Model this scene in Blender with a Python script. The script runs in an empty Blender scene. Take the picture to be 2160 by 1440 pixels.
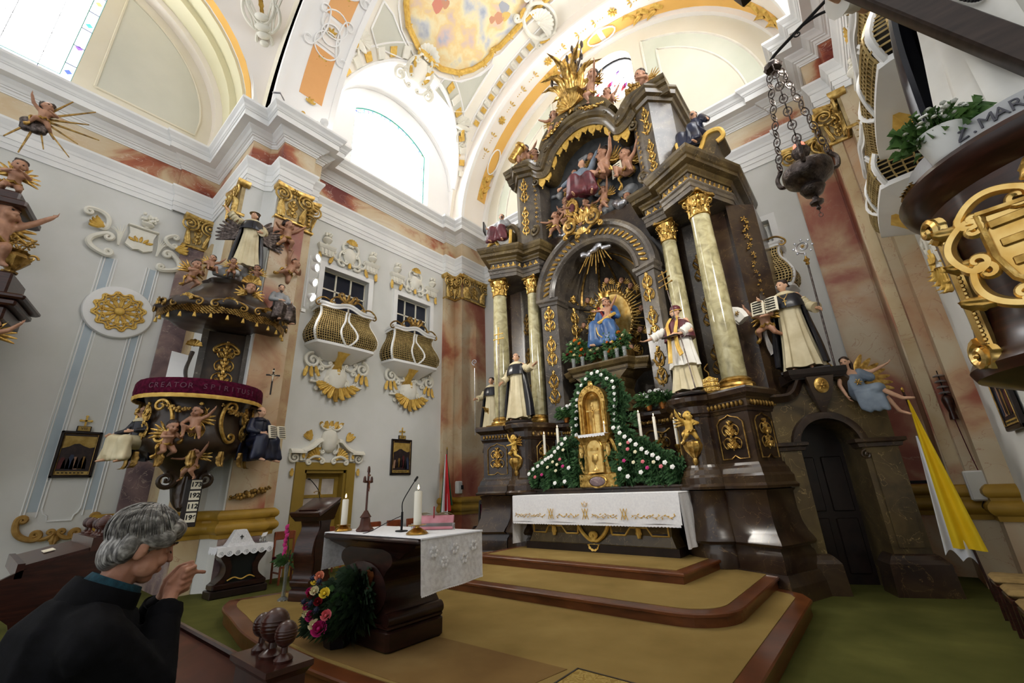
import bpy,bmesh,math,random
from math import sin,cos,pi,sqrt,atan2,radians
from mathutils import Vector,Matrix,Quaternion

# ---------------------------------------------------------------- camera, world, exposure
scn=bpy.context.scene
COL=scn.collection
cam_d=bpy.data.cameras.new('camera'); cam=bpy.data.objects.new('camera',cam_d); COL.objects.link(cam)
cam_d.sensor_width=36; cam_d.lens=892.757/2160*36; cam_d.clip_start=.05; cam_d.clip_end=200
yaw,pitch,roll=.685244,.332486,-.0391759
fw=Vector((-sin(yaw)*cos(pitch),cos(yaw)*cos(pitch),sin(pitch)))
rt=Vector((cos(yaw),sin(yaw),0)); up=rt.cross(fw)
r2=cos(roll)*rt+sin(roll)*up; u2=-sin(roll)*rt+cos(roll)*up
cam.matrix_world=Matrix(((r2.x,u2.x,-fw.x,0),(r2.y,u2.y,-fw.y,0),(r2.z,u2.z,-fw.z,1.6),(0,0,0,1)))
scn.camera=cam
wld=bpy.data.worlds.new('sky'); scn.world=wld; wld.use_nodes=True
bg=wld.node_tree.nodes['Background']; bg.inputs[0].default_value=(.96,.98,1,1); bg.inputs[1].default_value=.8
scn.view_settings.view_transform='Standard'; scn.view_settings.look='None'
scn.view_settings.gamma=1; scn.view_settings.use_curve_mapping=False
scn.view_settings.exposure=0.5
FLOOD=180.0                # each floodlight on the piers
WINDOW_LIGHT=9.5          # brightness of the daylit panes
scn.cycles.max_bounces=7; scn.cycles.diffuse_bounces=5; scn.cycles.glossy_bounces=3
scn.cycles.caustics_reflective=False; scn.cycles.caustics_refractive=False
scn.cycles.sample_clamp_indirect=4; scn.cycles.use_denoising=True
random.seed(7)

# ---------------------------------------------------------------- materials
def srgb(r,g,b):
    f=lambda c: (c/255/12.92) if c/255 <= .04045 else ((c/255+.055)/1.055) ** 2.4
    return (f(r),f(g),f(b),1)
MATS={}
def mat(name,cols,rough=.6,metal=0,scale=3,detail=5,bump=0,bscale=None,veins=None,warp=0,spec=.4,stretch=None,sheen=0,coat=0):
    """cols: one colour or a list of (pos, colour) over a noise; veins: (colour, scale, width)"""
    m=bpy.data.materials.new(name); m.use_nodes=True; nt=m.node_tree; N=nt.nodes; L=nt.links
    b=N['Principled BSDF']; b.inputs['Roughness'].default_value=rough; b.inputs['Metallic'].default_value=metal
    b.inputs['Specular IOR Level'].default_value=spec
    if coat: b.inputs['Coat Weight'].default_value=coat; b.inputs['Coat Roughness'].default_value=.15
    if sheen: b.inputs['Sheen Weight'].default_value=sheen
    g=N.new('ShaderNodeNewGeometry'); src=g.outputs['Position']
    if stretch:
        mp=N.new('ShaderNodeMapping'); mp.inputs['Scale'].default_value=stretch; L.new(src,mp.inputs[0]); src=mp.outputs[0]
    if isinstance(cols,tuple):
        b.inputs['Base Color'].default_value=cols; out=None
        if bump: cols=None
    if cols and not isinstance(cols,tuple):
        n=N.new('ShaderNodeTexNoise'); n.inputs['Scale'].default_value=scale; n.inputs['Detail'].default_value=detail
        n.inputs['Distortion'].default_value=warp; L.new(src,n.inputs['Vector'])
        r=N.new('ShaderNodeValToRGB'); e=r.color_ramp.elements
        while len(e)<len(cols): e.new(.5)
        for k,(p,c) in enumerate(cols): e[k].position=p; e[k].color=c
        L.new(n.outputs['Fac'],r.inputs[0]); o=r.outputs[0]
        if veins:
            vc,vs,vw=veins
            n2=N.new('ShaderNodeTexNoise'); n2.inputs['Scale'].default_value=vs; n2.inputs['Detail'].default_value=6; n2.inputs['Distortion'].default_value=1.2
            L.new(src,n2.inputs['Vector'])
            s=N.new('ShaderNodeMath'); s.operation='SUBTRACT'; L.new(n2.outputs['Fac'],s.inputs[0]); s.inputs[1].default_value=.5
            a=N.new('ShaderNodeMath'); a.operation='ABSOLUTE'; L.new(s.outputs[0],a.inputs[0])
            r3=N.new('ShaderNodeMapRange'); r3.inputs['From Min'].default_value=0; r3.inputs['From Max'].default_value=vw
            r3.inputs['To Min'].default_value=.8; r3.inputs['To Max'].default_value=0; L.new(a.outputs[0],r3.inputs['Value'])
            mx=N.new('ShaderNodeMix'); mx.data_type='RGBA'; L.new(r3.outputs[0],mx.inputs['Factor']); L.new(o,mx.inputs['A']); mx.inputs['B'].default_value=vc
            o=mx.outputs['Result']
        L.new(o,b.inputs['Base Color'])
    if bump:
        n=N.new('ShaderNodeTexNoise'); n.inputs['Scale'].default_value=bscale or 40; n.inputs['Detail'].default_value=4; L.new(src,n.inputs['Vector'])
        bp=N.new('ShaderNodeBump'); bp.inputs['Strength'].default_value=bump; bp.inputs['Distance'].default_value=.02
        L.new(n.outputs['Fac'],bp.inputs['Height']); L.new(bp.outputs[0],b.inputs['Normal'])
    MATS[name]=m; return m
def emis(name,col,strength):
    m=bpy.data.materials.new(name); m.use_nodes=True; N=m.node_tree.nodes
    b=N['Principled BSDF']; b.inputs['Base Color'].default_value=col; b.inputs['Emission Color'].default_value=col; b.inputs['Emission Strength'].default_value=strength
    MATS[name]=m; return m
S=srgb
mat('white_plaster',[(.35,S(232,232,232)),(.7,S(242,242,240))],.6,scale=1.5,bump=.03)
mat('wall_plaster',[(.3,S(208,209,203)),(.55,S(220,220,217)),(.75,S(226,226,223))],.85,scale=.7,bump=.04)
mat('cream_plaster',[(.3,S(222,215,194)),(.7,S(230,224,208))],.8,scale=.8)
mat('vault_cream',[(.3,S(246,240,226)),(.7,S(252,247,238))],.8,scale=.8)
mat('vault_white',[(.3,S(246,244,242)),(.7,S(250,249,248))],.8,scale=.8)
mat('vault_pink',[(.3,S(244,236,226)),(.7,S(248,241,236))],.8,scale=.8)
mat('panel_grey',[(.3,S(203,203,190)),(.7,S(212,211,198))],.85,scale=1)
mat('panel_green',[(.3,S(206,210,192)),(.7,S(216,218,202))],.85,scale=1)
mat('pale_yellow',[(.3,S(226,221,188)),(.7,S(232,227,198))],.85,scale=1)
mat('ochre_band',[(.3,S(226,176,92)),(.7,S(234,186,104))],.8,scale=1)
mat('orange_band',[(.3,S(226,166,104)),(.7,S(236,178,118))],.8,scale=1)
mat('blue_strip',[(.3,S(172,186,196)),(.7,S(186,198,206))],.85,scale=1.5)
mat('stucco',[(.3,S(226,222,208)),(.7,S(238,235,224))],.75,scale=4)
mat('ochre_gilt',[(.3,S(196,152,66)),(.6,S(222,184,92)),(.8,S(236,204,120))],.5,.25,scale=9)
mat('yellow_base',[(.3,S(150,116,34)),(.7,S(176,138,48))],.5,scale=3,bump=.05)
mat('door_paint',[(.3,S(138,112,40)),(.7,S(152,124,48))],.5,scale=3)
mat('gold',[(.3,S(128,94,40)),(.55,S(196,158,84)),(.75,S(226,196,128))],.32,.8,scale=14,bump=.15,bscale=60)
mat('dark_gold',[(.3,S(84,62,28)),(.55,S(160,126,66)),(.75,S(200,168,102))],.36,.75,scale=10,bump=.2,bscale=50)
mat('bright_gold',[(.3,S(200,156,76)),(.7,S(238,206,134))],.26,.82,scale=10)
mat('red_marble',[(.30,S(134,62,50)),(.40,S(164,98,74)),(.48,S(196,160,124)),(.58,S(206,190,160)),(.70,S(196,172,136)),(.8,S(156,96,74))],.4,scale=.55,detail=9,warp=.5,veins=(S(176,130,104),1.6,.006))
mat('tan_marble',[(.3,S(166,130,96)),(.45,S(190,166,126)),(.6,S(204,186,150)),(.75,S(176,130,100))],.4,scale=.9,detail=9,warp=.5,veins=(S(160,106,80),2,.006))
mat('purple_marble',[(.3,S(84,70,78)),(.5,S(134,112,112)),(.65,S(176,154,136)),(.8,S(120,80,76))],.4,scale=1.4,detail=9,warp=.8,veins=(S(196,180,166),3,.006))
mat('frieze_marble',[(.32,S(110,38,36)),(.42,S(168,96,66)),(.5,S(206,182,146)),(.62,S(214,200,172)),(.75,S(172,112,80))],.4,scale=.55,detail=8,warp=.8,veins=(S(220,204,186),1.6,.006),stretch=(1,1,1.6))
mat('brown_marble',[(.3,S(28,19,14)),(.45,S(48,33,25)),(.6,S(66,50,33)),(.78,S(43,29,22))],.28,scale=1.6,detail=8,warp=.7,veins=(S(128,102,66),2.4,.004),coat=.3)
mat('olive_marble',[(.3,S(50,40,24)),(.5,S(84,69,42)),(.7,S(104,88,54))],.35,scale=2,detail=8,warp=.6,veins=(S(164,140,92),3,.006),coat=.2)
mat('grey_marble',[(.3,S(58,54,52)),(.5,S(86,79,72)),(.7,S(110,99,82))],.3,scale=2,detail=8,warp=.6,veins=(S(160,150,136),3,.006),coat=.2)
mat('column_marble',[(.3,S(132,125,92)),(.5,S(172,163,124)),(.7,S(194,187,152))],.16,scale=5,detail=8,warp=.8,coat=.4)
mat('dark_wood',[(.3,S(34,16,11)),(.55,S(54,26,18)),(.75,S(72,37,26))],.3,scale=6,detail=6,stretch=(1,1,8),coat=.2)
mat('pew_wood',[(.3,S(48,22,16)),(.55,S(68,34,25)),(.75,S(88,48,36))],.28,scale=4,detail=8,warp=1.5,coat=.25)
mat('step_wood',[(.3,S(76,40,20)),(.55,S(102,56,29)),(.75,S(122,72,38))],.3,scale=5,detail=6,stretch=(.5,.5,2),coat=.2)
mat('chair_wood',[(.3,S(112,52,30)),(.7,S(146,76,44))],.35,scale=5)
mat('black_wood',[(.3,S(22,16,14)),(.7,S(40,28,24))],.35,scale=5)
mat('carpet_ochre',[(.3,S(128,106,60)),(.6,S(148,124,74)),(.75,S(158,136,84))],.95,scale=1.2,detail=8,bump=.2,bscale=220,spec=.05)
mat('carpet_worn',[(.3,S(112,86,52)),(.6,S(130,103,63)),(.75,S(140,114,72))],.95,scale=1.2,detail=8,bump=.2,bscale=220,spec=.05)
mat('carpet_green',[(.3,S(72,73,36)),(.6,S(90,90,46)),(.75,S(104,102,54))],.95,scale=1.2,detail=8,bump=.2,bscale=220,spec=.05)
mat('white_cloth',[(.3,S(232,232,236)),(.7,S(244,244,246))],.9,scale=30,bump=.03,bscale=200,spec=.1)
mat('black_paint',[(.3,S(18,18,24)),(.7,S(34,34,44))],.3,scale=5)
mat('blue_black',[(.3,S(20,22,36)),(.7,S(40,46,70))],.3,scale=5)
mat('cream_robe',[(.3,S(196,182,144)),(.7,S(224,212,178))],.5,scale=4)
mat('white_robe',[(.3,S(226,222,212)),(.7,S(240,238,232))],.6,scale=4)
mat('blue_robe',[(.3,S(46,76,124)),(.7,S(78,114,162))],.4,scale=5)
mat('greyblue_robe',[(.3,S(96,108,124)),(.7,S(132,146,160))],.5,scale=5)
mat('purple_robe',[(.3,S(66,26,34)),(.7,S(108,48,56))],.4,scale=5)
mat('red_paint',[(.3,S(126,26,26)),(.7,S(156,40,36))],.5,scale=5)
mat('skin',[(.3,S(196,148,118)),(.7,S(222,178,148))],.5,scale=6)
mat('putto_skin',[(.3,S(150,106,82)),(.7,S(192,146,118))],.45,scale=6)
mat('hair_dark',[(.3,S(34,24,20)),(.7,S(62,44,34))],.5,scale=20)
mat('silver',[(.3,S(150,150,156)),(.7,S(214,214,220))],.3,.8,scale=10)
mat('old_silver',[(.3,S(44,38,36)),(.6,S(96,86,82)),(.8,S(150,140,134))],.3,.85,scale=20,bump=.3,bscale=70)
mat('cloud_grey',[(.3,S(132,134,138)),(.7,S(182,184,186))],.5,.3,scale=4)
mat('relief_grey',[(.3,S(52,54,56)),(.7,S(82,84,86))],.6,scale=3)
mat('iron',S(26,26,28),.5,.6)
mat('leaf_green',[(.3,S(36,70,36)),(.7,S(86,124,70))],.6,scale=12)
mat('fern_green',[(.3,S(36,70,42)),(.7,S(92,132,84))],.6,scale=12)
mat('pine_green',[(.3,S(22,38,24)),(.7,S(56,78,52))],.6,scale=12)
mat('petal_white',S(248,248,244),.7)
mat('petal_cream',S(240,232,196),.7)
mat('petal_yellow',S(244,224,84),.6)
mat('petal_orange',S(236,140,44),.6)
mat('petal_red',S(136,18,30),.6)
mat('petal_pink',S(226,120,130),.6)
mat('petal_magenta',S(196,44,122),.6)
mat('petal_peach',S(230,160,130),.6)
mat('thistle_blue',S(34,40,66),.6)
mat('wax',S(246,240,224),.5)
mat('crimson',[(.3,S(48,6,24)),(.5,S(72,10,36)),(.7,S(92,18,48))],.85,scale=18,spec=.1)
mat('brass',S(190,150,74),.25,.9)
mat('dark_glass',S(40,44,56),.12,0)
mat('paper',S(226,218,196),.8)
mat('ink',S(22,20,20),.7)
emis('window_day',(1,1,1,1),WINDOW_LIGHT)
emis('window_edge',S(214,222,250),1.6)
emis('flame',(1,.62,.25,1),14)
emis('lamp_glow',(1,.96,.9,1),60)

# ---------------------------------------------------------------- mesh helpers
XY=lambda u,v,w: (u,v,w)          # plan path, w up
XZ=lambda y0,s=-1: (lambda u,v,w: (u,y0+s*w,v))   # upright plane facing -y, w out of it
YZ=lambda x0,s=1: (lambda u,v,w: (x0+s*w,u,v))    # upright plane facing +x, w out of it
def sub(a,b): return (a[0]-b[0],a[1]-b[1],a[2]-b[2])
class MB:
    def __init__(s): s.v=[]; s.f=[]
    def add(s,vs,fs):
        o=len(s.v); s.v += [tuple(p) for p in vs]; s.f += [tuple(i+o for i in f) for f in fs]; return s
    def merge(s,m,M=None):
        return s.add([M @ Vector(p) for p in m.v] if M else m.v,m.f)
    def box(s,x0,x1,y0,y1,z0,z1):
        return s.add([(x0,y0,z0),(x1,y0,z0),(x1,y1,z0),(x0,y1,z0),(x0,y0,z1),(x1,y0,z1),(x1,y1,z1),(x0,y1,z1)],
                     [(0,3,2,1),(4,5,6,7),(0,1,5,4),(1,2,6,5),(2,3,7,6),(3,0,4,7)])
    def bbox(s,c,sz,M=None,bev=0):
        """box with chamfered vertical/horizontal edges, centred at c"""
        m=MB(); x,y,z=sz[0]/2,sz[1]/2,sz[2]/2
        if bev:
            b=bev; lp=lambda i,h: [(-x+i,-y,h),(x-i,-y,h),(x,-y+i,h),(x,y-i,h),(x-i,y,h),(-x+i,y,h),(-x,y-i,h),(-x,-y+i,h)]
            sh=lambda l,k: [(p[0]*(1-k/x),p[1]*(1-k/y),p[2]) for p in l]
            m.loft([sh(lp(b,-z),b),lp(b,-z+b),lp(b,z-b),sh(lp(b,z),b)])
        else: m.box(-x,x,-y,y,-z,z)
        return s.merge(m,Matrix.Translation(c) @ (M or Matrix()))
    def loft(s,loops,closed=True,cap=True):
        n=len(loops[0]); vs=[p for l in loops for p in l]; fs=[]
        for k in range(len(loops)-1):
            for i in range(n if closed else n-1):
                j=(i+1) % n; fs.append((k*n+i,k*n+j,k*n+n+j,k*n+n+i))
        if cap and closed: fs += [tuple(range(n-1,-1,-1)),tuple(range((len(loops)-1)*n,len(loops)*n))]
        return s.add(vs,fs)
    def prism(s,poly,w0,w1,mp=XY):
        return s.loft([[mp(u,v,w0) for u,v in poly],[mp(u,v,w1) for u,v in poly]])
    def lathe(s,prof,c=(0,0,0),seg=24,a0=0,a1=2*pi,sx=1,sy=1,M=None,flute=0,nf=0):
        full=abs(a1-a0-2*pi)<1e-6; n=seg if full else seg+1; loops=[]
        for r,z in prof:
            l=[]
            for i in range(n):
                a=a0+(a1-a0)*i/seg; rr=r*(1+flute*cos(nf*a)) if nf else r
                l.append((rr*cos(a)*sx,rr*sin(a)*sy,z))
            loops.append(l)
        m=MB().loft(loops,closed=full); T=Matrix.Translation(c) @ (M or Matrix())
        return s.merge(m,T)
    def tube(s,path,r,seg=6,cap=True,flat=1,ref=None):
        P=[Vector(p) for p in path]; n=len(P); loops=[]
        R=r if isinstance(r,(list,tuple)) else [r(i/(n-1)) for i in range(n)] if callable(r) else [r]*n
        t0=(P[1]-P[0]).normalized(); nrm=Vector(ref) if ref else t0.orthogonal().normalized()
        for i in range(n):
            t=(P[min(i+1,n-1)]-P[max(i-1,0)])
            t=t.normalized() if t.length>1e-9 else t0
            if not ref: nrm=(nrm-t*nrm.dot(t)); nrm=nrm.normalized() if nrm.length>1e-6 else t.orthogonal().normalized()
            else: nrm=Vector(ref)
            b=t.cross(nrm).normalized(); n2=nrm
            loops.append([P[i]+(b*cos(2*pi*k/seg)+n2*flat*sin(2*pi*k/seg))*R[i] for k in range(seg)])
        return s.loft(loops,cap=cap)
    def sweep(s,path,prof,mp=XY,closed=False,side=1):
        """mitred moulding: path of 2d points, prof of (offset to the side, w)"""
        n=len(path); off=[]
        for i in range(n):
            a=path[i-1] if (closed or i>0) else None; b=path[(i+1) % n] if (closed or i<n-1) else None; p=path[i]
            def nr(q,r):
                dx,dy=r[0]-q[0],r[1]-q[1]; l=sqrt(dx*dx+dy*dy) or 1; return (dy/l*side,-dx/l*side)
            n1=nr(a,p) if a else None; n2=nr(p,b) if b else None
            if not n1: n1=n2
            if not n2: n2=n1
            k=1+n1[0]*n2[0]+n1[1]*n2[1]; k=max(k,.25)
            off.append(((n1[0]+n2[0])/k,(n1[1]+n2[1])/k))
        loops=[[mp(path[i][0]+off[i][0]*o,path[i][1]+off[i][1]*o,w) for o,w in prof] for i in range(n)]
        if closed: loops.append(loops[0])
        vs=[p for l in loops for p in l]; m=len(prof); fs=[]
        for k in range(len(loops)-1):
            for i in range(m-1): fs.append((k*m+i,k*m+i+1,(k+1)*m+i+1,(k+1)*m+i))
        if not closed: fs += [tuple(range(m)),tuple(range((len(loops)-1)*m,len(loops)*m))[::-1]]
        return s.add(vs,fs)
    def ell(s,c,r,n=6,m=10,M=None):
        if not isinstance(r,(list,tuple)): r=(r,r,r)
        vs=[(0,0,-r[2])]; fs=[]
        for i in range(1,n):
            a=-pi/2+pi*i/n
            for j in range(m): b=2*pi*j/m; vs.append((r[0]*cos(a)*cos(b),r[1]*cos(a)*sin(b),r[2]*sin(a)))
        vs.append((0,0,r[2])); T=len(vs)-1
        for j in range(m):
            k=(j+1) % m; fs.append((0,1+k,1+j)); fs.append((T,T-m+j,T-m+k))
            for i in range(n-2): q=1+i*m; fs.append((q+j,q+k,q+m+k,q+m+j))
        Tm=Matrix.Translation(c) @ (M or Matrix())
        return s.add([Tm @ Vector(p) for p in vs],fs)
    def cap(s,p0,p1,r0,r1=None,seg=8):
        """tapered capsule"""
        r1=r0 if r1 is None else r1; p0,p1=Vector(p0),Vector(p1); d=p1-p0; L=d.length
        t=d.normalized() if L>1e-6 else Vector((0,0,1)); q=t.to_track_quat('Z','Y').to_matrix().to_4x4(); prof=[]
        for i in range(4): a=-pi/2+pi/2*i/3; prof.append((max(r0*cos(a),1e-4),r0*sin(a)))
        for i in range(4): a=pi/2*i/3; prof.append((max(r1*cos(a),1e-4),L+r1*sin(a)))
        return s.lathe(prof,p0,seg,M=q)
    def grid(s,nu,nv,fn,wrap=False):
        vs=[fn(i/(nu-(0 if wrap else 1)),j/(nv-1)) for i in range(nu) for j in range(nv)]; fs=[]
        for i in range(nu if wrap else nu-1):
            k=(i+1) % nu
            for j in range(nv-1): fs.append((i*nv+j,k*nv+j,k*nv+j+1,i*nv+j+1))
        return s.add(vs,fs)
    def xf(s,M): s.v=[tuple(M @ Vector(p)) for p in s.v]; return s
    def mesh(s,name,m,smooth=True):
        me=bpy.data.meshes.new(name); me.from_pydata(s.v,[],s.f); me.update()
        bm=bmesh.new(); bm.from_mesh(me); bmesh.ops.recalc_face_normals(bm,faces=bm.faces)
        if smooth:
            for f in bm.faces: f.smooth=True
            for e in bm.edges:
                if len(e.link_faces) == 2 and e.calc_face_angle(0)>.7: e.smooth=False
        bm.to_mesh(me); bm.free()
        if m: me.materials.append(MATS[m] if isinstance(m,str) else m)
        return me
    def obj(s,name,m,parent=None,smooth=True,label=None,**kw):
        return link(name,s.mesh(name,m,smooth),parent,label=label,**kw)
def link(name,me,parent=None,label=None,cat=None,group=None,kind=None,M=None):
    o=bpy.data.objects.new(name,me); COL.objects.link(o)
    if parent is not None: o.parent=parent
    if M is not None: o.matrix_local=M
    if label: o['label']=label
    if cat: o['category']=cat
    if group: o['group']=group
    if kind: o['kind']=kind
    return o
def thing(name,label,cat,loc=(0,0,0),rz=0,group=None,sc=1,kind=None):
    o=link(name,None,None,label,cat,group,kind); o.location=loc; o.rotation_euler=(0,0,rz); o.scale=(sc,sc,sc); return o
def struct(name,mb,m,parent=None,smooth=True,label=None):
    return mb.obj(name,m,parent,smooth,label=label,kind=None if parent is not None else 'structure')
def dup(o,parent=None,loc=None,rz=None,label=None,sc=None,M=None):
    c=o.copy(); COL.objects.link(c); c.parent=parent
    if parent is not None: c.matrix_parent_inverse=o.matrix_parent_inverse
    if loc is not None: c.location=loc
    if rz is not None: c.rotation_euler=(0,0,rz)
    if sc is not None: c.scale=sc if isinstance(sc,tuple) else (sc,sc,sc)
    if M is not None: c.matrix_local=M
    if label: c['label']=label
    for ch in [x for x in bpy.data.objects if x.parent is o]: dup(ch,c)
    return c
def frame(o,right,upv):
    """matrix with local x=right, z=up, y=into the surface (so -y faces out)"""
    x=Vector(right).normalized(); z=Vector(upv); z=(z-x*z.dot(x)).normalized(); y=z.cross(x)
    return Matrix(((x.x,y.x,z.x,o[0]),(x.y,y.y,z.y,o[1]),(x.z,y.z,z.z,o[2]),(0,0,0,1)))
def TR(x=0,y=0,z=0,rz=0,rx=0,ry=0,s=1):
    return Matrix.Translation((x,y,z)) @ Matrix.Rotation(rz,4,'Z') @ Matrix.Rotation(ry,4,'Y') @ Matrix.Rotation(rx,4,'X') @ Matrix.Scale(s,4)
def plate(outer,holes,mp,w0,w1):
    """flat plate with holes and real thickness"""
    bm=bmesh.new(); es=[]
    for lp in [outer]+holes:
        vs=[bm.verts.new((u,v,0)) for u,v in lp]
        es += [bm.edges.new((vs[i],vs[(i+1) % len(vs)])) for i in range(len(vs))]
    bmesh.ops.triangle_fill(bm,use_beauty=True,use_dissolve=False,edges=es)
    bm.verts.index_update(); V2=[(v.co.x,v.co.y) for v in bm.verts]; F=[tuple(v.index for v in f.verts) for f in bm.faces]; bm.free()
    m=MB(); m.add([mp(u,v,w1) for u,v in V2],F); m.add([mp(u,v,w0) for u,v in V2],[f[::-1] for f in F])
    k=0
    for lp in [outer]+holes:
        m.loft([[mp(u,v,w0) for u,v in lp],[mp(u,v,w1) for u,v in lp]],cap=False)
    return m
def arc(cx,cy,r,a0,a1,n,ry=None):
    return [(cx+r*cos(a0+(a1-a0)*i/n),cy+(ry or r)*sin(a0+(a1-a0)*i/n)) for i in range(n+1)]
def curve(pts,n=8):
    """catmull-rom through points (any dimension)"""
    P=[pts[0]]+list(pts)+[pts[-1]]; out=[]
    for i in range(1,len(P)-2):
        for k in range(n):
            t=k/n; a,b,c,d=P[i-1],P[i],P[i+1],P[i+2]
            out.append(tuple(.5*(2*b[j]+(c[j]-a[j])*t+(2*a[j]-5*b[j]+4*c[j]-d[j])*t*t+(3*b[j]-a[j]-3*c[j]+d[j])*t ** 3) for j in range(len(b))))
    out.append(tuple(pts[-1])); return out
def blob(mb,voxel,smooth=2):
    """fuse overlapping closed shapes into one continuous skin"""
    me=mb.mesh('tmp',None); o=bpy.data.objects.new('tmp',me); COL.objects.link(o)
    r=o.modifiers.new('r','REMESH'); r.mode='VOXEL'; r.voxel_size=voxel; r.use_smooth_shade=True
    if smooth: q=o.modifiers.new('s','SMOOTH'); q.iterations=smooth; q.factor=.5
    dg=bpy.context.evaluated_depsgraph_get(); me2=bpy.data.meshes.new_from_object(o.evaluated_get(dg))
    bpy.data.objects.remove(o); bpy.data.meshes.remove(me)
    for p in me2.polygons: p.use_smooth=True
    return me2
def bobj(name,mb,m,parent=None,voxel=.02,smooth=2,**kw):
    me=blob(mb,voxel,smooth); me.name=name; me.materials.append(MATS[m]); return link(name,me,parent,**kw)

# ---------------------------------------------------------------- ornament kit (local frame: x right, z up, -y out)
def spiral(cx,cz,R,turns=1.4,a0=0,d=1,r0=.25,r1=.12,n=26,y=0,lift=.35,into=None):
    """volute: tube path from the outside in; r0,r1 tube radii as a share of R"""
    m=MB(); P=[]; rr=[]
    for i in range(n+1):
        t=i/n; a=a0+d*2*pi*turns*t; q=R*(1-t*.86)
        P.append((cx+q*cos(a),y-lift*R*t,cz+q*sin(a))); rr.append(R*(r0*(1-t)+r1*t))
    m.tube(P,rr,6); m.ell((cx,y-lift*R,cz),R*.17,5,8); return m
def ccurl(p0,p1,bow,r,R0=.3,R1=.3,y=0,d=1,n=14):
    """C-scroll between two points, with a volute at each end"""
    m=MB(); x0,z0=p0; x1,z1=p1; dx,dz=x1-x0,z1-z0; L=sqrt(dx*dx+dz*dz); nx,nz=-dz/L*d,dx/L*d
    P=[(x0+dx*t+nx*bow*4*t*(1-t),y,z0+dz*t+nz*bow*4*t*(1-t)) for t in [i/n for i in range(n+1)]]
    def end(pa,pb,sgn):
        tx,tz=pa[0]-pb[0],pa[2]-pb[2]; l=sqrt(tx*tx+tz*tz); a=atan2(tz/l,tx/l); out=[]
        q=L*(R0 if sgn>0 else R1)*.5; cx,cz=pa[0]-nx*q*0+cos(a-sgn*d*pi/2)*q*1.0,pa[2]+sin(a-sgn*d*pi/2)*q
        b0=atan2(pa[2]-cz,pa[0]-cx)
        for i in range(1,19):
            t=i/18; b=b0-sgn*d*t*2*pi*1.15; k=q*(1-.8*t); out.append((cx+k*cos(b),y-.25*q*t,cz+k*sin(b)))
        return out
    A=end(P[0],P[1],-1)[::-1]; B=end(P[-1],P[-2],1); path=A+P+B; N=len(path)
    m.tube(path,[r*(.45+.55*sin(pi*min(1,max(0,i/(N-1))))) for i in range(N)],6); return m
def leaf(L=1,W=.5,lobes=4,curl=.35,bulge=.12,n=14,tip=.25):
    """acanthus leaf growing up from the origin, tip curling out (-y)"""
    def fn(u,v):
        t=v; s=(u-.5)*2
        w=W*.5*(sin(pi*min(1,t*.93+.07)) ** .6)*(1-.22*abs(sin(pi*lobes*t)))
        w *= (1-t*.25)
        y=-bulge*W*(1-s*s)*1.5-(curl*L*max(0,t-.55) ** 2*3)+.05*W*cos(s*6)
        z=L*(t-max(0,t-.75)*tip*2*t)+.10*L*abs(s)*(1 if t<.9 else 0)*sin(pi*lobes*t) ** 2*.6
        return (s*w,y,z)
    m=MB().grid(7,n+1,fn); back=MB().grid(7,n+1,lambda u,v: (lambda p: (p[0]*.9,p[1]+.06*W,p[2]*.98))(fn(u,v)))
    return m.merge(back)
def shell(R=1,n=9,a0=.05,a1=pi-.05,dep=.25):
    """ribbed fan shell opening upward"""
    def fn(u,v):
        a=a0+(a1-a0)*u; k=.5+.5*cos(2*pi*n*u); r=R*v*(1-.08*(1-k))
        return (r*cos(a),-R*dep*v*v-.09*R*k*v-.01,r*sin(a))
    m=MB().grid(n*4+1,7,fn); m.grid(n*4+1,3,lambda u,v: (R*v*cos(a0+(a1-a0)*u),.02*R,R*v*sin(a0+(a1-a0)*u)))
    m.ell((0,-.06*R,.06*R),R*.13,5,8); return m
def rosette(R=1,n=8,dep=.3):
    m=MB().ell((0,-R*dep*.6,0),(R*.3,R*dep,R*.3),6,10)
    for k in range(n): a=2*pi*k/n; m.ell((R*.6*cos(a),-R*dep*.35,R*.6*sin(a)),(R*.42,R*dep*.5,R*.2),5,8,Matrix.Rotation(-a,4,'Y'))
    return m
def drops(pts,r):
    m=MB()
    for x,z,k in pts: m.ell((x,-r*k*.5,z),(r*k,r*k*.8,r*k*1.25),4,7)
    return m
def arabesque(h,w,r=.012,tiers=3,y=0):
    """tall symmetrical foliage: stem, paired leaves and C-scrolls, buds"""
    m=MB(); m.tube([(0,y,0),(0,y-.3*r,h)],r*.8,5); d=h*.92/tiers
    for k in range(tiers):
        z0=h*.04+d*k; q=1-.2*k/tiers; lf=leaf(d*.62,w*.3,3,.3)
        for s in (-1,1):
            m.merge(lf,TR(s*r,y,z0+d*.1,ry=s*.75*q)); m.merge(lf,TR(s*r,y,z0+d*.5,ry=s*.45*q) @ Matrix.Scale(.75,4))
            m.merge(ccurl((s*w*.34*q,z0+d*.12),(s*w*.2,z0+d*.9),w*.16*q,r*.75,.22,.3,y,-s,8))
        m.merge(drops([(0,z0+d*.95,1.7),(0,z0+d*.45,1.5)],r*1.2))
    m.merge(leaf(h*.12,w*.4,2),TR(0,y,h*.96)); return m
def garland(p0,p1,sag,r,n=11):
    m=MB()
    for i in range(n):
        t=i/(n-1); x=p0[0]+(p1[0]-p0[0])*t; z=p0[1]+(p1[1]-p0[1])*t-sag*4*t*(1-t); q=r*(.6+.5*sin(pi*t))
        for k in range(3): a=2.1*k+i*1.3; m.ell((x+q*.6*cos(a),-q*.6+q*.3*sin(a*2),z+q*.6*sin(a)),q*.62,4,6)
    return m
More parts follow.
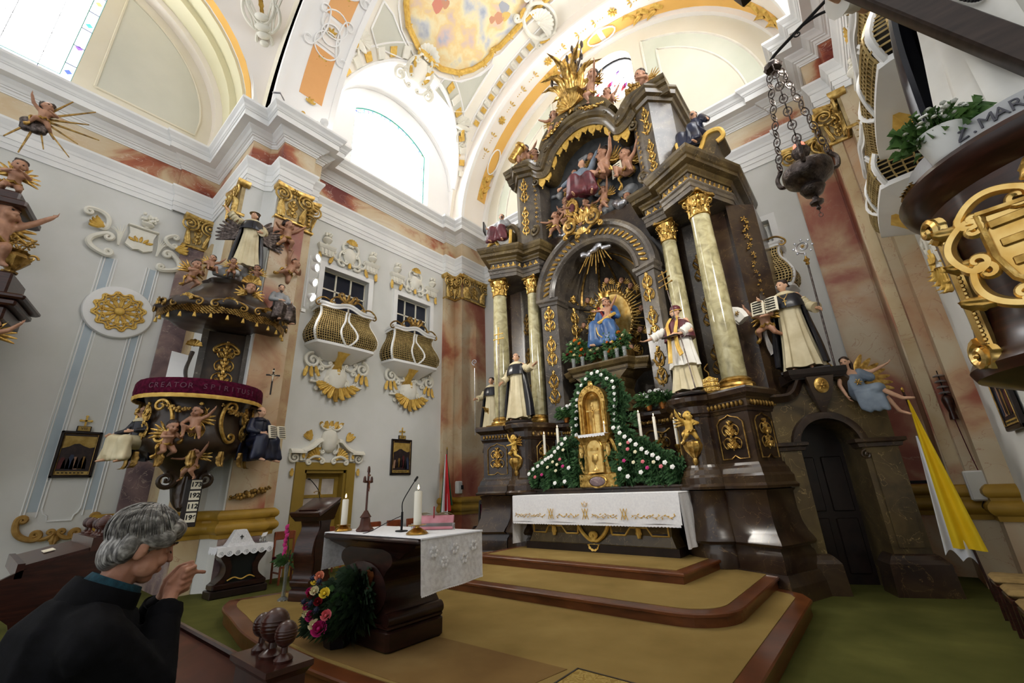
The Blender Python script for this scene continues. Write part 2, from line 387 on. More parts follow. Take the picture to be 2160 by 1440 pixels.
def urn(h=1,r=.4):
    return MB().lathe([(r*.45,0),(r*.5,h*.05),(r*.25,h*.1),(r*.22,h*.16),(r*.75,h*.3),(r,h*.5),(r*.9,h*.6),(r*.6,h*.66),(r*.8,h*.72),(.01,h*.74)],seg=14)

# ================================================================ THE SETTING
ZAB,ZFB,ZFT,ZTIP=8.766,9.455,10.03,10.70
# floor
struct('floor',MB().box(-13,4.2,-8,11,-.2,0),'carpet_green',smooth=False)
def rstep(name,poly,z0,z1,mcarpet='carpet_ochre',b=.17,t=.045):
    """wooden step: riser and nosing board around a carpeted tread"""
    st=link(name,None,None,kind='structure')
    n=len(poly)
    def inset(p,d):
        out=[]
        for i in range(n):
            a,q,c=p[i-1],p[i],p[(i+1) % n]
            n1=(-(q[1]-a[1]),q[0]-a[0]); n2=(-(c[1]-q[1]),c[0]-q[0])
            l1=sqrt(n1[0] ** 2+n1[1] ** 2) or 1; l2=sqrt(n2[0] ** 2+n2[1] ** 2) or 1
            n1=(n1[0]/l1,n1[1]/l1); n2=(n2[0]/l2,n2[1]/l2); k=max(.3,1+n1[0]*n2[0]+n1[1]*n2[1])
            out.append((q[0]+(n1[0]+n2[0])/k*d,q[1]+(n1[1]+n2[1])/k*d))
        return out
    MB().prism(inset(poly,.03),z0,z1-t).obj('riser','step_wood',st,smooth=False)
    L=lambda p,z: [(x,y,z) for x,y in p]
    MB().loft([L(inset(poly,.025),z1-t),L(poly,z1-t+.008),L(poly,z1-.012),L(inset(poly,.012),z1),L(inset(poly,b),z1),L(inset(poly,b+.01),z1-.02)],cap=True).obj('nosing','step_wood',st,smooth=False)
    MB().prism(inset(poly,b),z1-.03,z1+.006).obj('carpet',mcarpet,st,smooth=False)
    return st
fe=curve([(-7.9,2.78),(-7.45,2.55),(-6.75,2.42),(-5.8,2.26),(-4.6,2.2),(-3.4,2.26),(-2.3,2.4),(-1.45,2.55),(-1.05,2.8)],5)
LS=rstep('step_lower',[(-7.35,8.6)]+[(-7.45,4.6)]+fe+[(-1.03,6.85),(-1.15,7.1),(-1.45,7.3),(-1.45,8.6)][0:],0,.18)
MB().prism([(-5.6,3.2),(-5.6,2.45),(-4.6,2.4),(-3.4,2.46),(-2.5,2.56),(-2.35,3.42),(-3.76,3.38)],.18,.19).obj('carpet_patch','carpet_worn',LS,smooth=False)
p2=[(-7.05,8.6),(-7.05,5.5)]+arc(-6.45,5.5,.6,pi,1.5*pi,6)[1:]+arc(-2.05,5.53,.6,1.5*pi,2*pi,8)+[(-1.42,7.6),(-1.42,8.6)]
rstep('step_middle',p2,.18,.32)
rstep('step_upper',[(-6.13,8.6),(-6.13,6.16),(-2.30,6.16),(-2.15,7.9),(-2.15,8.6)],.32,.46)

# plan of the wall faces, left nave -> apse -> right nave
PL=[(-12.62,-7),(-12.62,1.62),(-12.55,1.62),(-12.55,2.5),(-10.11,2.5),(-10.11,2.88),(-9.98,3.03),(-9.6,3.03),(-9.6,3.74),(-9.75,3.74),(-9.75,3.98),(-10.25,3.98),
      (-10.25,8.85),(-10.12,8.85),(-10.12,9.3),(-9.77,9.3),(-9.77,10.45)]
PR=[(0,10.45),(0,10.38),(.75,10.38),(.75,9.5),(1.1,9.5),(1.1,9.15),(1.35,9.15),(1.35,3.98),(1.12,3.98),(1.12,3.74),(.98,3.74),(.98,3.03),(1.2,3.03),(1.3,2.88),(1.3,2.5),(3.65,2.5),(3.65,1.62),(3.72,1.62),(3.72,-7)]
PATH=PL+PR
def solid(path,outer,z0,z1):
    return MB().prism(path+outer,z0,z1)
# walls
def hole(y0,y1,z0,z1): return [(y0,z0),(y1,z0),(y1,z1),(y0,z1)]
w=plate([(3.9,0),(9.2,0),(9.2,10.74),(3.9,10.74)],[hole(4.76,5.80,.001,2.17),hole(4.66,6.0,5.3,7.42),hole(7.0,8.28,5.3,7.39)],YZ(-10.25),-.3,0)
struct('wall_left',w,'wall_plaster',smooth=False)
struct('wall_left_nave',MB().box(-13,-12.62,-7,2.6,0,10.74),'wall_plaster',smooth=False)
w=plate([(-10,0),(1.3,0),(1.3,10.74),(-10,10.74)],[hole(-1.35,-.65,5.3,7.3)],XZ(10.45),-.3,0)
struct('wall_back',w,'wall_plaster',smooth=False)
struct('wall_right',MB().box(1.35,1.75,3.9,9.3,0,10.74),'wall_plaster',smooth=False)
struct('wall_right_nave',MB().box(3.72,4.1,-7,2.6,0,10.74),'wall_plaster',smooth=False)
pier=struct('wall_pier_left',MB().prism([(-13,2.5),(-10.11,2.5),(-10.11,2.88),(-9.98,3.03),(-9.6,3.03),(-9.6,3.74),(-9.75,3.74),(-9.75,3.98),(-13,3.98)],0,10.74),'wall_plaster',smooth=False)
pier2=struct('wall_pier_right',MB().prism([(4,2.5),(1.3,2.5),(1.3,2.88),(1.2,3.03),(.98,3.03),(.98,3.74),(1.12,3.74),(1.12,3.98),(4,3.98)],0,10.74),'wall_plaster',smooth=False)
cl=struct('wall_corner_left',MB().prism([(-10.4,8.85),(-10.12,8.85),(-10.12,9.3),(-9.77,9.3),(-9.77,10.6),(-10.4,10.6)],0,10.74),'red_marble',smooth=False)
cr=struct('wall_corner_right',MB().prism([(0,10.6),(0,10.38),(.75,10.38),(.75,9.5),(1.1,9.5),(1.1,9.15),(1.5,9.15),(1.5,10.6)],0,10.74),'red_marble',smooth=False)
# marble pilaster facings on the piers
def slab(parent,p0,p1,t,z0,z1,m,name='marble_facing'):
    """thin facing along a wall line p0->p1, standing t proud on its right-hand side"""
    dx,dy=p1[0]-p0[0],p1[1]-p0[1]; l=sqrt(dx*dx+dy*dy); nx,ny=dy/l*t,-dx/l*t
    return MB().prism([p0,p1,(p1[0]+nx,p1[1]+ny),(p0[0]+nx,p0[1]+ny)],z0,z1).obj(name,m,parent,smooth=False)
slab(pier,(-12.6,1.98),(-12.6,2.5),.08,1.4,7.85,'purple_marble')
slab(pier,(-12.5,2.5),(-11.9,2.5),.05,1.4,7.85,'tan_marble')
slab(pier,(-10.75,2.5),(-10.13,2.5),.05,1.4,7.85,'tan_marble')
slab(pier,(-9.6,3.06),(-9.6,3.74),.03,1.4,7.85,'red_marble')
slab(pier,(-9.75,3.75),(-9.75,3.98),.02,1.4,7.85,'tan_marble')
for a,b,z0,z1 in (((-12.5,2.5),(-10.11,2.5),0,.95),((-9.6,3.03),(-9.6,3.74),0,.95)):
    slab(pier,a,b,.02,z0,z1,'purple_marble','marble_dado')
slab(pier,(-10.11,2.5),(-10.11,2.88),.02,0,.95,'tan_marble','marble_dado')
# yellow torus bases of the piers and corners
BASE=[(0,.93),(.04,.93),(.05,1.0),(.09,1.02),(.13,1.06),(.14,1.1),(.13,1.14),(.09,1.18),(.06,1.2),(.06,1.24),(.1,1.26),(.125,1.3),(.12,1.35),(.08,1.39),(.03,1.42),(0,1.42)]
BASE=[(o*.8,z-.02) for o,z in BASE]
for nm,pth in (('trim_1',PL[2:12]),('trim_2',PL[12:]),('trim_3',PR[:7])):
    struct(nm,MB().sweep(pth,BASE),'yellow_base')
# entablature
ARC=[(0,ZAB),(.03,ZAB),(.03,8.9),(.045,8.9),(.045,9.02),(.06,9.02),(.06,9.2),(.075,9.22),(.09,9.28),(.13,9.36),(.15,9.40),(.15,ZFB),(0,ZFB)]
FRZ=[(0,ZFB-.02),(.04,ZFB-.02),(.04,ZFT+.02),(0,ZFT+.02)]
COR=[(0,ZFT),(.06,ZFT),(.06,10.06),(.08,10.07),(.10,10.12),(.13,10.13),(.13,10.16),(.16,10.17),(.20,10.22),(.26,10.27),(.27,10.3),(.44,10.31),(.44,10.46),(.46,10.47),(.47,10.49),(.49,10.51),(.51,10.56),(.56,10.62),(.575,10.64),(.575,ZTIP),(0,ZTIP+.05)]
tr=link('trim_4',None,None,kind='structure')
MB().sweep(PATH,ARC).obj('architrave','white_plaster',tr,smooth=False)
MB().sweep(PATH,FRZ).obj('frieze','frieze_marble',tr,smooth=False)
MB().sweep(PATH,COR).obj('cornice','white_plaster',tr,smooth=False)

# ---------------------------------------------------------------- vault
XC,RB,ZS=-4.45,5.80,10.72
LC,LR,LZ=6.62,2.42,12.42      # side lunettes: centre y, radius, spring of their arch
Y0,Y1=4.0,9.25
def lh(z):                            # half width of the lunette cut at height z
    if z <= LZ: return LR
    return sqrt(max(0,LR*LR-(z-LZ) ** 2))
def bz(x): return ZS+sqrt(max(0,RB*RB-(x-XC) ** 2))
def bx(z): return sqrt(max(0,RB*RB-(z-ZS) ** 2))
ce=link('ceiling',None,None,kind='structure')
m=MB(); NT=72
for sgn in (-1,1):
    rows=[]
    for i in range(NT+1):
        a=pi/2*i/NT; rows.append((XC+sgn*RB*cos(a),ZS+RB*sin(a)))
    for i in range(NT):
        (xa,za),(xb,zb)=rows[i],rows[i+1]; ha,hb=lh(za),lh(zb)
        if za>LZ+LR: ha=0
        if zb>LZ+LR: hb=0
        for s in (-1,1):
            ea,eb=(Y0,Y0) if s<0 else (Y1,Y1); n=5
            for k in range(n):
                t0,t1=k/n,(k+1)/n; ca,cb=LC+s*ha,LC+s*hb
                m.add([(xa,ea+(ca-ea)*t0,za),(xa,ea+(ca-ea)*t1,za),(xb,eb+(cb-eb)*t1,zb),(xb,eb+(cb-eb)*t0,zb)],[(0,1,2,3)])
m.obj('vault_shell','vault_cream',ce)
m=MB()
for sgn in (-1,1):
    loops=[]
    A=[(LC-LR,ZS)]+arc(LC,LZ,LR,pi,0,32)+[(LC+LR,ZS)]
    xw=XC+sgn*5.82
    for k in range(5):
        loops.append([(xw+(XC+sgn*bx(z)-xw)*k/4,y,z) for y,z in A])
    m.loft(loops,closed=False,cap=False)
m.obj('lunette_shell','vault_white',ce)
# lunette walls with the arched windows
def wop(yc,hw,zb,zt,spring,n=14):  # segmental-headed opening
    h=zt-spring; r=(hw*hw+h*h)/(2*h); a=math.asin(min(1,hw/r))
    return [(yc-hw,zb),(yc+hw,zb)]+[(yc+r*sin(a-2*a*i/n),zt-r+r*cos(a-2*a*i/n)) for i in range(n+1)]
LUN=[(LC-2.7,ZS-.1),(LC+2.7,ZS-.1)]+[(LC+2.7*cos(pi*i/24),LZ+2.7*sin(pi*i/24)) for i in range(25)]
W1=wop(6.55,1.5,11.2,14.2,13.55)
struct('wall_left_lunette',plate(LUN,[W1],YZ(-10.25),-.35,0),'vault_white',smooth=False)
struct('wall_right_lunette',plate(LUN,[W1],YZ(1.35,-1),-.35,0),'vault_white',smooth=False)
def window(name,op,mp,depth,nu=5,nv=5,edge=.14):
    """glazed opening: bright panes, coloured border strip, lead bars"""
    wn=link(name,None,None,kind='structure')
    us=[p[0] for p in op]; vs=[p[1] for p in op]; u0,u1,v0,v1=min(us),max(us),min(vs),max(vs)
    MB().prism(op,-depth-.01,-depth,mp).obj('pane','window_day',wn,smooth=False)
    cu,cv=(u0+u1)/2,(v0+v1)/2
    inner=[(cu+(u-cu)*(1-edge/(u1-u0)*2),cv+(v-cv)*(1-edge/(v1-v0)*2)) for u,v in op]
    plate(op,[inner[::-1]],mp,-depth,-depth+.012).obj('border_pane','window_edge',wn,smooth=False)
    b=MB()
    for lp,q in ((op,.03),(inner,.012)):
        P=[mp(u,v,-depth+.02) for u,v in lp]; b.tube(P+[P[0]],q,4)
    b.obj('window_frame',mat_green,wn)
    for k in range(1,nu):
        u=u0+(u1-u0)*k/nu; MB().tube([mp(u,v0,-depth+.02),mp(u,v1-(v1-v0)*.3*(abs(2*k/nu-1)) ** 2,-depth+.02)],.008,4).obj('lead_bar','iron',wn)
    for k in range(1,nv):
        v=v0+(v1-v0)*k/nv; MB().tube([mp(u0,v,-depth+.02),mp(u1,v,-depth+.02)],.008,4).obj('lead_bar','iron',wn)
    rng=random.Random(len(name)); n=22; L=len(op)
    for k in range(n):          # coloured glass pieces in the border
        t=k/n*L; i=int(t); q=t-i; a,c=op[i],op[(i+1) % L]; u,v=a[0]+(c[0]-a[0])*q,a[1]+(c[1]-a[1])*q
        u,v=cu+(u-cu)*(1-edge/(u1-u0)),cv+(v-cv)*(1-edge/(v1-v0)); s=edge*.32
        MB().prism([(u-s,v),(u,v-s),(u+s,v),(u,v+s)],-depth+.012,-depth+.02,mp).obj('coloured_pane',('glass_blue','glass_violet','glass_teal','glass_amber')[k % 4],wn,smooth=False)
    return wn
mat_green=mat('window_green',S(70,140,116),.5)
emis('glass_blue',S(90,110,230),.9); emis('glass_violet',S(150,110,220),.9); emis('glass_teal',S(90,180,180),.9); emis('glass_amber',S(230,190,120),.9); emis('glass_red',S(220,60,60),.9)
window('window_1',W1,YZ(-10.25),.3)
window('window_2',W1,YZ(1.35,-1),.3)
# painted panel and moulding of the left lunette reveal
struct('trim_5',MB().sweep(arc(LC,LZ,LR-.02,pi,0,32),[(0,0),(0,.10),(.05,.14),(.12,.12),(.16,.05),(.16,0)],YZ(-10.24),side=-1),'vault_white')
m=MB().sweep(wop(6.55,1.5,11.2,14.2,13.55)[2:],[(0,0),(0,.05),(-.06,.05),(-.1,0)],YZ(-10.25)); struct('trim_6',m,'white_plaster')
# groin ribs: band of pale blocks and gilt panels along the lunette edge
def groin(sgn,off):
    A=[]
    n=44
    for i in range(n+1):
        f=pi-pi*i/n; r=LR+off; y,z=LC+r*cos(f),LZ+r*sin(f); A.append((XC+sgn*bx(min(z,ZS+RB-.001)),y,z))
    return A
for sgn in (-1,1):
    st=link('trim_7' if sgn<0 else 'trim_8',None,None,kind='structure')
    MB().tube(groin(sgn,.02),.085,6).obj('rib','vault_white',st); MB().tube(groin(sgn,.42),.035,5).obj('rib','vault_white',st)
    if sgn<0:
        A,B=groin(sgn,.1),groin(sgn,.36); inn=Vector((XC,LC,ZS))
        def quad(i0,i1,h,nm,mt,sh=0):
            m=MB(); lo=[]; hi=[]
            for i in range(i0,i1+1):
                a,b=Vector(A[i]),Vector(B[i]); c=(a+b)/2; a,b=c+(a-c)*(1-sh),c+(b-c)*(1-sh)
                d=(Vector((XC,c.y,ZS))-c).normalized(); lo.append((a-d*.01,b-d*.01)); hi.append((a+d*h,b+d*h))
            loop=[p[0] for p in hi]+[p[1] for p in hi[::-1]]; base=[p[0] for p in lo]+[p[1] for p in lo[::-1]]
            m.loft([base,loop]); m.obj(nm,mt,st,smooth=False)
        for i in range(2,42,2):
            if 18 <= i <= 24: continue
            if (i // 2) % 2: quad(i,i+1,.05,'gilt_panel','ochre_gilt',.15)
            else: quad(i,i+1,.12,'block','stucco')
# transverse ribs (back arch, triumphal arch) as solid arches
def archband(name,y0,y1,r0,r1,m,parent=None,n=48):
    mb=MB(); loops=[]
    for i in range(n+1):
        a=pi-pi*i/n; c,s=cos(a),sin(a); loops.append([(XC+r0*c,y0,ZS+r0*s),(XC+r0*c,y1,ZS+r0*s),(XC+r1*c,y1,ZS+r1*s),(XC+r1*c,y0,ZS+r1*s)])
    mb.loft(loops); return struct(name,mb,m,parent)
ab=archband('trim_9',9.22,10.5,5.28,5.95,'vault_pink')
archband('rib_moulding',9.16,9.3,5.24,5.34,'vault_white',ab); archband('rib_moulding',10.3,10.46,5.14,5.30,'vault_white',ab)
def bandpatch(parent,ya,yb,a0,a1,r,m,name='painted_panel',n=16,h=.015):
    mb=MB(); loops=[]
    for i in range(n+1):
        a=a0+(a1-a0)*i/n; c,s=cos(a),sin(a); loops.append([(XC+r*c,ya,ZS+r*s),(XC+r*c,yb,ZS+r*s),(XC+(r-h)*c,yb,ZS+(r-h)*s),(XC+(r-h)*c,ya,ZS+(r-h)*s)])
    mb.loft(loops); return mb.obj(name,m,parent)
bandpatch(ab,9.86,10.26,radians(164),radians(98),5.28,'ochre_band'); bandpatch(ab,9.86,10.26,radians(82),radians(16),5.28,'ochre_band'); bandpatch(ab,9.86,10.26,radians(96),radians(84),5.28,'ochre_band')
ta=archband('trim_10',2.62,4.05,5.2,5.95,'vault_white')
bandpatch(ta,3.1,3.72,radians(168),radians(152),5.2,'orange_band'); bandpatch(ta,3.16,3.66,radians(151),radians(143),5.19,'vault_pink','white_panel'); bandpatch(ta,3.1,3.72,radians(142),radians(120),5.2,'orange_band')
archband('rib_moulding',2.56,2.7,5.14,5.3,'vault_white',ta); archband('rib_moulding',3.96,4.1,5.14,5.3,'vault_white',ta)
# wall above the cornice behind the triumphal arch and at the back
def archwall(y0,y1,r,xh,zt,m,name):
    A=[(XC+r*cos(pi-pi*i/40),ZS+r*sin(pi-pi*i/40)) for i in range(41)]
    q=MB().box(XC-xh,XC-r,y0,y1,ZS,zt).box(XC+r,XC+xh,y0,y1,ZS,zt)
    for i in range(40): q.loft([[(x,y,z) for x,z in (A[i],A[i+1],(A[i+1][0],zt),(A[i][0],zt))] for y in (y0,y1)])
    return struct(name,q,m,smooth=False)
archwall(2.62,3.98,5.25,8.2,19.3,'cream_plaster','wall_arch_front')
BW=[(-5.0,13.3),(-3.1,13.3),(-3.1,14.7)]+[(-4.05+.95*cos(pi*i/12),14.7+.75*sin(pi*i/12)) for i in range(1,12)]+[(-5.0,14.7)]
LB=[(XC-5.5,ZS-.05),(XC+5.5,ZS-.05)]+[(XC+5.5*cos(pi*i/32),ZS+5.5*sin(pi*i/32)) for i in range(33)]
wb=struct('wall_back_lunette',plate(LB,[BW],XZ(10.45),-.4,0),'cream_plaster',smooth=False)
wn=link('window_3',None,None,kind='structure')
MB().prism(BW,-.4,-.39,XZ(10.45)).obj('pane','window_day2',wn,smooth=False) if 'window_day2' in MATS else MB().prism(BW,-.4,-.39,XZ(10.45)).obj('pane','window_day',wn,smooth=False)
P=[(u,10.8,v) for u,v in BW]; MB().tube(P+[P[0]],.05,5).obj('window_frame','iron',wn)
for u in (-4.55,-4.05,-3.55): MB().tube([(u,10.82,13.3),(u,10.82,15.2)],.012,4).obj('lead_bar','iron',wn)
for v in (13.7,14.1,14.5,14.9): MB().tube([(-5,10.82,v),(-3.1,10.82,v)],.010,4).obj('lead_bar','iron',wn)
rng=random.Random(3)
for k in range(16):
    u,v=rng.uniform(-4.8,-3.3),rng.uniform(13.4,15.0); s=rng.uniform(.05,.13)
    MB().prism([(u-s,v-s),(u+s*.6,v-s*.4),(u+s,v+s),(u-s*.3,v+s*.8)],-.385,-.375,XZ(10.45)).obj('coloured_pane',('glass_blue','glass_red','glass_violet','glass_red')[k % 4],wn,smooth=False)
# lunette panels on the back wall (quarter-round mouldings)
def qpanel(sx,parent):
    xa=XC+sx*1.75
    for r,mt,th in ((4.62,'panel_green',.02),(4.15,'cream_plaster',.04)):
        k=.42 if r<4.5 else 0; x0=xa+sx*k; z0=ZS+.12+k*.5
        pts=[(x0,z0)]+[(XC+sx*r*cos(a),ZS+r*sin(a)) for a in [radians(d) for d in range(3,90,3)] if r*cos(a)>abs(x0-XC) and ZS+r*sin(a)>z0]
        top=ZS+sqrt(r*r-(x0-XC) ** 2); pts.append((x0,top)); pts.insert(1,(XC+sx*sqrt(r*r-(z0-ZS) ** 2),z0))
        MB().prism(pts if sx>0 else pts[::-1],0,th,XZ(10.45)).obj('panel',mt,parent,smooth=False)
        q=[(u,10.45-th,v) for u,v in pts]; MB().tube(q+[q[0]],.035,5).obj('moulding','stucco',parent)
for sx in (-1,1): qpanel(sx,wb)
# nave side: lunette, window, arches on the left
NC,NR,NZ=-1.55,3.5,11.55
NL=[(NC-3.7,ZS-.1),(NC+3.7,ZS-.1)]+[(NC+3.7*cos(pi*i/30),NZ+3.7*sin(pi*i/30)) for i in range(31)]
NW=[(-3.2,11.05),(-.78,11.05),(-.72,14.2),(-1.5,14.7),(-2.5,14.7),(-3.2,14.2)]
nl=struct('wall_left_nave_lunette',plate(NL,[NW],YZ(-12.62),-.4,0),'cream_plaster',smooth=False)
window('window_4',NW,YZ(-12.62),.12,4,6,.22)
pan=[(-.4,11.3),(1.66,11.3)]+[(NC+3.26*cos(a),NZ+3.26*sin(a)) for a in [radians(d) for d in range(4,70,4)]]+[(-.4,NZ+sqrt(3.26 ** 2-1.15 ** 2))]
MB().prism(pan,0,.015,YZ(-12.62)).obj('panel','panel_grey',nl,smooth=False)
q=[(-12.6,u,v) for u,v in pan]; MB().tube(q+[q[0]],.03,5).obj('moulding','cream_plaster',nl)
def narch(name,x0,x1,r0,r1,m,parent=None,n=30):
    mb=MB(); loops=[]
    for i in range(n+1):
        a=-.25+(pi+.5)*i/n; c,s=cos(a),sin(a); loops.append([(x0,NC+r0*c,NZ+r0*s),(x1,NC+r0*c,NZ+r0*s),(x1,NC+r1*c,NZ+r1*s),(x0,NC+r1*c,NZ+r1*s)])
    mb.loft(loops); return struct(name,mb,m,parent)
na=narch('trim_11',-12.7,-12.3,3.55,3.9,'vault_pink'); narch('arch_step',-12.4,-11.75,3.72,4.0,'pale_yellow',na); narch('arch_step',-11.85,-11.3,3.9,4.15,'pale_yellow',na)
narch('arch_step',-11.35,-10.75,3.98,4.3,'vault_white',na); narch('painted_panel',-11.22,-10.9,3.96,4.2,'ochre_band',na)
struct('ceiling_cap',MB().box(-13.2,4.6,-7,11,19.2,19.4),'vault_cream',smooth=False)

# ---------------------------------------------------------------- vault decoration (th in degrees round the barrel, y along it)
def BV(th_,y,h=0,R=None):
    a=radians(th_); r=(R or RB)-h; return (XC+r*cos(a),y,ZS+r*sin(a))
def vpatch(poly,h,m,name,parent,R=None,t=.02):
    bm=bmesh.new(); vs=[bm.verts.new((a*.1,y,0)) for a,y in poly]; es=[bm.edges.new((vs[i],vs[(i+1) % len(vs)])) for i in range(len(vs))]
    bmesh.ops.triangle_fill(bm,use_beauty=True,edges=es); bmesh.ops.subdivide_edges(bm,edges=bm.edges[:],cuts=3,use_grid_fill=True); bm.verts.index_update()
    mb=MB().add([BV(v.co.x*10,v.co.y,h,R) for v in bm.verts],[tuple(v.index for v in f.verts) for f in bm.faces]); bm.free(); return mb.obj(name,m,parent,smooth=False)
def vframe(th_,y,R=None,rot=0,h=.02):
    """local frame on the vault: x along y, z up the curve, -y into the room"""
    a=radians(th_); p=BV(th_,y,h,R); s=-1 if th_>90 else 1
    return frame(p,(0,-s,0),(-s*abs(sin(a))*(-1),0,abs(cos(a))) if False else ((abs(sin(a)) if th_>90 else -abs(sin(a))),0,abs(cos(a)))) @ Matrix.Rotation(rot,4,'Y')
mat('fresco',[(.28,S(150,160,186)),(.38,S(206,206,204)),(.47,S(240,226,186)),(.55,S(236,208,150)),(.63,S(222,196,186)),(.74,S(176,184,204))],.9,scale=1.3,detail=5,warp=.25)
half=[(131,6.3),(130.8,6.85),(128,7.44),(124,7.8),(120,8.0),(116.5,8.06),(115,8.0),(113,8.12),(108,8.16),(102,8.18),(90,8.2)]
OUT=[(a,y) for a,y in half]+[(180-a,y) for a,y in half[::-1][1:]]; OUT=OUT+[(a,12.7-y if y>6.4 else y) for a,y in OUT[::-1][1:-1]]
OUT=[(a,y if y>6.3 else 6.3-(6.3-y)*.95) for a,y in OUT]
vpatch([(a,y) for a,y in OUT],.03,'fresco','fresco',ce)
P=[BV(a,y,.05) for a,y in OUT]; MB().tube(P+[P[0]],.09,8).obj('fresco_frame','ochre_gilt',ce)
P2=[BV(90+(a-90)*1.06,6.3+(y-6.3)*1.1,.03) for a,y in OUT]; MB().tube(P2+[P2[0]],.03,5).obj('moulding','vault_white',ce)
for i in range(0,len(OUT),2): rosette(.13,6).xf(vframe(OUT[i][0] if OUT[i][0] != 90 else 90.5,OUT[i][1],None,0,.1)).obj('gilt_rosette','ochre_gilt',ce)
mat('paint_flesh',S(206,150,120),.8); mat('paint_gold',S(222,190,110),.8); mat('paint_grey',S(168,170,178),.8); mat('paint_rose',S(214,140,120),.8)
for a,y,c_,w_,l_ in ((107,7.5,'paint_flesh',1.6,.2),(105.2,7.62,'paint_gold',1.4,.16),(104,7.4,'paint_grey',1.4,.22),(109,7.36,'paint_flesh',1.0,.12),(118,5.75,'paint_rose',1.8,.2),(116,5.9,'paint_flesh',1.2,.16),(114.5,5.7,'paint_grey',1.6,.25)):
    vpatch([(a+w_*cos(t)*(1+.25*sin(3*t)),y+l_*sin(t)*(1+.2*cos(2*t))) for t in [2*pi*i/14 for i in range(14)]],.036,c_,'painted_cloud_figure',ce)
for poly in ([(127.7,4.42),(135.8,4.44),(139,4.78),(136.6,5.6),(133.2,5.62),(131.6,5.3),(128.6,4.8)],[(137.6,6.98),(139.2,7.9),(136.5,8.34),(118,8.34),(123.5,8.16),(129.6,7.68),(132.6,7.1)]):
    vpatch(poly,.02,'panel_grey','painted_panel',ce); q=[BV(a,y,.03) for a,y in poly]; MB().tube(q+[q[0]],.03,5).obj('moulding','vault_white',ce)
# cartouche over the left lunette, shells at the groin feet
F=vframe(136.5,6.25); MB().ell((0,-.02,0),(.3,.12,.42),8,14).xf(F).obj('cartouche_field','vault_cream',ce); shell(.42,9).xf(F @ TR(0,-.05,.5)).obj('shell','stucco',ce)
for s in (-1,1):
    spiral(s*.55,-.42,.22,1.6,pi/2,-s,.28,.15,26,-.08,.3).xf(F).obj('volute','stucco',ce)
    for a,b,w_ in (((.3,-.3),(.34,.3),.12),((.25,.3),(.05,.55),.1),((.2,-.6),(.5,-.2),.1)): ccurl((s*a[0],a[1]),(s*b[0],b[1]),w_,.06,y=-.08,d=-s).xf(F).obj('scroll','stucco',ce)
    for k in range(3): leaf(.34,.16,3,.4).xf(F @ TR(s*.22,-.1,.34-.3*k,ry=s*.5)).obj('gilt_leaf','ochre_gilt',ce)
for th_,y,rot in ((140.5,8.5,-.35),(140.5,4.3,.35)):
    F=vframe(th_,y,None,rot); shell(.3,9).xf(F @ TR(0,-.04,0)).obj('shell','stucco',ce); MB().ell((0,-.06,-.1),(.34,.1,.1),6,12).xf(F).obj('shell_lip','stucco',ce); leaf(.3,.2,3).xf(F @ TR(0,-.1,-.42)).obj('gilt_leaf','ochre_gilt',ce)
    for s in (-1,1): ccurl((s*.08,-.2),(s*.12,-.7),.14,.04,y=-.06,d=s).xf(F).obj('scroll','stucco',ce)
    for k in range(4): MB().ell((0,-.06,-.8-.12*k),(.1-.018*k,.05,.07),5,8).xf(F).obj('bellflower','stucco' if k<2 else 'ochre_gilt',ce)
for i in range(14):
    th_=103+2.6*i
    if i % 2: vpatch([(th_-.9,8.86),(th_+.9,8.86),(th_+.9,9.08),(th_-.9,9.08)],.05,'ochre_gilt','gilt_panel',ce)
    else: MB().bbox((0,0,0),(.3,.16,.16),None,.04).xf(vframe(th_,8.97)).obj('block','stucco',ce)
for y in (8.78,9.14): MB().tube([BV(95+48*i/24,y,.02) for i in range(25)],.03,5).obj('moulding','vault_white',ce)
F=vframe(97,8.55); shell(.55,11).xf(F @ TR(0,-.05,-.2,rz=0)).obj('shell','stucco',ce); P=[F @ Vector((.62*cos(a),-.1,-.1+.5*sin(a))) for a in [2*pi*i/24 for i in range(25)]]; MB().tube(P,.07,6).obj('shell_ring','stucco',ce)
for s in (-1,1): ccurl((s*.5,-.6),(s*.75,.1),.15,.07,y=-.08,d=s).xf(F).obj('scroll','stucco',ce); leaf(.4,.2,3).xf(F @ TR(s*.55,-.12,-.5,ry=s*.4)).obj('gilt_leaf','ochre_gilt',ce)
# ornaments on the back arch
for k in range(17):
    th_=34+8*k*.86+0; F=vframe(th_+.3,9.55,5.28)
    if k % 4 == 2: rosette(.16,8).xf(F).obj('gilt_rosette','ochre_gilt',ab)
    else:
        for s in (-1,0,1): leaf(.13,.07,2).xf(F @ TR(s*.05,0,0,ry=s*.8)).obj('gilt_bellflower','ochre_gilt',ab)
        for j in range(3): MB().ell((0,-.01,-.1-.09*j),.02,4,6).xf(F).obj('gilt_drop','ochre_gilt',ab)
for th_,n in ((104,6),(66,5),(160,4),(20,5)):
    for k in range(n): leaf(.42,.24,4,.4).xf(vframe(th_+(k-n/2)*2.6,10.06,5.27,.5*(-1) ** k)).obj('gilt_acanthus','ochre_gilt',ab)
for th_ in (97,83,146): MB().tube([tuple(vframe(th_,10.06,5.26) @ Vector((.22*cos(a),-.02,.5*sin(a)))) for a in [2*pi*i/16 for i in range(17)]],.028,5).obj('strapwork','vault_white',ab)
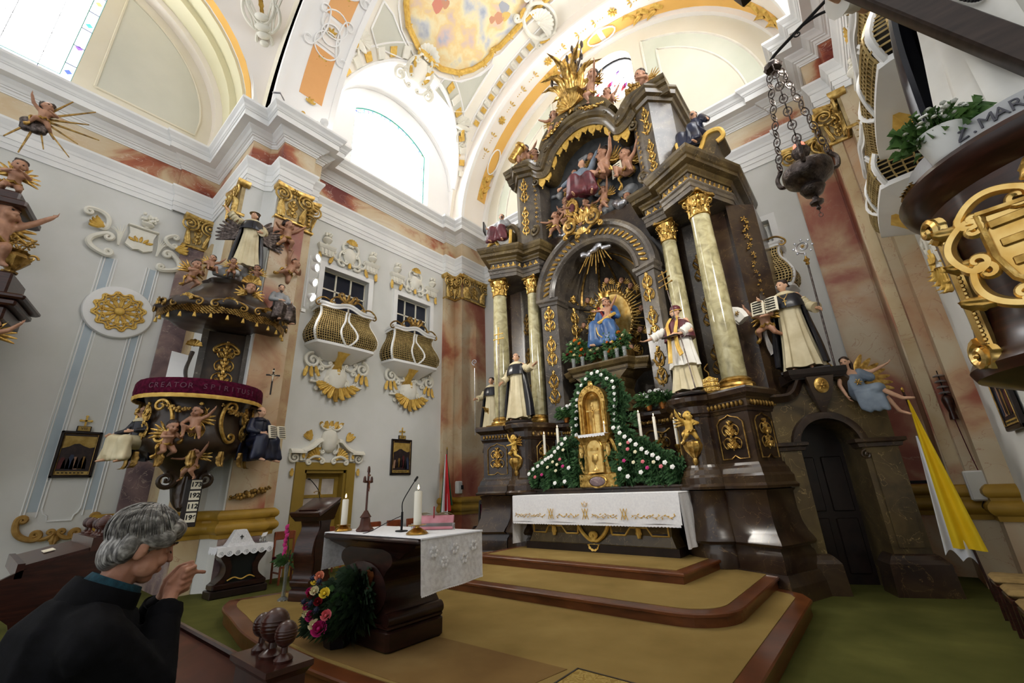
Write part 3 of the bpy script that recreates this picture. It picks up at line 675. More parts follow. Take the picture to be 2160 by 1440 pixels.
# strapwork on the triumphal arch
for th_ in (147,128):
    F=vframe(th_,3.41,5.19)
    for dx,dz,r in ((0,0,.26),(0,.3,.34),(0,-.3,.34)): MB().tube([tuple(F @ Vector((dx+r*cos(a),-.02,dz+r*sin(a)))) for a in [2*pi*i/20 for i in range(21)]],.022,5).obj('strapwork','vault_white',ta)
    for s in (-1,1): ccurl((s*.34,-.5),(s*.2,.5),.1,.022,.3,.3,-.02,s).xf(F).obj('strapwork','vault_white',ta)
    for k in range(5): leaf(.16,.08,2).xf(F @ TR(0,-.02,-.75,ry=(k-2)*.9)).obj('gilt_spray','ochre_gilt',ta); leaf(.16,.08,2).xf(F @ TR(0,-.02,.05,ry=(k-2)*.9)).obj('gilt_spray','ochre_gilt',ta)
for k in range(4): leaf(.16,.1,2).xf(vframe(169.5,3.41,5.19) @ TR(0,-.02,0,ry=(k-1.5)*.8)).obj('gilt_spray','ochre_gilt',ta)
# sail vault of the nave and its corner pendentive
RS,ZN=7.52,11.25
mb=MB().grid(40,30,lambda u,v: (lambda x,y: (x,y,ZN+sqrt(max(.0,RS*RS-(x-XC) ** 2-(y-NC) ** 2))))(-10.8+12.7*u,-5.6+8.24*v)); mb.obj('nave_vault','vault_pink',link('ceiling_nave',None,None,kind='structure'))
def PS(x,y): return Vector((x,y,ZN+sqrt(max(0,RS*RS-(x-XC) ** 2-(y-NC) ** 2))))
d=Vector((XC,NC,ZN)); st=link('trim_12',None,None,kind='structure')
def pfr(q,rot=0):
    p=PS(XC-(XC+10.55)*1+q*.62*1.0,2.4-q*.42); n=(d-p).normalized(); upv=Vector((n.x,n.y,0)).normalized(); return frame(p+n*.03,Vector((0,0,1)).cross(n)*-1,upv+Vector((0,0,.6))) @ Matrix.Rotation(rot,4,'Y')
F=pfr(.16)
for z,w_ in ((.0,.2),(.2,.28),(.38,.34),(.62,.3)): MB().ell((0,-.03,z),(w_*.6,.08,.1),6,10).xf(F).obj('cascade_step','stucco',st)
for s in (-1,1):
    for a,b,w_ in (((.06,-.2),(.16,.2),.08),((.2,.3),(.42,.9),.12),((.12,.5),(.3,1.2),.1)): ccurl((s*a[0],a[1]),(s*b[0],b[1]),w_,.045,y=-.06,d=-s).xf(F).obj('scroll','stucco',st)
    for k in range(3): MB().tube([tuple(F @ Vector(p)) for p in curve([(s*(.1+.07*k),-.04,.3),(s*(.16+.08*k),-.08,.7),(s*(.34+.1*k),-.04,1.15)],5)],.03,5).obj('reed','stucco',st)
for k in range(5): leaf(.32,.2-.02*k,3,.3).xf(F @ TR(0,-.12,1.15-.2*k)).obj('gilt_leaf','ochre_gilt',st)
shell(.16,7).xf(F @ TR(0,-.12,1.45)).obj('gilt_shell','ochre_gilt',st)
for k in range(6): MB().ell((.05*(-1) ** k,-.05,-.15-.08*k),(.07-.006*k,.04,.06),5,8).xf(F).obj('drop','stucco',st)

# ================================================================ FIGURES (local frame: facing -y, x to the viewer's right, z up)
ADULT=dict(hip=(0,0,.93),chest=(0,0,1.26),neck=(0,.01,1.43),head=(0,-.015,1.58),shL=(-.17,.01,1.37),shR=(.17,.01,1.37),elL=(-.25,.02,1.1),elR=(.25,.02,1.1),
             wrL=(-.25,-.1,.88),wrR=(.25,-.1,.88),knL=(-.1,-.03,.5),knR=(.1,-.03,.5),anL=(-.1,.01,.08),anR=(.1,.01,.08),toL=(-.13,-.15,.035),toR=(.13,-.15,.035))
CHILD=dict(hip=(0,0,.31),chest=(0,0,.46),neck=(0,.0,.545),head=(0,-.012,.64),shL=(-.1,0,.51),shR=(.1,0,.51),elL=(-.2,-.02,.44),elR=(.2,-.02,.44),
             wrL=(-.27,-.08,.5),wrR=(.27,-.08,.5),knL=(-.09,-.09,.18),knR=(.09,-.07,.16),anL=(-.07,0,.05),anR=(.09,.03,.04),toL=(-.09,-.07,.02),toR=(.11,-.04,.01))
def headmat(J,yaw=0,pit=0,rol=0,sc=1):
    return Matrix.Translation(J['head']) @ Matrix.Rotation(yaw,4,'Z') @ Matrix.Rotation(pit,4,'X') @ Matrix.Rotation(rol,4,'Y') @ Matrix.Scale(sc,4)
def add_head(m,T,child=False):
    h=MB(); w=1.12 if child else 1
    h.ell((0,.012,.03),(.076*w,.094,.09),8,12); h.ell((0,-.022,-.035),(.058*w,.066,.075),7,10); h.ell((0,-.045,-.085),(.032,.032,.026),5,8)
    h.cap((0,-.09,.012),(0,-.112,-.028),.010,.017,6); h.ell((0,-.085,-.062),(.027,.016,.009),4,8); h.ell((0,-.083,-.073),(.022,.015,.007),4,8)
    for s in (-1,1):
        h.ell((s*.079*w,.018,-.012),(.014,.026,.036),5,8); h.ell((s*.034,-.064,-.026),(.026*w,.026,.026),5,8); h.ell((s*.032,-.078,.032),(.03,.012,.009),4,8)
    if child:
        for s in (-1,1): h.ell((s*.045,-.055,-.04),(.036,.034,.034),5,8)
    m.merge(h,T)
def eyes(T,parent,m='ink'):
    e=MB()
    for s in (-1,1): e.ell((s*.031,-.084,.008),(.013,.008,.0075),4,8)
    e.xf(T).obj('eyes',m,parent)
def add_hand(m,w,d,nrm,side,s=1,curl=.5):
    """palm and five fingers; d along the hand, nrm out of the palm, side +1/-1 puts the thumb"""
    w,d,nrm=Vector(w),Vector(d).normalized(),Vector(nrm); nrm=(nrm-d*nrm.dot(d)).normalized(); b=d.cross(nrm)*side
    q=Matrix(((b.x,nrm.x,d.x,0),(b.y,nrm.y,d.y,0),(b.z,nrm.z,d.z,0),(0,0,0,1)))
    m.ell(w+d*.05*s,(.042*s,.018*s,.055*s),6,10,q)
    for k in range(4):
        x=(-1.5+k)*.020*s; L=(.075,.085,.08,.062)[k]*s; p0=w+b*x+d*.088*s
        p1=p0+(d*cos(curl*.6)+nrm*sin(curl*.6))*L*.5; p2_=p1+(d*cos(curl*1.7)+nrm*sin(curl*1.7))*L*.5
        m.cap(p0-d*.02*s,p1,.0105*s,.0095*s,6); m.cap(p1,p2_,.0095*s,.008*s,6)
    p0=w-b*.03*s+d*.03*s; p1=p0+(-b*.6+d*.7+nrm*.35).normalized()*.04*s; m.cap(p0,p1,.013*s,.011*s,6); m.cap(p1,p1+(d*.9+nrm*.4).normalized()*.032*s,.011*s,.009*s,6)
def human(kind='adult',hy=0,hp=0,hr=0,curl=.5,handn=None,feet=True,**kw):
    J=dict(ADULT if kind == 'adult' else CHILD); J.update(kw); m=MB(); a=kind == 'adult'
    V_={k: Vector(v) for k,v in J.items()}
    if a: R=dict(pel=(.15,.11,.13),ch=(.165,.115,.17),nk=.052,ua=(.052,.042),fa=(.042,.028),th=(.085,.06),sh=(.056,.036),hs=1)
    else: R=dict(pel=(.1,.09,.085),ch=(.1,.082,.1),nk=.036,ua=(.042,.036),fa=(.036,.026),th=(.066,.048),sh=(.046,.028),hs=.6)
    d=(V_['chest']-V_['hip']).normalized(); q=d.to_track_quat('Z','Y').to_matrix().to_4x4() if abs(d.z)<.999 else Matrix()
    m.ell(V_['hip'],R['pel'],7,12); m.ell(V_['chest'],R['ch'],8,12); m.cap(V_['hip'],V_['chest'],R['pel'][1]*1.05,R['ch'][1]*1.0)
    m.cap(V_['chest'],V_['neck'],R['nk']*1.5,R['nk']); m.cap(V_['neck'],V_['head'],R['nk'])
    T=headmat(J,hy,hp,hr,1 if a else 1.08); add_head(m,T,not a)
    for s in 'LR':
        sg=-1 if s == 'L' else 1
        m.cap(V_['chest']+Vector((0,0,.06 if a else .03)),V_['sh' + s],R['ua'][0]*1.2,R['ua'][0]*1.05); m.cap(V_['sh' + s],V_['el' + s],*R['ua']); m.cap(V_['el' + s],V_['wr' + s],*R['fa'])
        dd=V_['wr' + s]-V_['el' + s]; n=Vector(handn[s]) if handn and s in handn else Vector((-sg,-.3,-.2)); add_hand(m,V_['wr' + s],dd,n,sg,R['hs'],curl)
        hj=V_['hip']+Vector((sg*(.085 if a else .06),0,-.03)); m.cap(hj,V_['kn' + s],*R['th']); m.cap(V_['kn' + s],V_['an' + s],*R['sh'])
        m.cap(V_['an' + s],V_['to' + s],R['sh'][1],R['sh'][1]*.7)
    return m,J,T
def hair(T,style='short',seed=0):
    m=MB(); r=random.Random(seed)
    if style == 'tonsure':
        for k in range(18): a=radians(-25+230*k/17); m.ell((.078*cos(a),.016+.09*sin(a),.018),(.022,.022,.03),4,7)
    elif style == 'bald': m.ell((0,.06,-.01),(.07,.045,.05),5,8)
    else:
        m.ell((0,.026,.045),(.086,.1,.088),7,12)
        for k in range(26 if style == 'curls' else 16):
            a=r.uniform(-.4,pi+.4); z=r.uniform(-.02,.11); q=sqrt(max(.1,1-(z/.14) ** 2)); m.ell((.084*q*cos(a),.026+.1*q*sin(a),z),r.uniform(.018,.028),4,7)
        if style == 'long':
            for s in (-1,1):
                for k in range(6): m.ell((s*(.07+.012*sin(k)),.05,-.02-.03*k),(.03,.04,.03),4,7)
            for k in range(5): m.ell((0,.09,-.02-.035*k),(.07,.035,.035),4,7)
    return m.xf(T)
def beard(T):
    m=MB()
    for k in range(5): m.ell((0,-.06-.006*k,-.075-.024*k),(.05-.007*k,.032,.026),5,8)
    return m.xf(T)
def robe(secs,nf=9,seg=54,seed=0):
    """gown: closed loft through (cx,cy,z,rx,ry,fold) rings with hanging folds"""
    r=random.Random(seed); ph=[r.uniform(0,6.3) for _ in range(4)]; loops=[]
    S_=curve(secs,4)
    for k,(cx,cy,z,rx,ry,am) in enumerate(S_):
        l=[]
        for i in range(seg):
            t=2*pi*i/seg; f=abs(sin(nf*.5*t+ph[0]+.5*sin(2*t+ph[1])+z*.4)); g=1+am*(f*1.6-.8)+am*.5*sin(3*t+ph[2])+am*.35*sin((nf+4)*t+ph[3])
            l.append((cx+rx*g*cos(t),cy+ry*g*sin(t),z+am*.15*sin(5*t+ph[1])))
        loops.append(l)
    return MB().loft(loops)
def cape(secs,a0,a1,nf=7,seed=1,th=.02,nu=36):
    """open mantle round the back: rings (cx,cy,z,rx,ry,fold), spanning angles a0..a1 (0 = viewer's right, pi/2 = back)"""
    r=random.Random(seed); p=[r.uniform(0,6.3) for _ in range(3)]; S_=curve(secs,4); n=len(S_)
    def f(u,v,o):
        cx,cy,z,rx,ry,am=S_[min(n-1,int(round(v*(n-1))))]; t=a0+(a1-a0)*u
        g=1+am*(abs(sin(nf*t*.5+p[0]))*1.5-.7)+am*.4*sin(nf*1.7*t+p[1])
        return (cx+(rx*g-o)*cos(t),cy+(ry*g-o)*sin(t),z+am*.2*sin(4*t+p[2]))
    loops=[]
    for j in range(n): v=j/(n-1); loops.append([f(i/nu,v,0) for i in range(nu+1)]+[f(i/nu,v,th) for i in range(nu,-1,-1)])
    return MB().loft(loops)
def sleeve(p0,p1,r0,r1,folds=.12,n=9):
    P=[Vector(p0).lerp(Vector(p1),i/n) for i in range(n+1)]; return MB().tube(P,[(r0+(r1-r0)*i/n)*(1+folds*sin(i*2.3)) for i in range(n+1)],12)
def wing(L=.5,n=8,spread=1.2,s=1,th=.02):
    """feathered wing rising outward from the origin, s=+1 to the viewer's right"""
    m=MB()
    for row,(q,k) in enumerate(((1,n),(.62,n-1),(.36,n-2))):
        for i in range(k):
            a=radians(72)-spread*i/(k-1); l=L*q*(1-.35*i/k); d=Vector((s*cos(a),.12,sin(a)))
            o=Vector((s*L*.10*i/k,.02-.02*row,-L*.12*i/k)); P=[o,o+d*l*.5+Vector((0,-.02*row,.03*L)),o+d*l+Vector((s*.06*L,0,-.07*L))]
            m.tube(curve(P,4),lambda t: L*.09*q ** .5*(sin(pi*min(.97,t*.85+.15)) ** .6),6,flat=.3,ref=(0,1,0))
    m.tube(curve([(0,0,-.02),(s*L*.1,0,L*.2),(s*L*.34,.03,L*.42)],5),lambda t: L*.085*(1.1-t*.7),7); return m
def sash(c,rx,ry,r,seed=0,tail=True):
    m=MB(); q=random.Random(seed); P=[(c[0]+rx*cos(a),c[1]+ry*sin(a),c[2]+.03*sin(2*a+q.random()*6)) for a in [2*pi*i/20 for i in range(21)]]
    m.tube(P,lambda t: r*(1+.3*sin(t*20)),6)
    if tail: x=c[0]+rx*q.choice((-1,1)); m.tube(curve([(x,c[1],c[2]),(x*1.5,c[1]-.05,c[2]-.08),(x*1.3,c[1]-.02,c[2]-.2),(x*1.9,c[1],c[2]-.26)],5),lambda t: r*(1.1+.5*sin(t*9)),7)
    return m
PMESH={}
POSES={
    'fly': dict(elL=(-.2,-.05,.58),wrL=(-.26,-.1,.72),elR=(.18,-.1,.45),wrR=(.1,-.22,.42),knL=(-.1,-.12,.2),anL=(-.16,.02,.1),toL=(-.2,0,.04),knR=(.12,-.02,.15),anR=(.2,.1,.08),toR=(.25,.12,.02)),
    'sit': dict(elL=(-.2,-.05,.4),wrL=(-.16,-.18,.36),elR=(.2,-.02,.56),wrR=(.3,-.08,.68),knL=(-.11,-.2,.32),anL=(-.1,-.2,.15),toL=(-.1,-.28,.12),knR=(.12,-.18,.30),anR=(.16,-.16,.12),toR=(.18,-.24,.09)),
    'reach': dict(elL=(-.22,-.02,.46),wrL=(-.34,-.08,.46),elR=(.2,-.06,.6),wrR=(.3,-.12,.72),knL=(-.12,-.08,.17),anL=(-.2,.02,.04),toL=(-.22,-.06,.0),knR=(.06,-.14,.2),anR=(.1,-.02,.06),toR=(.12,-.1,.03)),
    'kneel': dict(hip=(0,.02,.26),chest=(0,-.04,.40),neck=(0,-.07,.48),head=(0,-.1,.57),shL=(-.1,-.05,.44),shR=(.1,-.05,.44),elL=(-.16,-.14,.36),wrL=(-.08,-.24,.36),elR=(.16,-.14,.36),wrR=(.08,-.24,.38),knL=(-.09,-.15,.1),anL=(-.09,.06,.06),toL=(-.09,.14,.03),knR=(.09,-.14,.1),anR=(.1,.06,.06),toR=(.1,.14,.03)),
}
def putto_mesh(pose,vox):
    k=(pose,vox)
    if k not in PMESH:
        hy,hp={'fly': (.4,-.2),'sit': (-.4,.1),'reach': (.5,-.1),'kneel': (0,.3)}[pose]
        m,J,T=human('child',hy=hy,hp=hp,**POSES[pose]); me=blob(m,vox,1); me.name='body'; me.materials.append(MATS['putto_skin'])
        hm=blob(hair(T,'curls',3),vox,1); hm.name='hair'; hm.materials.append(MATS['hair_dark'])
        W=[]
        for s in (-1,1):
            w_=wing(.3,5,1.4,s).xf(Matrix.Translation(Vector(J['chest'])+Vector((s*.04,.08,.02)))); W.append(w_.mesh('wing','gold'))
        h=J['hip']; sm=sash((h[0],h[1],h[2]-.02),.115,.105,.022,len(pose)).mesh('drapery','gold')
        ey=MB()
        for s in (-1,1): ey.ell((s*.033,-.086,.006),(.013,.008,.008),4,7)
        PMESH[k]=(me,hm,W,sm,ey.xf(T).mesh('eyes','ink'))
    return PMESH[k]
def putto(M,pose='fly',label=None,parent=None,group=None,wings=True,drape=True,vox=.016,name='putto',cat='statue',skin=None,hairm=None):
    """carved child angel: a thing of its own, or (with a parent) one part with sub-parts"""
    me,hm,W,sm,ey=putto_mesh(pose,vox)
    if parent is None: o=link(name,None,None,label,cat,group,M=M); b=link('body',me,o)
    else: o=b=link(name,me,parent,label=label,M=M)
    if skin: b.data=me.copy(); b.data.materials[0]=MATS[skin]
    link('hair',hm,o); link('eyes',ey,o)
    if wings:
        for w_ in W: link('wing',w_,o)
    if drape: link('drapery',sm,o)
    return o
def cherub(M,parent,r=1):
    """winged cherub head"""
    if 'cherub' not in PMESH:
        m=MB(); add_head(m,Matrix.Scale(1,4),True); a=blob(m,.014,1); a.materials.append(MATS['putto_skin']); h=blob(hair(Matrix(),'curls',5),.016,1); h.materials.append(MATS['hair_dark'])
        W=[wing(.22,5,1.5,s).xf(TR(s*.05,.03,-.1)).mesh('wing','gold') for s in (-1,1)]; PMESH['cherub']=(a,h,W)
    a,h,W=PMESH['cherub']; o=link('cherub_head',a,parent,M=M); link('hair',h,o); [link('wing',w_,o) for w_ in W]; return o
def clouds(pts,m,name,parent,vox=.05):
    b=MB(); rn=random.Random(int(pts[0][0]*100) & 255)
    for x,y,z,r in pts:
        for k in range(5): b.ell((x+rn.uniform(-.6,.6)*r,y+rn.uniform(-.1,.25)*r,z+rn.uniform(-.4,.4)*r),(r*rn.uniform(.4,.65),r*.4,r*rn.uniform(.3,.5)),5,8)
    return bobj(name,b,m,parent,vox,2,kind='stuff')

# ================================================================ HIGH ALTAR RETABLE (local x from its axis, y = depth from 8.5)
AX,AY=-4.25,8.5
alt=thing('high_altar','tall dark marbled altar retable with gilded capitals, arched niche and curved attic','altar',(AX,AY,0))
def mir(path): return [(-x,y) for x,y in path]
def both(path,prof,m,name,parent=alt,smooth=False):
    for k,(p,s) in enumerate(((path,1),(mir(path),-1))): MB().sweep(p,prof,side=s).obj(name,m,parent,smooth=smooth)
def along(path,step,z,off,fn,m,name,parent=alt,side=1,kind=None,start=.5):
    """row of small ornaments along a plan path, facing outward; one joined part"""
    mb=MB()
    for i in range(len(path)-1):
        (x0,y0),(x1,y1)=path[i],path[i+1]; dx,dy=x1-x0,y1-y0; L=sqrt(dx*dx+dy*dy); n=int(L/step)
        if n<1: continue
        nx,ny=dy/L*side,-dx/L*side
        for k in range(n):
            t=(k+start)/n; M=frame((x0+dx*t+nx*off,y0+dy*t+ny*off,z),(-ny*side*side,nx*side*side,0) if False else ((dx/L)*side,(dy/L)*side,0),(0,0,1)); mb.merge(fn(k),M)
    o=mb.obj(name,m,parent,kind=kind); return o
PED=[(.62,.02),(1.1,.02),(1.42,-.12),(1.5,-.4)]+curve([(1.58,-.55),(1.70,-.8),(1.95,-.92),(2.16,-.84),(2.22,-.76)],4)+[(2.85,-1.03),(3.08,-.42),(3.1,1.9)]
PEDo=[(1.5,-.4)]+PED[4:]
def core(path,z0,z1,m,name,back=1.9):
    for s in (1,-1):
        p=[(s*x,y) for x,y in path]; q=[(s*path[0][0],back)]
        MB().prism(p+q,z0,z1).obj(name,m,alt,smooth=False)
core(PED,.0,2.97,'brown_marble','pedestal_core')
both(PED,[(0,2.62),(.02,2.62),(.03,2.66),(.05,2.68),(.05,2.8),(.09,2.84),(.14,2.88),(.15,2.95),(.13,2.985),(0,2.99)],'brown_marble','pedestal_cornice')
both(PED,[(0,1.46),(.14,1.46),(.15,1.5),(.11,1.54),(.11,1.64),(.08,1.68),(.06,1.76),(.03,1.8),(.015,1.84),(0,1.84)],'brown_marble','pedestal_moulding')
both(PED[2:],[(0,1.46),(.08,1.44),(.05,1.4),(.05,1.15),(.07,.98),(.12,.84),(.17,.76),(.19,.71),(.16,.67),(.1,.66),(.1,.62),(.13,.58),(.14,.52),(.14,.33),(0,.33)],'brown_marble','pedestal_base',smooth=True)
both(PED[-4:],[(0,.34),(.16,.34),(.2,.2),(.22,.0),(0,0)],'brown_marble','plinth')
egg=lambda k: MB().ell((0,-.01,0),(.028,.03,.05),5,7)
for s in (1,-1): along([(s*x,y) for x,y in PED],.075,2.74,.055,egg,'dark_gold','gilt_eggs',side=s,kind='stuff')
# gilt panels on the pedestals
def gpanel(p0,p1,z0,z1,s=1,inset=.16):
    x0,y0=p0; x1,y1=p1; dx,dy=x1-x0,y1-y0; L=sqrt(dx*dx+dy*dy); w=L-2*inset; h=z1-z0
    if s>0: o=(x0+dx/2+dy/L*.02,y0+dy/2-dx/L*.02,z0); r=(dx,dy,0)
    else: o=(-(x0+dx/2+dy/L*.02),y0+dy/2-dx/L*.02,z0); r=(dx,-dy,0)
    M=frame(o,r,(0,0,1)); m=MB(); b=.07
    fr=[(-w/2,0,b*.3),(-w/2,0,h-b*2),(-w/2+b,0,h-b),(-b*.8,0,h-b*.6),(0,0,h-.01),(b*.8,0,h-b*.6),(w/2-b,0,h-b),(w/2,0,h-b*2),(w/2,0,b*.3),(b,0,b*.3),(0,0,b),(-b,0,b*.3),(-w/2,0,b*.3)]
    m.tube(fr,.011,5); fo=m.xf(M).obj('gilt_frame','dark_gold',alt); arabesque(h*.62,w*.8,.011,2).xf(M @ TR(0,-.012,h*.2)).obj('gilt_scrollwork','gold',fo)
for s in (1,-1):
    gpanel((2.22,-.76),(2.85,-1.03),1.88,2.6,s,.11); gpanel((2.85,-1.03),(3.08,-.42),1.88,2.6,s,.1); gpanel((1.5,-.4),(1.58,-.55),1.88,2.6,s,-.06)
# corbels with cherubs under the two standing saints
for s in (1,-1):
    M=TR(s*1.92,-.98,1.95); cb=MB().lathe([(.005,-.12),(.03,-.1),(.045,-.05),(.03,0),(.07,.05),(.13,.13),(.15,.2),(.13,.26),(.08,.28),(.01,.3)],seg=20,flute=.06,nf=10).xf(M).obj('gilt_corbel','gold',alt)
    putto(TR(s*1.92,-1.02,2.17,rz=s*.5,s=.75),'fly',parent=alt,name='corbel_putto',skin='ochre_gilt')
# centre: dark back panel, ledge for the candles and pots
MB().box(-1.45,1.45,.0,.3,.4,2.9).obj('back_panel','brown_marble',alt,smooth=False)
MB().sweep([(-1.4,-.02),(1.4,-.02)],[(0,2.7),(.03,2.7),(.05,2.78),(.1,2.82),(.14,2.88),(.14,2.94),(0,2.96)]).obj('candle_ledge','brown_marble',alt,smooth=False)
along([(-1.4,-.02),(1.4,-.02)],.07,2.75,.04,lambda k: MB().ell((0,-.01,0),(.025,.03,.04),4,6),'dark_gold','gilt_eggs',kind='stuff')
for s in (1,-1):
    m=MB(); P=[(s*.72,-.03,2.0),(s*.72,-.03,2.45),(s*.85,-.03,2.58),(s*1.1,-.03,2.52),(s*1.28,-.03,2.6),(s*1.38,-.03,2.4),(s*1.36,-.03,2.0),(s*.72,-.03,2.0)]; m.tube(curve(P,3),.018,5); m.obj('gilt_frame','dark_gold',alt)
    arabesque(.5,.4,.014,2).xf(TR(s*1.05,-.02,1.98)).obj('gilt_scrollwork','dark_gold',alt)
# predella
MB().sweep([(-1.75,.5),(-1.75,-.78),(1.75,-.78),(1.75,.5)],[(0,1.2),(.02,1.2),(.02,1.5),(.05,1.52),(.05,1.55),(0,1.56)]).box(-1.74,1.74,-.77,.1,1.2,1.555).obj('predella','brown_marble',alt,smooth=False)
# ---- columns
def capital(r,h,square=True):
    """composite capital, returns list of (name, mesh builder, material)"""
    bell=MB().lathe([(r*.92,0),(r*1.06,h*.03),(r*1.06,h*.07),(r*.9,h*.1),(r*.95,h*.5),(r*1.15,h*.78),(r*1.2,h*.84),(.01,h*.86)],seg=24)
    lv=MB()
    for row,(n,z,q,hh) in enumerate(((8,.08,.95,.42),(8,.36,1.02,.36))):
        for k in range(n): a=2*pi*(k+.5*row)/n; lv.merge(leaf(h*hh,r*.75,3,.55),TR(r*q*cos(a),r*q*sin(a),h*z,rz=a+pi/2))
    vo=MB()
    for k in range(4):
        a=pi/4+k*pi/2
        for s in (-1,1): v=spiral(0,0,r*.42,1.5,pi/2,s,.26,.14,20,0,.1); vo.merge(v,TR(r*1.22*cos(a)+s*r*.12*sin(a),r*1.22*sin(a)-s*r*.12*cos(a),h*.74,rz=a+(0 if s>0 else pi)))
    A=[]
    for k in range(4):
        a=pi/4+k*pi/2; b=a+pi/2; A += [(r*1.85*cos(a-.07),r*1.85*sin(a-.07)),(r*1.85*cos(a+.07),r*1.85*sin(a+.07))]+[(r*1.12*cos((a+b)/2),r*1.12*sin((a+b)/2))]
    ab=MB().prism(A,h*.88,h*.94).prism([(x*.96,y*.96) for x,y in A],h*.94,h)
    for k in range(4): a=k*pi/2; ab.merge(rosette(r*.28,6),TR(r*1.16*cos(a),r*1.16*sin(a),h*.9,rz=a+pi/2))
    return [('bell',bell),('acanthus_leaves',lv),('volutes',vo),('abacus',ab)]
CAPM={}
def column(x,y,z0,z1,r,parent,M0=None):
    sh=MB().lathe([(r*1.0,0),(r*1.02,(z1-z0)*.3),(r*.98,(z1-z0)*.6),(r*.86,z1-z0)],(x,y,z0),32)
    co=sh.obj('column','column_marble',parent,label='polished pale marble column shaft')
    pl=MB().box(x-r*1.5,x+r*1.5,y-r*1.5,y+r*1.5,z0-.24,z0-.16); pl.lathe([(r*1.42,-.16),(r*1.5,-.13),(r*1.45,-.09),(r*1.25,-.07),(r*1.2,-.05),(r*1.3,-.03),(r*1.2,0),(r*1.02,.03)],(x,y,z0),28)
    pl.obj('column_base','gold',co)
    ca=link('capital',None,parent)
    for nm,mb in capital(r*.9,.5): mb.xf(TR(x,y,z1,rz=(-.43 if x>0 else .43) if abs(x)>2.2 else 0)).obj(nm,'gold',ca)
for s in (1,-1):
    column(s*2.66,-.5,3.22,6.52,.205,alt); column(s*1.86,-.05,3.22,6.5,.175,alt)
# ---- wall behind the columns, niche, jambs
NR_,NZ_=1.08,6.12
A=[(NR_*cos(pi*i/24),NZ_+NR_*sin(pi*i/24)) for i in range(25)]
out=[(1.6,2.97),(2.5,2.97),(3.25,2.97),(3.25,7.5),(1.6,8.3),(-1.6,8.3),(-3.25,7.5),(-3.25,2.97),(-2.5,2.97),(-1.6,2.97)]
plate([(1.08,2.97),(3.2,2.97),(3.2,7.6),(1.6,8.2),(-1.6,8.2),(-3.2,7.6),(-3.2,2.97),(-1.08,2.97)]+A[::-1],[],XZ(.32),-.3,0).obj('back_wall','brown_marble',alt,smooth=False)
# niche apse and half dome
m=MB(); m.lathe([(NR_,2.9),(NR_,4.0),(NR_,5.2),(NR_,NZ_)],(0,.32,0),24,0,pi); m.obj('niche_wall','grey_marble',alt)
m=MB(); m.lathe([(NR_*cos(a),NZ_+NR_*sin(a)) for a in [pi/2*i/10 for i in range(11)]],(0,.32,0),24,0,pi); m.obj('niche_dome','grey_marble',alt)
for k in range(1,6):
    a=pi*k/6; m=MB(); P=[((NR_-.02)*cos(b)*cos(a),.32+(NR_-.02)*cos(b)*sin(a),NZ_+(NR_-.02)*sin(b)) for b in [pi/2*i/12 for i in range(11)]]; m.tube(P,lambda t: .05*(1-.7*t),5); m.obj('dome_rib','dark_gold',alt)
for k in range(6):
    a=pi*(k+.5)/6; c,s_=cos(a),sin(a); M=frame((1.05*c,.32+1.05*s_,4.5),(s_,-c,0),(0,0,1)); m=arabesque(1.5,.34,.014,4).xf(M); m.obj('gilt_scrollwork','gold',alt)
    M=frame((1.04*c,.32+1.04*s_,6.2),(s_,-c,0),(0,0,1)); m=MB().merge(leaf(.22,.24,3)); m.merge(ccurl((-.17,.0),(0,.02),.04,.014)); m.merge(ccurl((.17,.0),(0,.02),.04,.014,d=-1)); m.xf(M).obj('gilt_fleuron','gold',alt)
m=MB(); m.lathe([(NR_,NZ_-.1),(NR_-.06,NZ_-.08),(NR_-.08,NZ_),(NR_-.05,NZ_+.03),(NR_,NZ_+.04)],(0,.32,0),24,0,pi); m.obj('niche_cornice','grey_marble',alt)
# jamb pilasters of the niche
for s in (1,-1):
    P=[(s*1.08,.35),(s*1.1,-.1),(s*1.5,-.22),(s*1.58,.2)]
    MB().prism(P,2.97,6.0).obj('niche_pilaster','grey_marble',alt,smooth=False)
    MB().sweep(P,[(0,5.95),(.03,5.96),(.05,6.02),(.09,6.06),(.1,6.13),(0,6.15)],side=s).prism(P,5.95,6.14).obj('pilaster_cornice','grey_marble',alt,smooth=False)
    M=frame((s*1.3,-.175,3.4),(s*.4,s*-.12*s,0) if s>0 else (.4,.12,0),(0,0,1))
    arabesque(.8,.26,.015,2).xf(M).obj('gilt_scrollwork','gold',alt); arabesque(.75,.26,.015,2).xf(M @ TR(0,0,.95)).obj('gilt_scrollwork','gold',alt); arabesque(.65,.3,.017,2).xf(M @ TR(0,0,1.85)).obj('gilt_scrollwork','gold',alt)
# archivolt
def archv(r0,r1,y0,y1,m,name,n=40,zc=NZ_,prof=None):
    path=[(cos(pi-pi*i/n),sin(pi-pi*i/n)) for i in range(n+1)]
    prof=prof or [(r0,y1),(r0,y0),(r1,y0),(r1,y1)]
    mb=MB(); loops=[[(r*c,y,zc+r*s_) for r,y in prof] for c,s_ in path]; mb.loft(loops); return mb.obj(name,m,alt)
archv(0,0,0,0,'grey_marble','archivolt',prof=[(1.08,.35),(1.08,-.2),(1.14,-.26),(1.2,-.26),(1.22,-.2),(1.44,-.22),(1.47,-.3),(1.53,-.33),(1.6,-.3),(1.62,.35)])
gd=MB()
for i in range(1,30):
    a=pi*i/30
    if abs(a-pi/2)<.2: continue
    gd.ell((1.33*cos(a),-.22,NZ_+1.33*sin(a)),(.04,.04,.1),5,7,Matrix.Rotation(-(a-pi/2)+(.5 if a<pi/2 else -.5),4,'Y'))
gd.obj('gilt_gadroons','gold',alt,kind='stuff')
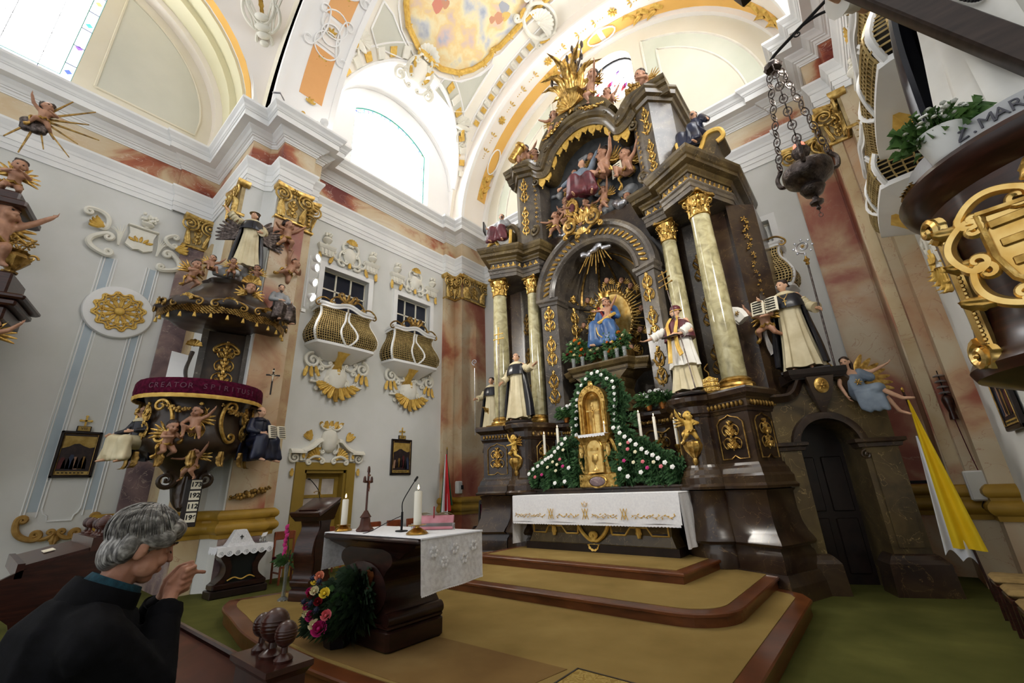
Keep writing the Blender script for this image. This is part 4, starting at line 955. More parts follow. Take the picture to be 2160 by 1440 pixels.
# crest over the arch
cr_=link('arch_crest',None,alt)
for s in (1,-1):
    spiral(s*.3,7.72,.2,1.6,pi/2 if s>0 else pi/2,-s,.3,.14,28,-.42,.3).obj('volute','dark_gold',cr_)
    ccurl((s*.12,7.45),(s*.5,7.55),.06,.04,y=-.4,d=s).obj('scroll','gold',cr_)
for k in range(5): leaf(.42,.2,3,.5).xf(TR((k-2)*.05,-.38,7.75,ry=(k-2)*.38)).obj('acanthus_leaf','gold',cr_)
shell(.16,7).xf(TR(0,-.42,7.4)).obj('shell','gold',cr_)
# clouds and rays at the crown of the niche
clouds([(-.12,-.1,7.02,.16),(.18,-.12,7.06,.18),(.45,-.1,7.0,.15)],'silver','cloud_bank',alt,.025)
ry=link('gilt_rays',None,alt)
for k in range(9):
    a=-pi/2+(k-4)*.12; L=(.55,.38,.6,.42,.66,.4,.58,.36,.5)[k]
    MB().tube([(.12+(k-4)*.05,-.06,7.02),(.12+(k-4)*.05+L*cos(a),-.16,7.02+L*sin(a))],[.018,.012],4).obj('ray','gold',ry)
# ---- entablature above the columns
ENT=[(1.45,.2),(1.5,-.2),(2.0,-.28),(2.03,-.52),(2.67,-.82),(3.17,.26),(3.17,1.9)]
core(ENT,6.98,7.75,'grey_marble','entablature_core')
both(ENT,[(0,6.98),(.02,6.98),(.02,7.08),(.04,7.09),(.04,7.17),(.07,7.2),(.07,7.24),(0,7.24)],'grey_marble','architrave')
both(ENT,[(0,7.42),(.04,7.42),(.05,7.46),(.09,7.5),(.1,7.54),(.22,7.56),(.22,7.64),(.25,7.66),(.3,7.74),(.31,7.8),(0,7.84)],'olive_marble','cornice')
fl=lambda k: MB().merge(leaf(.15,.09,2,.2)).merge(MB().ell((-.045,0,.05),(.018,.012,.03),4,6)).merge(MB().ell((.045,0,.05),(.018,.012,.03),4,6))
for s in (1,-1): along([(s*x,y) for x,y in ENT[1:]],.13,7.25,.012,fl,'gold','gilt_frieze',side=s,kind='stuff')
# side pilasters outside the columns with hanging garland, big side volutes
for s in (1,-1):
    MB().prism([(s*3.05,.15),(s*3.5,.5),(s*3.5,1.9),(s*3.05,1.9)],2.97,6.98).obj('side_pilaster','brown_marble',alt,smooth=False)
    M=frame((s*3.28,.30,4.6),(.78,s*.62,0),(0,0,1)); g=MB()
    for k in range(9): q=.075-.005*k; g.merge(rosette(q,5),TR(.02*sin(k*2),-.02,2.0-.2*k)); g.ell((.05*cos(k*3),-.02,1.92-.2*k),q*.5,4,6)
    g.xf(M).obj('gilt_garland','gold',alt,kind='stuff')
    vol=spiral(s*3.55,3.42,.3,1.7,pi/2,-s,.3,.14,30,.3,.2); vol.merge(MB().tube(curve([(s*3.3,.3,3.72),(s*3.22,.32,4.1),(s*3.3,.35,4.6),(s*3.2,.4,5.1)],6),lambda t: .15*(1-.5*t),8)); vol.obj('side_volute','brown_marble',alt)
    leaf(.85,.4,5,.3).xf(TR(s*3.9,.2,3.02,rz=s*.3,ry=-s*.2)).obj('acanthus_leaf','gold',alt)
# pale pilaster strips between the columns
for s in (1,-1):
    MB().box(s*2.3-.2,s*2.3+.2,.22,.34,3.0,6.9).obj('back_pilaster','grey_marble',alt,smooth=False)
    for z in (3.5,4.5,5.5): arabesque(.6,.26,.013,2).xf(TR(s*2.3,.2,z)).obj('gilt_scrollwork','dark_gold',alt)
# ---- attic
ATT=[(1.42,.5),(1.48,.05),(1.72,-.1),(2.02,-.22),(2.42,.18),(2.42,1.6)]
core(ATT,7.75,10.5,'grey_marble','attic_pier',1.6)
both(ATT,[(0,7.84),(.05,7.84),(.05,8.0),(.02,8.05),(0,8.05)],'olive_marble','attic_base')
for s in (1,-1):
    M=frame((s*1.87,-.18,8.3),(.3,-s*.12,0),(0,0,1)); arabesque(.9,.2,.015,3).xf(M).obj('gilt_scrollwork','gold',alt); arabesque(.8,.2,.015,2).xf(M @ TR(0,0,1.1)).obj('gilt_scrollwork','gold',alt)
    M=frame((s*1.58,-.03,8.2),(.24,-s*.15,0),(0,0,1)); g=MB()
    for k in range(12): g.merge(rosette(.05,5),TR(.02*sin(k*2),-.01,2.0-.15*k))
    g.xf(M).obj('gilt_garland','gold',alt,kind='stuff')
    spiral(s*1.5,10.0,.13,1.5,pi/2,-s,.3,.14,22,-.05).obj('volute','olive_marble',alt); spiral(s*1.62,8.35,.16,1.5,pi/2,s,.3,.14,22,-.12).obj('volute','olive_marble',alt)
    ccurl((s*2.45,8.05),(s*2.5,9.0),.18,.09,.35,.3,.05,s).obj('side_scroll','olive_marble',alt)
    # broken pediment scrolls carrying the seated figures
    S_=curve([(s*2.45,8.75),(s*2.5,8.3),(s*2.7,8.15),(s*2.9,8.35),(s*3.05,8.62),(s*3.3,8.6),(s*3.36,8.4),(s*3.22,8.32)],5)
    m=MB(); P=S_+[(s*3.1,8.05),(s*2.45,7.84)]; m.prism(P,-.05,.55,lambda u,v,w_: (u,w_-.1,v)); m.obj('pediment_scroll','olive_marble',alt)
    m=MB(); m.tube([(u,-.17,v) for u,v in S_],.05,6); m.obj('scroll_edge','ochre_gilt',alt)
# back of the attic and undulating cornice
HALF=[(2.5,10.42),(1.75,10.42),(1.6,10.3),(1.42,10.12),(1.2,10.02),(1.05,10.08),(.96,10.25),(.8,10.56),(.5,10.8),(.2,10.92),(0,10.94)]
UND=curve([(-x,z) for x,z in HALF]+HALF[::-1][1:],4)
MB().prism([(-1.5,7.84)]+[p for p in UND if abs(p[0])<1.6]+[(1.5,7.84)],-.62,-.5,lambda u,v,w_: (u,-w_,v)).obj('attic_back','relief_grey',alt,smooth=False)
MB().sweep(UND,[(-.04,-.5),(-.04,.1),(.02,.12),(.05,.16),(.1,.18),(.12,.26),(.2,.28),(.24,.34),(.3,.36),(.3,-.5)],XZ(0,-1),side=-1).obj('attic_cornice','olive_marble',alt)
for s in (1,-1):   # crowning segments with end scrolls
    seg=curve([(s*.12,11.42),(s*.5,11.3),(s*.85,11.0),(s*1.0,10.7)],6)
    MB().sweep(seg,[(0,.0),(0,.3),(.1,.34),(.18,.34),(.22,.2),(.22,0)],XZ(0,-1),side=-s).obj('crown_moulding','olive_marble',alt)
    spiral(s*1.0,10.72,.1,1.5,0,s,.32,.16,20,-.28).obj('volute','olive_marble',alt); spiral(s*.22,11.32,.13,1.5,pi,-s,.32,.16,20,-.3).obj('volute','olive_marble',alt)
    garland((s*.28,11.25),(s*.95,10.95),.08,.055,11).xf(TR(0,-.36,0)).obj('gilt_garland','gold',alt,kind='stuff')
for s in (1,-1):
    MB().sweep([(s*x,y) for x,y in ATT],[(0,10.28),(.05,10.3),(.08,10.38),(.16,10.42),(.18,10.52),(.22,10.56),(.22,10.62),(0,10.64)],side=s).obj('pier_cornice','olive_marble',alt,smooth=False)
    MB().prism([(s*1.42,.5),(s*1.48,.05),(s*1.72,-.1),(s*2.02,-.22),(s*2.42,.18),(s*2.42,1.6),(s*1.42,1.6)],10.5,10.64).obj('pier_top','olive_marble',alt,smooth=False)
# lambrequin: gilt tasselled scallops along the top of the relief
lam=link('lambrequin',None,alt)
sc_=[p for p in UND if abs(p[0])<1.45]; tot=13
for k in range(tot):
    u=-1.3+2.6*k/(tot-1); z=min(sc_,key=lambda p: abs(p[0]-u))[1]; h=.34 if k % 2 == 0 else .22
    m=MB().prism([(u-.11,z),(u-.11,z-h*.55),(u-.05,z-h*.85),(u,z-h),(u+.05,z-h*.85),(u+.11,z-h*.55),(u+.11,z)],.03,.06,XZ(0,-1)); m.ell((u,-.06,z-h*.55),(.03,.02,.045),5,7); m.ell((u,-.045,z-h-.03),(.018,.018,.035),4,6); m.obj('scallop','ochre_gilt',lam)
# crown of gilt foliage on top
crn=link('gilt_crown',None,alt,M=TR(0,0,-.3))
shell(.42,11,.1,pi-.1,.2).xf(TR(0,-.36,11.75)).obj('shell','gold',crn)
MB().lathe([(.2,0),(.26,.1),(.16,.25),(.3,.5),(.42,.6),(.36,.68),(.1,.72)],(0,-.1,11.7),16,flute=.08,nf=8).obj('vase','dark_gold',crn)
rr=random.Random(5)
for k in range(16):
    a=2*pi*k/16; q=rr.uniform(.75,1.25)
    leaf((.95 if k % 2 else .6)*q,.3,4,.6).xf(TR(.22*cos(a),-.1+.2*sin(a),12.2,rz=a+pi/2,rx=0) @ TR(rx=.35)).obj('acanthus_leaf','gold',crn)
for k in range(6):
    a=2*pi*k/6+.3; leaf(1.35,.34,5,.7).xf(TR(.15*cos(a),-.1+.15*sin(a),12.35,rz=a+pi/2) @ TR(rx=.16)).obj('acanthus_plume','dark_gold',crn)
for k in range(9):
    a=rr.uniform(0,6.28); d=rr.uniform(.25,.75); z1=rr.uniform(13.1,13.8); P=curve([(0,-.1,12.4),(d*.4*cos(a),-.1+d*.4*sin(a),12.9),(d*cos(a),-.1+d*sin(a),z1)],5)
    MB().tube(P,.02,5).merge(MB().ell(P[-1],(.05,.05,.14),5,7)).obj('lily_spray','old_silver',crn)
# ---- attic relief figures
rel=thing('attic_relief','carved group of saint and cherubs on clouds in the dark altar attic','relief',(AX,AY+.5,8.0))
clouds([(-1.0,0,.55,.3),(-.4,-.05,.5,.35),(.3,-.05,.55,.35),(.9,0,.7,.32),(1.15,0,1.3,.25),(-1.1,0,1.1,.25),(.8,.02,1.8,.3),(-.6,.02,1.6,.3),(.2,0,1.1,.35)],'cloud_grey','cloud_bank',rel,.04)
clouds([(-.95,-.2,.2,.22),(.75,-.2,.3,.25),(1.2,-.15,.3,.2)],'silver','cloud_bank',rel,.04)
clouds([(1.0,-.1,1.75,.24),(-1.15,-.05,1.6,.2),(.5,-.08,2.25,.22),(-.2,-.05,2.35,.2)],'cloud_grey','cloud_bank',rel,.04)
def robed(parent,M,tunic,mantle,pose,head='long',hy=0,hp=0,tun=None,man=None,vox=.025,bear=False,name='saint'):
    m,J,T=human('adult',hy=hy,hp=hp,**pose); o=link(name,None,parent,M=M)
    bobj('body',m,'skin',o,vox,1); bobj('hair',hair(T,head,2),'hair_dark',o,vox,1); eyes(T,o)
    if bear: bobj('beard',beard(T),'hair_dark',o,vox,1)
    return o,J,T
SIT=dict(hip=(0,0,.5),chest=(0,.0,.84),neck=(0,-.0,1.01),head=(0,-.02,1.16),shL=(-.17,0,.95),shR=(.17,0,.95),knL=(-.14,-.4,.52),anL=(-.16,-.42,.1),toL=(-.17,-.58,.06),knR=(.16,-.38,.5),anR=(.2,-.36,.08),toR=(.24,-.52,.04))
def seated(parent,M,mats,arms,hy=0,hp=0,head='short',bear=False,name='saint',seed=1,vox=.025):
    """seated robed figure; mats=(tunic, mantle)"""
    P=dict(SIT); P.update(arms); o,J,T=robed(parent,M,None,None,P,head,hy,hp,vox=vox,bear=bear,name=name)
    b=MB(); b.cap((0,.02,.5),(0,0,.9),.17,.15); b.cap((0,0,.9),(0,0,.99),.15,.08)
    for s in 'LR': b.cap(P['sh' + s],P['el' + s],.075,.075); b.cap(P['el' + s],Vector(P['el' + s]).lerp(Vector(P['wr' + s]),.75),.07,.06)
    bobj('tunic',b,mats[0],o,.028,1)
    m=MB()
    for s in 'LR':
        k=Vector(P['kn' + s]); a=Vector(P['an' + s]); m.cap((k.x*.5,-.02,.5),k,.14,.12); m.cap(k,a+Vector((0,.03,.1)),.12,.13)
    rn=random.Random(seed)
    for i in range(12): x=-.24+.48*i/11; m.cap((x,-.36+rn.uniform(-.04,.04),.55),(x*1.25,-.4+rn.uniform(-.05,.06),.12),.05,.06)
    m.ell((0,.02,.48),(.22,.2,.16),7,12); bobj('mantle',m,mats[1],o,.028,1)
    return o,J,T
# central saint, seated on cloud, arms wide; companion angel and putti
o,J,T=seated(rel,TR(-.12,-.3,.55,rz=.3,s=1.22),('greyblue_robe','purple_robe'),dict(elL=(-.3,-.05,.78),wrL=(-.5,-.12,.6),elR=(.28,-.05,1.12),wrR=(.42,-.08,1.36)),.4,-.5,'bald')
o['label']='saint in purple mantle with raised arm'
putto(TR(.55,-.32,.82,rz=-.5,s=1.65),'sit','seated angel with gold sash',rel,name='angel',drape=True)
for k,(x,z,s,rz,ps,sc) in enumerate(((-1.12,.12,1,.4,'reach',1.05),(-.74,.28,1,-.3,'fly',1.0),(-.1,.16,1,0,'kneel',.9),(.4,.2,1,-.4,'reach',1.0),(1.12,.62,1,-.2,'sit',1.45))):
    putto(TR(x,-.28,z,rz=rz,s=sc),ps,None,rel,name='putto')
for x,z in ((-.75,1.6),(-.82,1.22),(-.45,1.95),(.1,2.2),(.36,2.12),(.66,1.75),(-1.02,.95),(.95,.42),(-.4,.3)): cherub(TR(x,-.14,z,rz=x*.4,s=1.15),rel)
MB().prism([(.72,.95),(1.02,1.05),(1.0,1.42),(.74,1.35)],.34,.36,XZ(0,-1)).obj('scroll_sheet','paper',rel,smooth=False)
for k in range(5): MB().box(.77,.96,-.368,-.362,1.08+k*.06,1.095+k*.06).obj('script_line','ink',rel,smooth=False)
MB().lathe([(.24,0),(.26,.02),(.24,.05),(.2,.05),(.19,.03),(.001,.03)],(-.52,-.34,.72),24,sx=.8,M=Matrix.Rotation(pi/2,4,'X')).obj('oval_icon','gold',rel)
MB().ell((-.52,-.385,.7),(.09,.02,.14),6,10).obj('icon_figure','purple_robe',rel)
# ---- free figures on the retable
def topput(M,pose,label): return putto(Matrix.Translation((AX,AY,0)) @ M,pose,label,vox=.016)
p=topput(TR(.45,-.15,11.32,rz=-.6,ry=.5,s=1.3),'reach','winged putto leaning back with raised arm beside the gilt crown')
p=topput(TR(-.62,-.2,11.05,rz=.5,s=1.15),'reach','putto clinging to the side of the gilt crown')
p=topput(TR(.95,.0,10.9,rz=.4,s=1.1),'sit','putto silhouetted in front of the stained glass window')
p=topput(TR(1.95,.1,10.66,rz=-.5,s=1.35),'kneel','putto with basket of grapes on the attic pier')
g=MB(); rg=random.Random(2)
for k in range(60): a,z=rg.uniform(0,6.28),rg.uniform(0,.38); q=.2-z*.1; g.ell((q*cos(a),q*sin(a),z),.05,4,6)
g.merge(MB().lathe([(.1,-.05),(.17,.0),(.19,.2),(.17,.3),(.01,.32)],seg=12)); g.xf(TR(AX+1.68,AY-.1,10.72)).obj('grape_basket','dark_gold',None,label='basket heaped with grapes on the attic pier',cat='basket')
p=topput(TR(-1.95,.05,10.66,rz=.4,s=1.35),'sit','putto holding a gilt tower on the attic pier'); q=MB().lathe([(.1,0),(.1,.35),(.13,.36),(.13,.42),(.08,.44),(.02,.5)],seg=10).xf(TR(-.25,-.2,.25,ry=.6)).obj('tower','gold',p)
p=topput(TR(-1.45,.0,10.5,rz=-.2,s=.95),'kneel','small putto on grey cloud beside the tower bearer')
def figure_thing(label,loc,rz,sc=1): return thing('saint_statue',label,'statue',loc,rz,None,sc)
r=figure_thing('bearded apostle in dark blue mantle seated on the pediment scroll by the stained glass',(AX+2.85,AY+.15,8.42),-.5,.98)
seated(r,Matrix(),('blue_black','blue_black'),dict(elL=(-.28,-.05,.72),wrL=(-.2,-.3,.62),elR=(.3,0,.74),wrR=(.42,-.12,.6)),.5,-.5,'short',True,'figure',3)
r=figure_thing('bearded apostle in dark mantle with book seated above the cornice near the corner pilaster',(AX-2.95,AY+.05,8.42),.2,.98)
o,J,T=seated(r,Matrix(),('cloud_grey','purple_robe'),dict(elL=(-.3,-.05,.74),wrL=(-.34,-.3,.66),elR=(.28,0,.74),wrR=(.14,-.2,.7)),.5,-.3,'short',True,'figure',4)
MB().bbox((-.42,-.38,.66),(.04,.24,.34),Matrix.Rotation(.3,4,'Z')).obj('book','black_wood',r)

# ================================================================ SIDE PORTAL beside the altar
PO=frame((-.94,8.17,0),(.913,.407,0),(0,0,1))
por=link('side_portal',None,None,'dark marbled portal with arched doorway and scrolled gable beside the altar','portal',M=PO)
A=arc(.45,2.04,.41,pi,0,20)
body=[(-.5,.0),(.04,0),(.04,2.04)]+A[1:-1]+[(.86,2.04),(.86,0),(1.32,0),(1.32,2.5)]+curve([(1.32,2.55),(1.1,2.62),(.92,2.8),(.82,3.02),(.66,3.1)],4)+[(.3,3.1)]+curve([(.24,3.0),(.16,2.82),(-.02,2.76),(-.35,2.76),(-.5,2.78)],4)
plate(body,[],XZ(0,-1),-.9,0).obj('body','olive_marble',por,smooth=False)
MB().sweep([(-.5,2.80)]+curve([(-.3,2.8),(0,2.8),(.14,2.88),(.24,3.05),(.3,3.14)],4),[(-.05,0),(-.05,.05),(0,.09),(.04,.13),(.08,.13),(.08,-.2),(-.05,-.2)],XZ(0,-1),side=-1).obj('cornice','brown_marble',por)
MB().sweep(curve([(.66,3.14),(.82,3.06),(.94,2.84),(1.12,2.66),(1.36,2.6)],5),[(-.05,0),(-.05,.05),(0,.09),(.04,.13),(.08,.13),(.08,-.2),(-.05,-.2)],XZ(0,-1),side=-1).obj('cornice','brown_marble',por)
MB().sweep([(.1,-.2),(.1,-.12),(.86,-.12),(.86,.3)] and [(.1,0),(.12,-.14),(.85,-.14),(.87,0)],[(0,3.1),(.02,3.1),(.05,3.16),(.05,3.24),(0,3.25)]).prism([(.1,.4),(.12,-.14),(.85,-.14),(.87,.4)],3.08,3.25).obj('statue_shelf','black_wood',por,smooth=False)
key=MB().loft([[(.3,-.02,3.1),(.68,-.02,3.1),(.68,-.2,3.1),(.3,-.2,3.1)],[(.34,-.02,2.85),(.62,-.02,2.85),(.62,-.18,2.85),(.34,-.18,2.85)],[(.4,-.02,2.66),(.54,-.02,2.66),(.54,-.1,2.66),(.4,-.1,2.66)],[(.44,-.02,2.55),(.5,-.02,2.55),(.5,-.05,2.55),(.44,-.05,2.55)]])
k_=key.obj('keystone','brown_marble',por); MB().lathe([(.09,0),(.1,.015),(.08,.03),(.01,.03)],(.48,-.19,2.95),20,sy=1.25,M=Matrix.Rotation(pi/2,4,'X')).merge(rosette(.08,6),TR(.48,-.21,2.95)).obj('gilt_medallion','gold',k_)
MB().sweep(arc(.45,2.04,.41,pi,0,20),[(0,-.1),(0,.05),(.05,.06),(.1,.05),(.12,0)],XZ(0,-1),side=-1).obj('arch_moulding','brown_marble',por)
for x0,x1 in ((-.33,.06),(.84,1.34)):
    MB().sweep([(x0,.2),(x0,0),(x1,0),(x1,.2)],[(0,1.98),(.03,1.99),(.04,2.04),(.08,2.06),(.08,2.11),(0,2.12)]).obj('impost','brown_marble',por,smooth=False)
    MB().sweep([(x0+.02,.3),(x0,0),(x1,0),(x1-.02,.3)],[(.12,0),(.1,.4),(.07,.45),(.03,.5),(0,.52)]).prism([(x0,.3),(x0,0),(x1,0),(x1,.3)],0,.5).obj('plinth','brown_marble',por,smooth=False)
    MB().box(x0+.1,x1-.1,-.025,.0,.6,1.9).obj('jamb_panel','olive_marble',por,smooth=False)
sp=spiral(.88,1.88,.07,1.4,pi/2,1,.3,.14,18,-.02); sp.obj('scroll','brown_marble',por)
# dark door set back in the portal
dr=link('door_1',None,None,kind='structure',M=PO)
MB().prism([(-.1,0),(1.0,0),(1.0,2.04)]+[(.45+.55*cos(a),2.0+.5*sin(a)) for a in [pi*i/12 for i in range(1,12)]]+[(-.1,2.04)],-.74,-.68,XZ(0,-1)).obj('leaf','black_wood',dr,smooth=False)
for z0,z1 in ((.15,.95),(1.05,1.9)):
    for x0 in (.08,.48): MB().bbox((x0+.17,.67,(z0+z1)/2),(.3,.03,z1-z0),None,.012).obj('panel','black_wood',dr,smooth=False)
MB().tube([(.12,.64,1.0),(.12,.6,1.0),(.2,.6,1.0)],.012,6).ell((.12,.65,1.0),(.03,.01,.06),5,8).obj('handle','iron',dr)

# ================================================================ HIGH ALTAR FURNISHINGS
mensa=thing('altar_table','dark painted altar table with gilt cartouche beneath the embroidered white cloth','altar',(AX,7.32,.46))
MB().loft([[(x*w_,y0*1.0,z) for x,y0 in ((-1,-d),(1,-d),(1,.42),(-1,.42))] for z,w_,d in ((0,1.5,.03),(.12,1.5,.03),(.14,1.46,.0),(.3,1.40,-.03),(.6,1.45,.02),(.86,1.56,.1),(.96,1.62,.14))]).obj('body','olive_marble',mensa,smooth=False)
MB().box(-1.52,1.52,-.05,.42,0,.13).obj('plinth','black_wood',mensa,smooth=False)
for s in (-1,1):
    P=[(s*.35,.02,.3),(s*.6,.02,.3),(s*.7,.02,.42),(s*1.0,.02,.42),(s*1.08,.02,.3),(s*1.36,.02,.3),(s*1.36,.0,.8),(s*.3,.0,.8),(s*.35,.02,.3)]
    MB().tube(P,.02,5).obj('gilt_frame','ochre_gilt',mensa); MB().add([(p[0],p[1]+.005,p[2]) for p in P[:-1]],[tuple(range(8))]).obj('inset_panel','blue_black',mensa,smooth=False)
    leaf(.2,.14,3).xf(TR(s*.86,-.02,.26)).obj('gilt_leaf','ochre_gilt',mensa)
m=MB(); m.merge(ccurl((-.28,.75),(-.08,.2),.12,.035,y=-.02,d=-1)); m.merge(ccurl((.28,.75),(.08,.2),.12,.035,y=-.02,d=1)); m.merge(shell(.12,5),TR(0,-.02,.14,ry=pi)); m.obj('gilt_cartouche','ochre_gilt',mensa)
# embroidered cloth
cl_=thing('altar_cloth','white altar cloth with gold embroidery hanging over the high altar table','cloth',(AX,7.12,0))
def flap(x0,x1,y,z0,z1,ry_,amp=.012,n=40):
    return MB().grid(n,12,lambda u,v: (x0+(x1-x0)*u,y-amp*sin(u*40)*v-.02*v,z1-(z1-z0)*v+.006*sin(u*23)*v))
th=lambda mb,d=(0,.008,0): mb.merge(MB().add([(p[0]+d[0],p[1]+d[1],p[2]+d[2]) for p in mb.v],[f[::-1] for f in mb.f]))
MB().bbox((0,.31,1.432),(3.42,.66,.03),None,.01).obj('top','white_cloth',cl_)
th(flap(-1.7,1.7,-.02,.965,1.44,0)).obj('front_flap','white_cloth',cl_)
for s,zb in ((-1,.55),(1,.62)):
    g=MB().grid(14,14,lambda u,v: (s*(1.705+.015*sin(u*14)*v+.03*v),-.02+.62*u,1.44-(1.44-zb)*v)); th(g,(-s*.008,0,0)).obj('side_flap','white_cloth',cl_)
MB().grid(120,2,lambda u,v: (-1.68+3.36*u,-.052-.004*sin(u*60),.962-.028*v*(1+.5*abs(sin(u*180))))).obj('lace_edge','white_cloth',cl_)
em=link('embroidery',None,cl_)
def sprig(x,s_=1):
    m=MB(); m.tube(curve([(x-.13,-.05,1.06),(x-.05,-.05,1.1),(x+.03,-.05,1.06),(x+.12,-.05,1.1)],4),.005,4)
    for k in range(5): a=k*.8+x; m.ell((x-.1+.05*k,-.05,1.08+.03*sin(a*3)),(.022,.004,.01),3,6,Matrix.Rotation(a,4,'Y'))
    return m
for k in range(13):
    x=-1.5+3.0*k/12
    if k in (3,6,9): continue
    sprig(x).obj('sprig','ochre_gilt',em)
for x in (-.75,0,.75):
    m=MB()
    for a,b in (((-.06,1.02),(0,1.2)),((0,1.2),(.06,1.02)),((-.04,1.08),(.05,1.08)),((-.06,1.2),(0,1.03)),((.06,1.2),(0,1.03))): m.tube([(x+a[0],-.052,a[1]),(x+b[0],-.052,b[1])],.006,4)
    if x == 0: m.tube([(x-.06,-.05,1.3),(x-.04,-.05,1.24),(x+.04,-.05,1.24),(x+.06,-.05,1.3),(x+.03,-.05,1.27),(x,-.05,1.32),(x-.03,-.05,1.27),(x-.06,-.05,1.3)],.006,4)
    m.obj('monogram','ochre_gilt',em)
# tabernacle
tb=thing('tabernacle','gilded tabernacle with relief door and arched niche holding a crucifix','tabernacle',(AX,7.82,1.555))
MB().bbox((0,0,.12),(.84,.36,.26),None,.02).obj('base','gold',tb); MB().loft([[(-.29,-.16,.24),(.29,-.16,.24),(.29,.16,.24),(-.29,.16,.24)],[(-.25,-.17,.5),(.25,-.17,.5),(.25,.16,.5),(-.25,.16,.5)],[(-.27,-.18,.8),(.27,-.18,.8),(.27,.16,.8),(-.27,.16,.8)],[(-.36,-.22,.94),(.36,-.22,.94),(.36,.16,.94),(-.36,.16,.94)],[(-.42,-.24,.98),(.42,-.24,.98),(.42,.16,.98),(-.42,.16,.98)]]).obj('cabinet','gold',tb,smooth=False)
A=arc(0,.72,.17,0,pi,12); dp=[(-.17,.26),(.17,.26)]+A
d_=MB().prism(dp,.17,.2,XZ(0,-1)); dd=d_.obj('door','bright_gold',tb,smooth=False); P=[(u,-.2,v) for u,v in dp]; MB().tube(P+[P[0]],.015,5).obj('door_frame','gold',dd)
MB().lathe([(.08,.3),(.03,.33),(.02,.4),(.03,.43),(.07,.47),(.075,.56),(.06,.6),(.01,.61)],(0,-.2,0),12,sy=.4).obj('chalice_relief','bright_gold',dd); MB().bbox((0,-.21,.7),(.16,.03,.05)).obj('altar_relief','gold',dd)
m=MB().ell((0,-.2,.1),(.17,.03,.09),6,14); m.obj('oval_panel','purple_marble',tb); P=[(.19*cos(a),-.2,.1+.11*sin(a)) for a in [2*pi*i/20 for i in range(21)]]; MB().tube(P,.018,5).obj('oval_frame','gold',tb)
for s in (-1,1):
    ccurl((s*.34,.28),(s*.32,.86),.08,.05,.34,.3,-.08,-s).obj('side_scroll','gold',tb); spiral(s*.37,.27,.07,1.3,pi/2,-s,.32,.16,18,-.08).obj('volute','gold',tb); leaf(.3,.14,3).xf(TR(s*.3,-.2,.55)).obj('acanthus_leaf','bright_gold',tb)
# niche of the tabernacle
NA=[(-.21,1.0),(-.21,1.62)]+[(.21*cos(a),1.62+.25*sin(a)) for a in [pi-pi*i/14 for i in range(1,14)]]+[(.21,1.62),(.21,1.0)]
NB=[(-.31,1.0),(-.31,1.64)]+[(.31*cos(a),1.64+.36*sin(a)) for a in [pi-pi*i/14 for i in range(1,14)]]+[(.31,1.64),(.31,1.0)]
plate(NB+NA[::-1],[],XZ(0,-1),-.1,.14).obj('niche_frame','gold',tb,smooth=False)
MB().lathe([(.22,1.0),(.22,1.62)]+[(.22*cos(a),1.62+.25*sin(a)) for a in [pi/2*i/6 for i in range(1,7)]],(0,-.06,0),16,0,pi,sy=.8).obj('niche_shell','bright_gold',tb)
g=MB()
for i in range(30): t=i/29; u,v=NB[min(len(NB)-1,int(t*(len(NB)-1)))]; g.ell((u*.86,-.145,1+(v-1)*.98),.014,4,6)
g.obj('bead_border','bright_gold',tb,kind='stuff')
leaf(.16,.16,3).xf(TR(0,-.12,1.95)).obj('finial','gold',tb)
for s in (-1,1): MB().tube([(s*.27,-.15,1.02),(s*.27,-.15,1.62)],.03,8).obj('colonnette','gold',tb)
def crucifix(label,loc,h,cross_m,body_m,base=None,rz=0,name='crucifix',top=None):
    """cross with corpus, h tall"""
    t=thing(name,label,'crucifix',loc,rz); a=h*.028
    MB().bbox((0,0,h*.5),(a*2,a*1.4,h),None,a*.2).obj('upright',cross_m,t); MB().bbox((0,0,h*.74),(h*.46,a*1.4,a*2),None,a*.2).obj('crossbar',cross_m,t)
    k=h*.27/1.7; m,J,T=human('adult',hp=.4,hr=.2,elL=(-.38,0,1.5),wrL=(-.62,0,1.62),elR=(.38,0,1.5),wrR=(.62,0,1.62),knL=(-.05,-.08,.5),knR=(.06,-.08,.5),anL=(-.02,0,.1),anR=(.03,-.02,.1),toL=(-.02,-.1,.0),toR=(.03,-.12,.0),handn={'L': (0,-1,0),'R': (0,-1,0)})
    bobj('corpus',m.xf(TR(0,-a*1.2,h*.74-1.5*k,s=k)),body_m,t,.02*k,1)
    MB().bbox((0,-a,h*.9),(a*3,a,a*1.6)).obj('title_plate',body_m,t)
    if base: base(t)
    return t
crucifix('small gilt crucifix inside the arched tabernacle niche',(AX,7.72,2.54),.66,'bright_gold','gold')
c=thing('lace_cloth','small white lace cloth on top of the tabernacle cabinet','cloth',(AX,7.62,2.545)); MB().bbox((0,.08,0),(.62,.3,.012)).obj('top','white_cloth',c); MB().grid(60,2,lambda u,v: (-.3+.6*u,-.075-.01*sin(u*40),.004-.06*v*(.7+.3*abs(sin(u*30))))).obj('lace_edge','white_cloth',c)
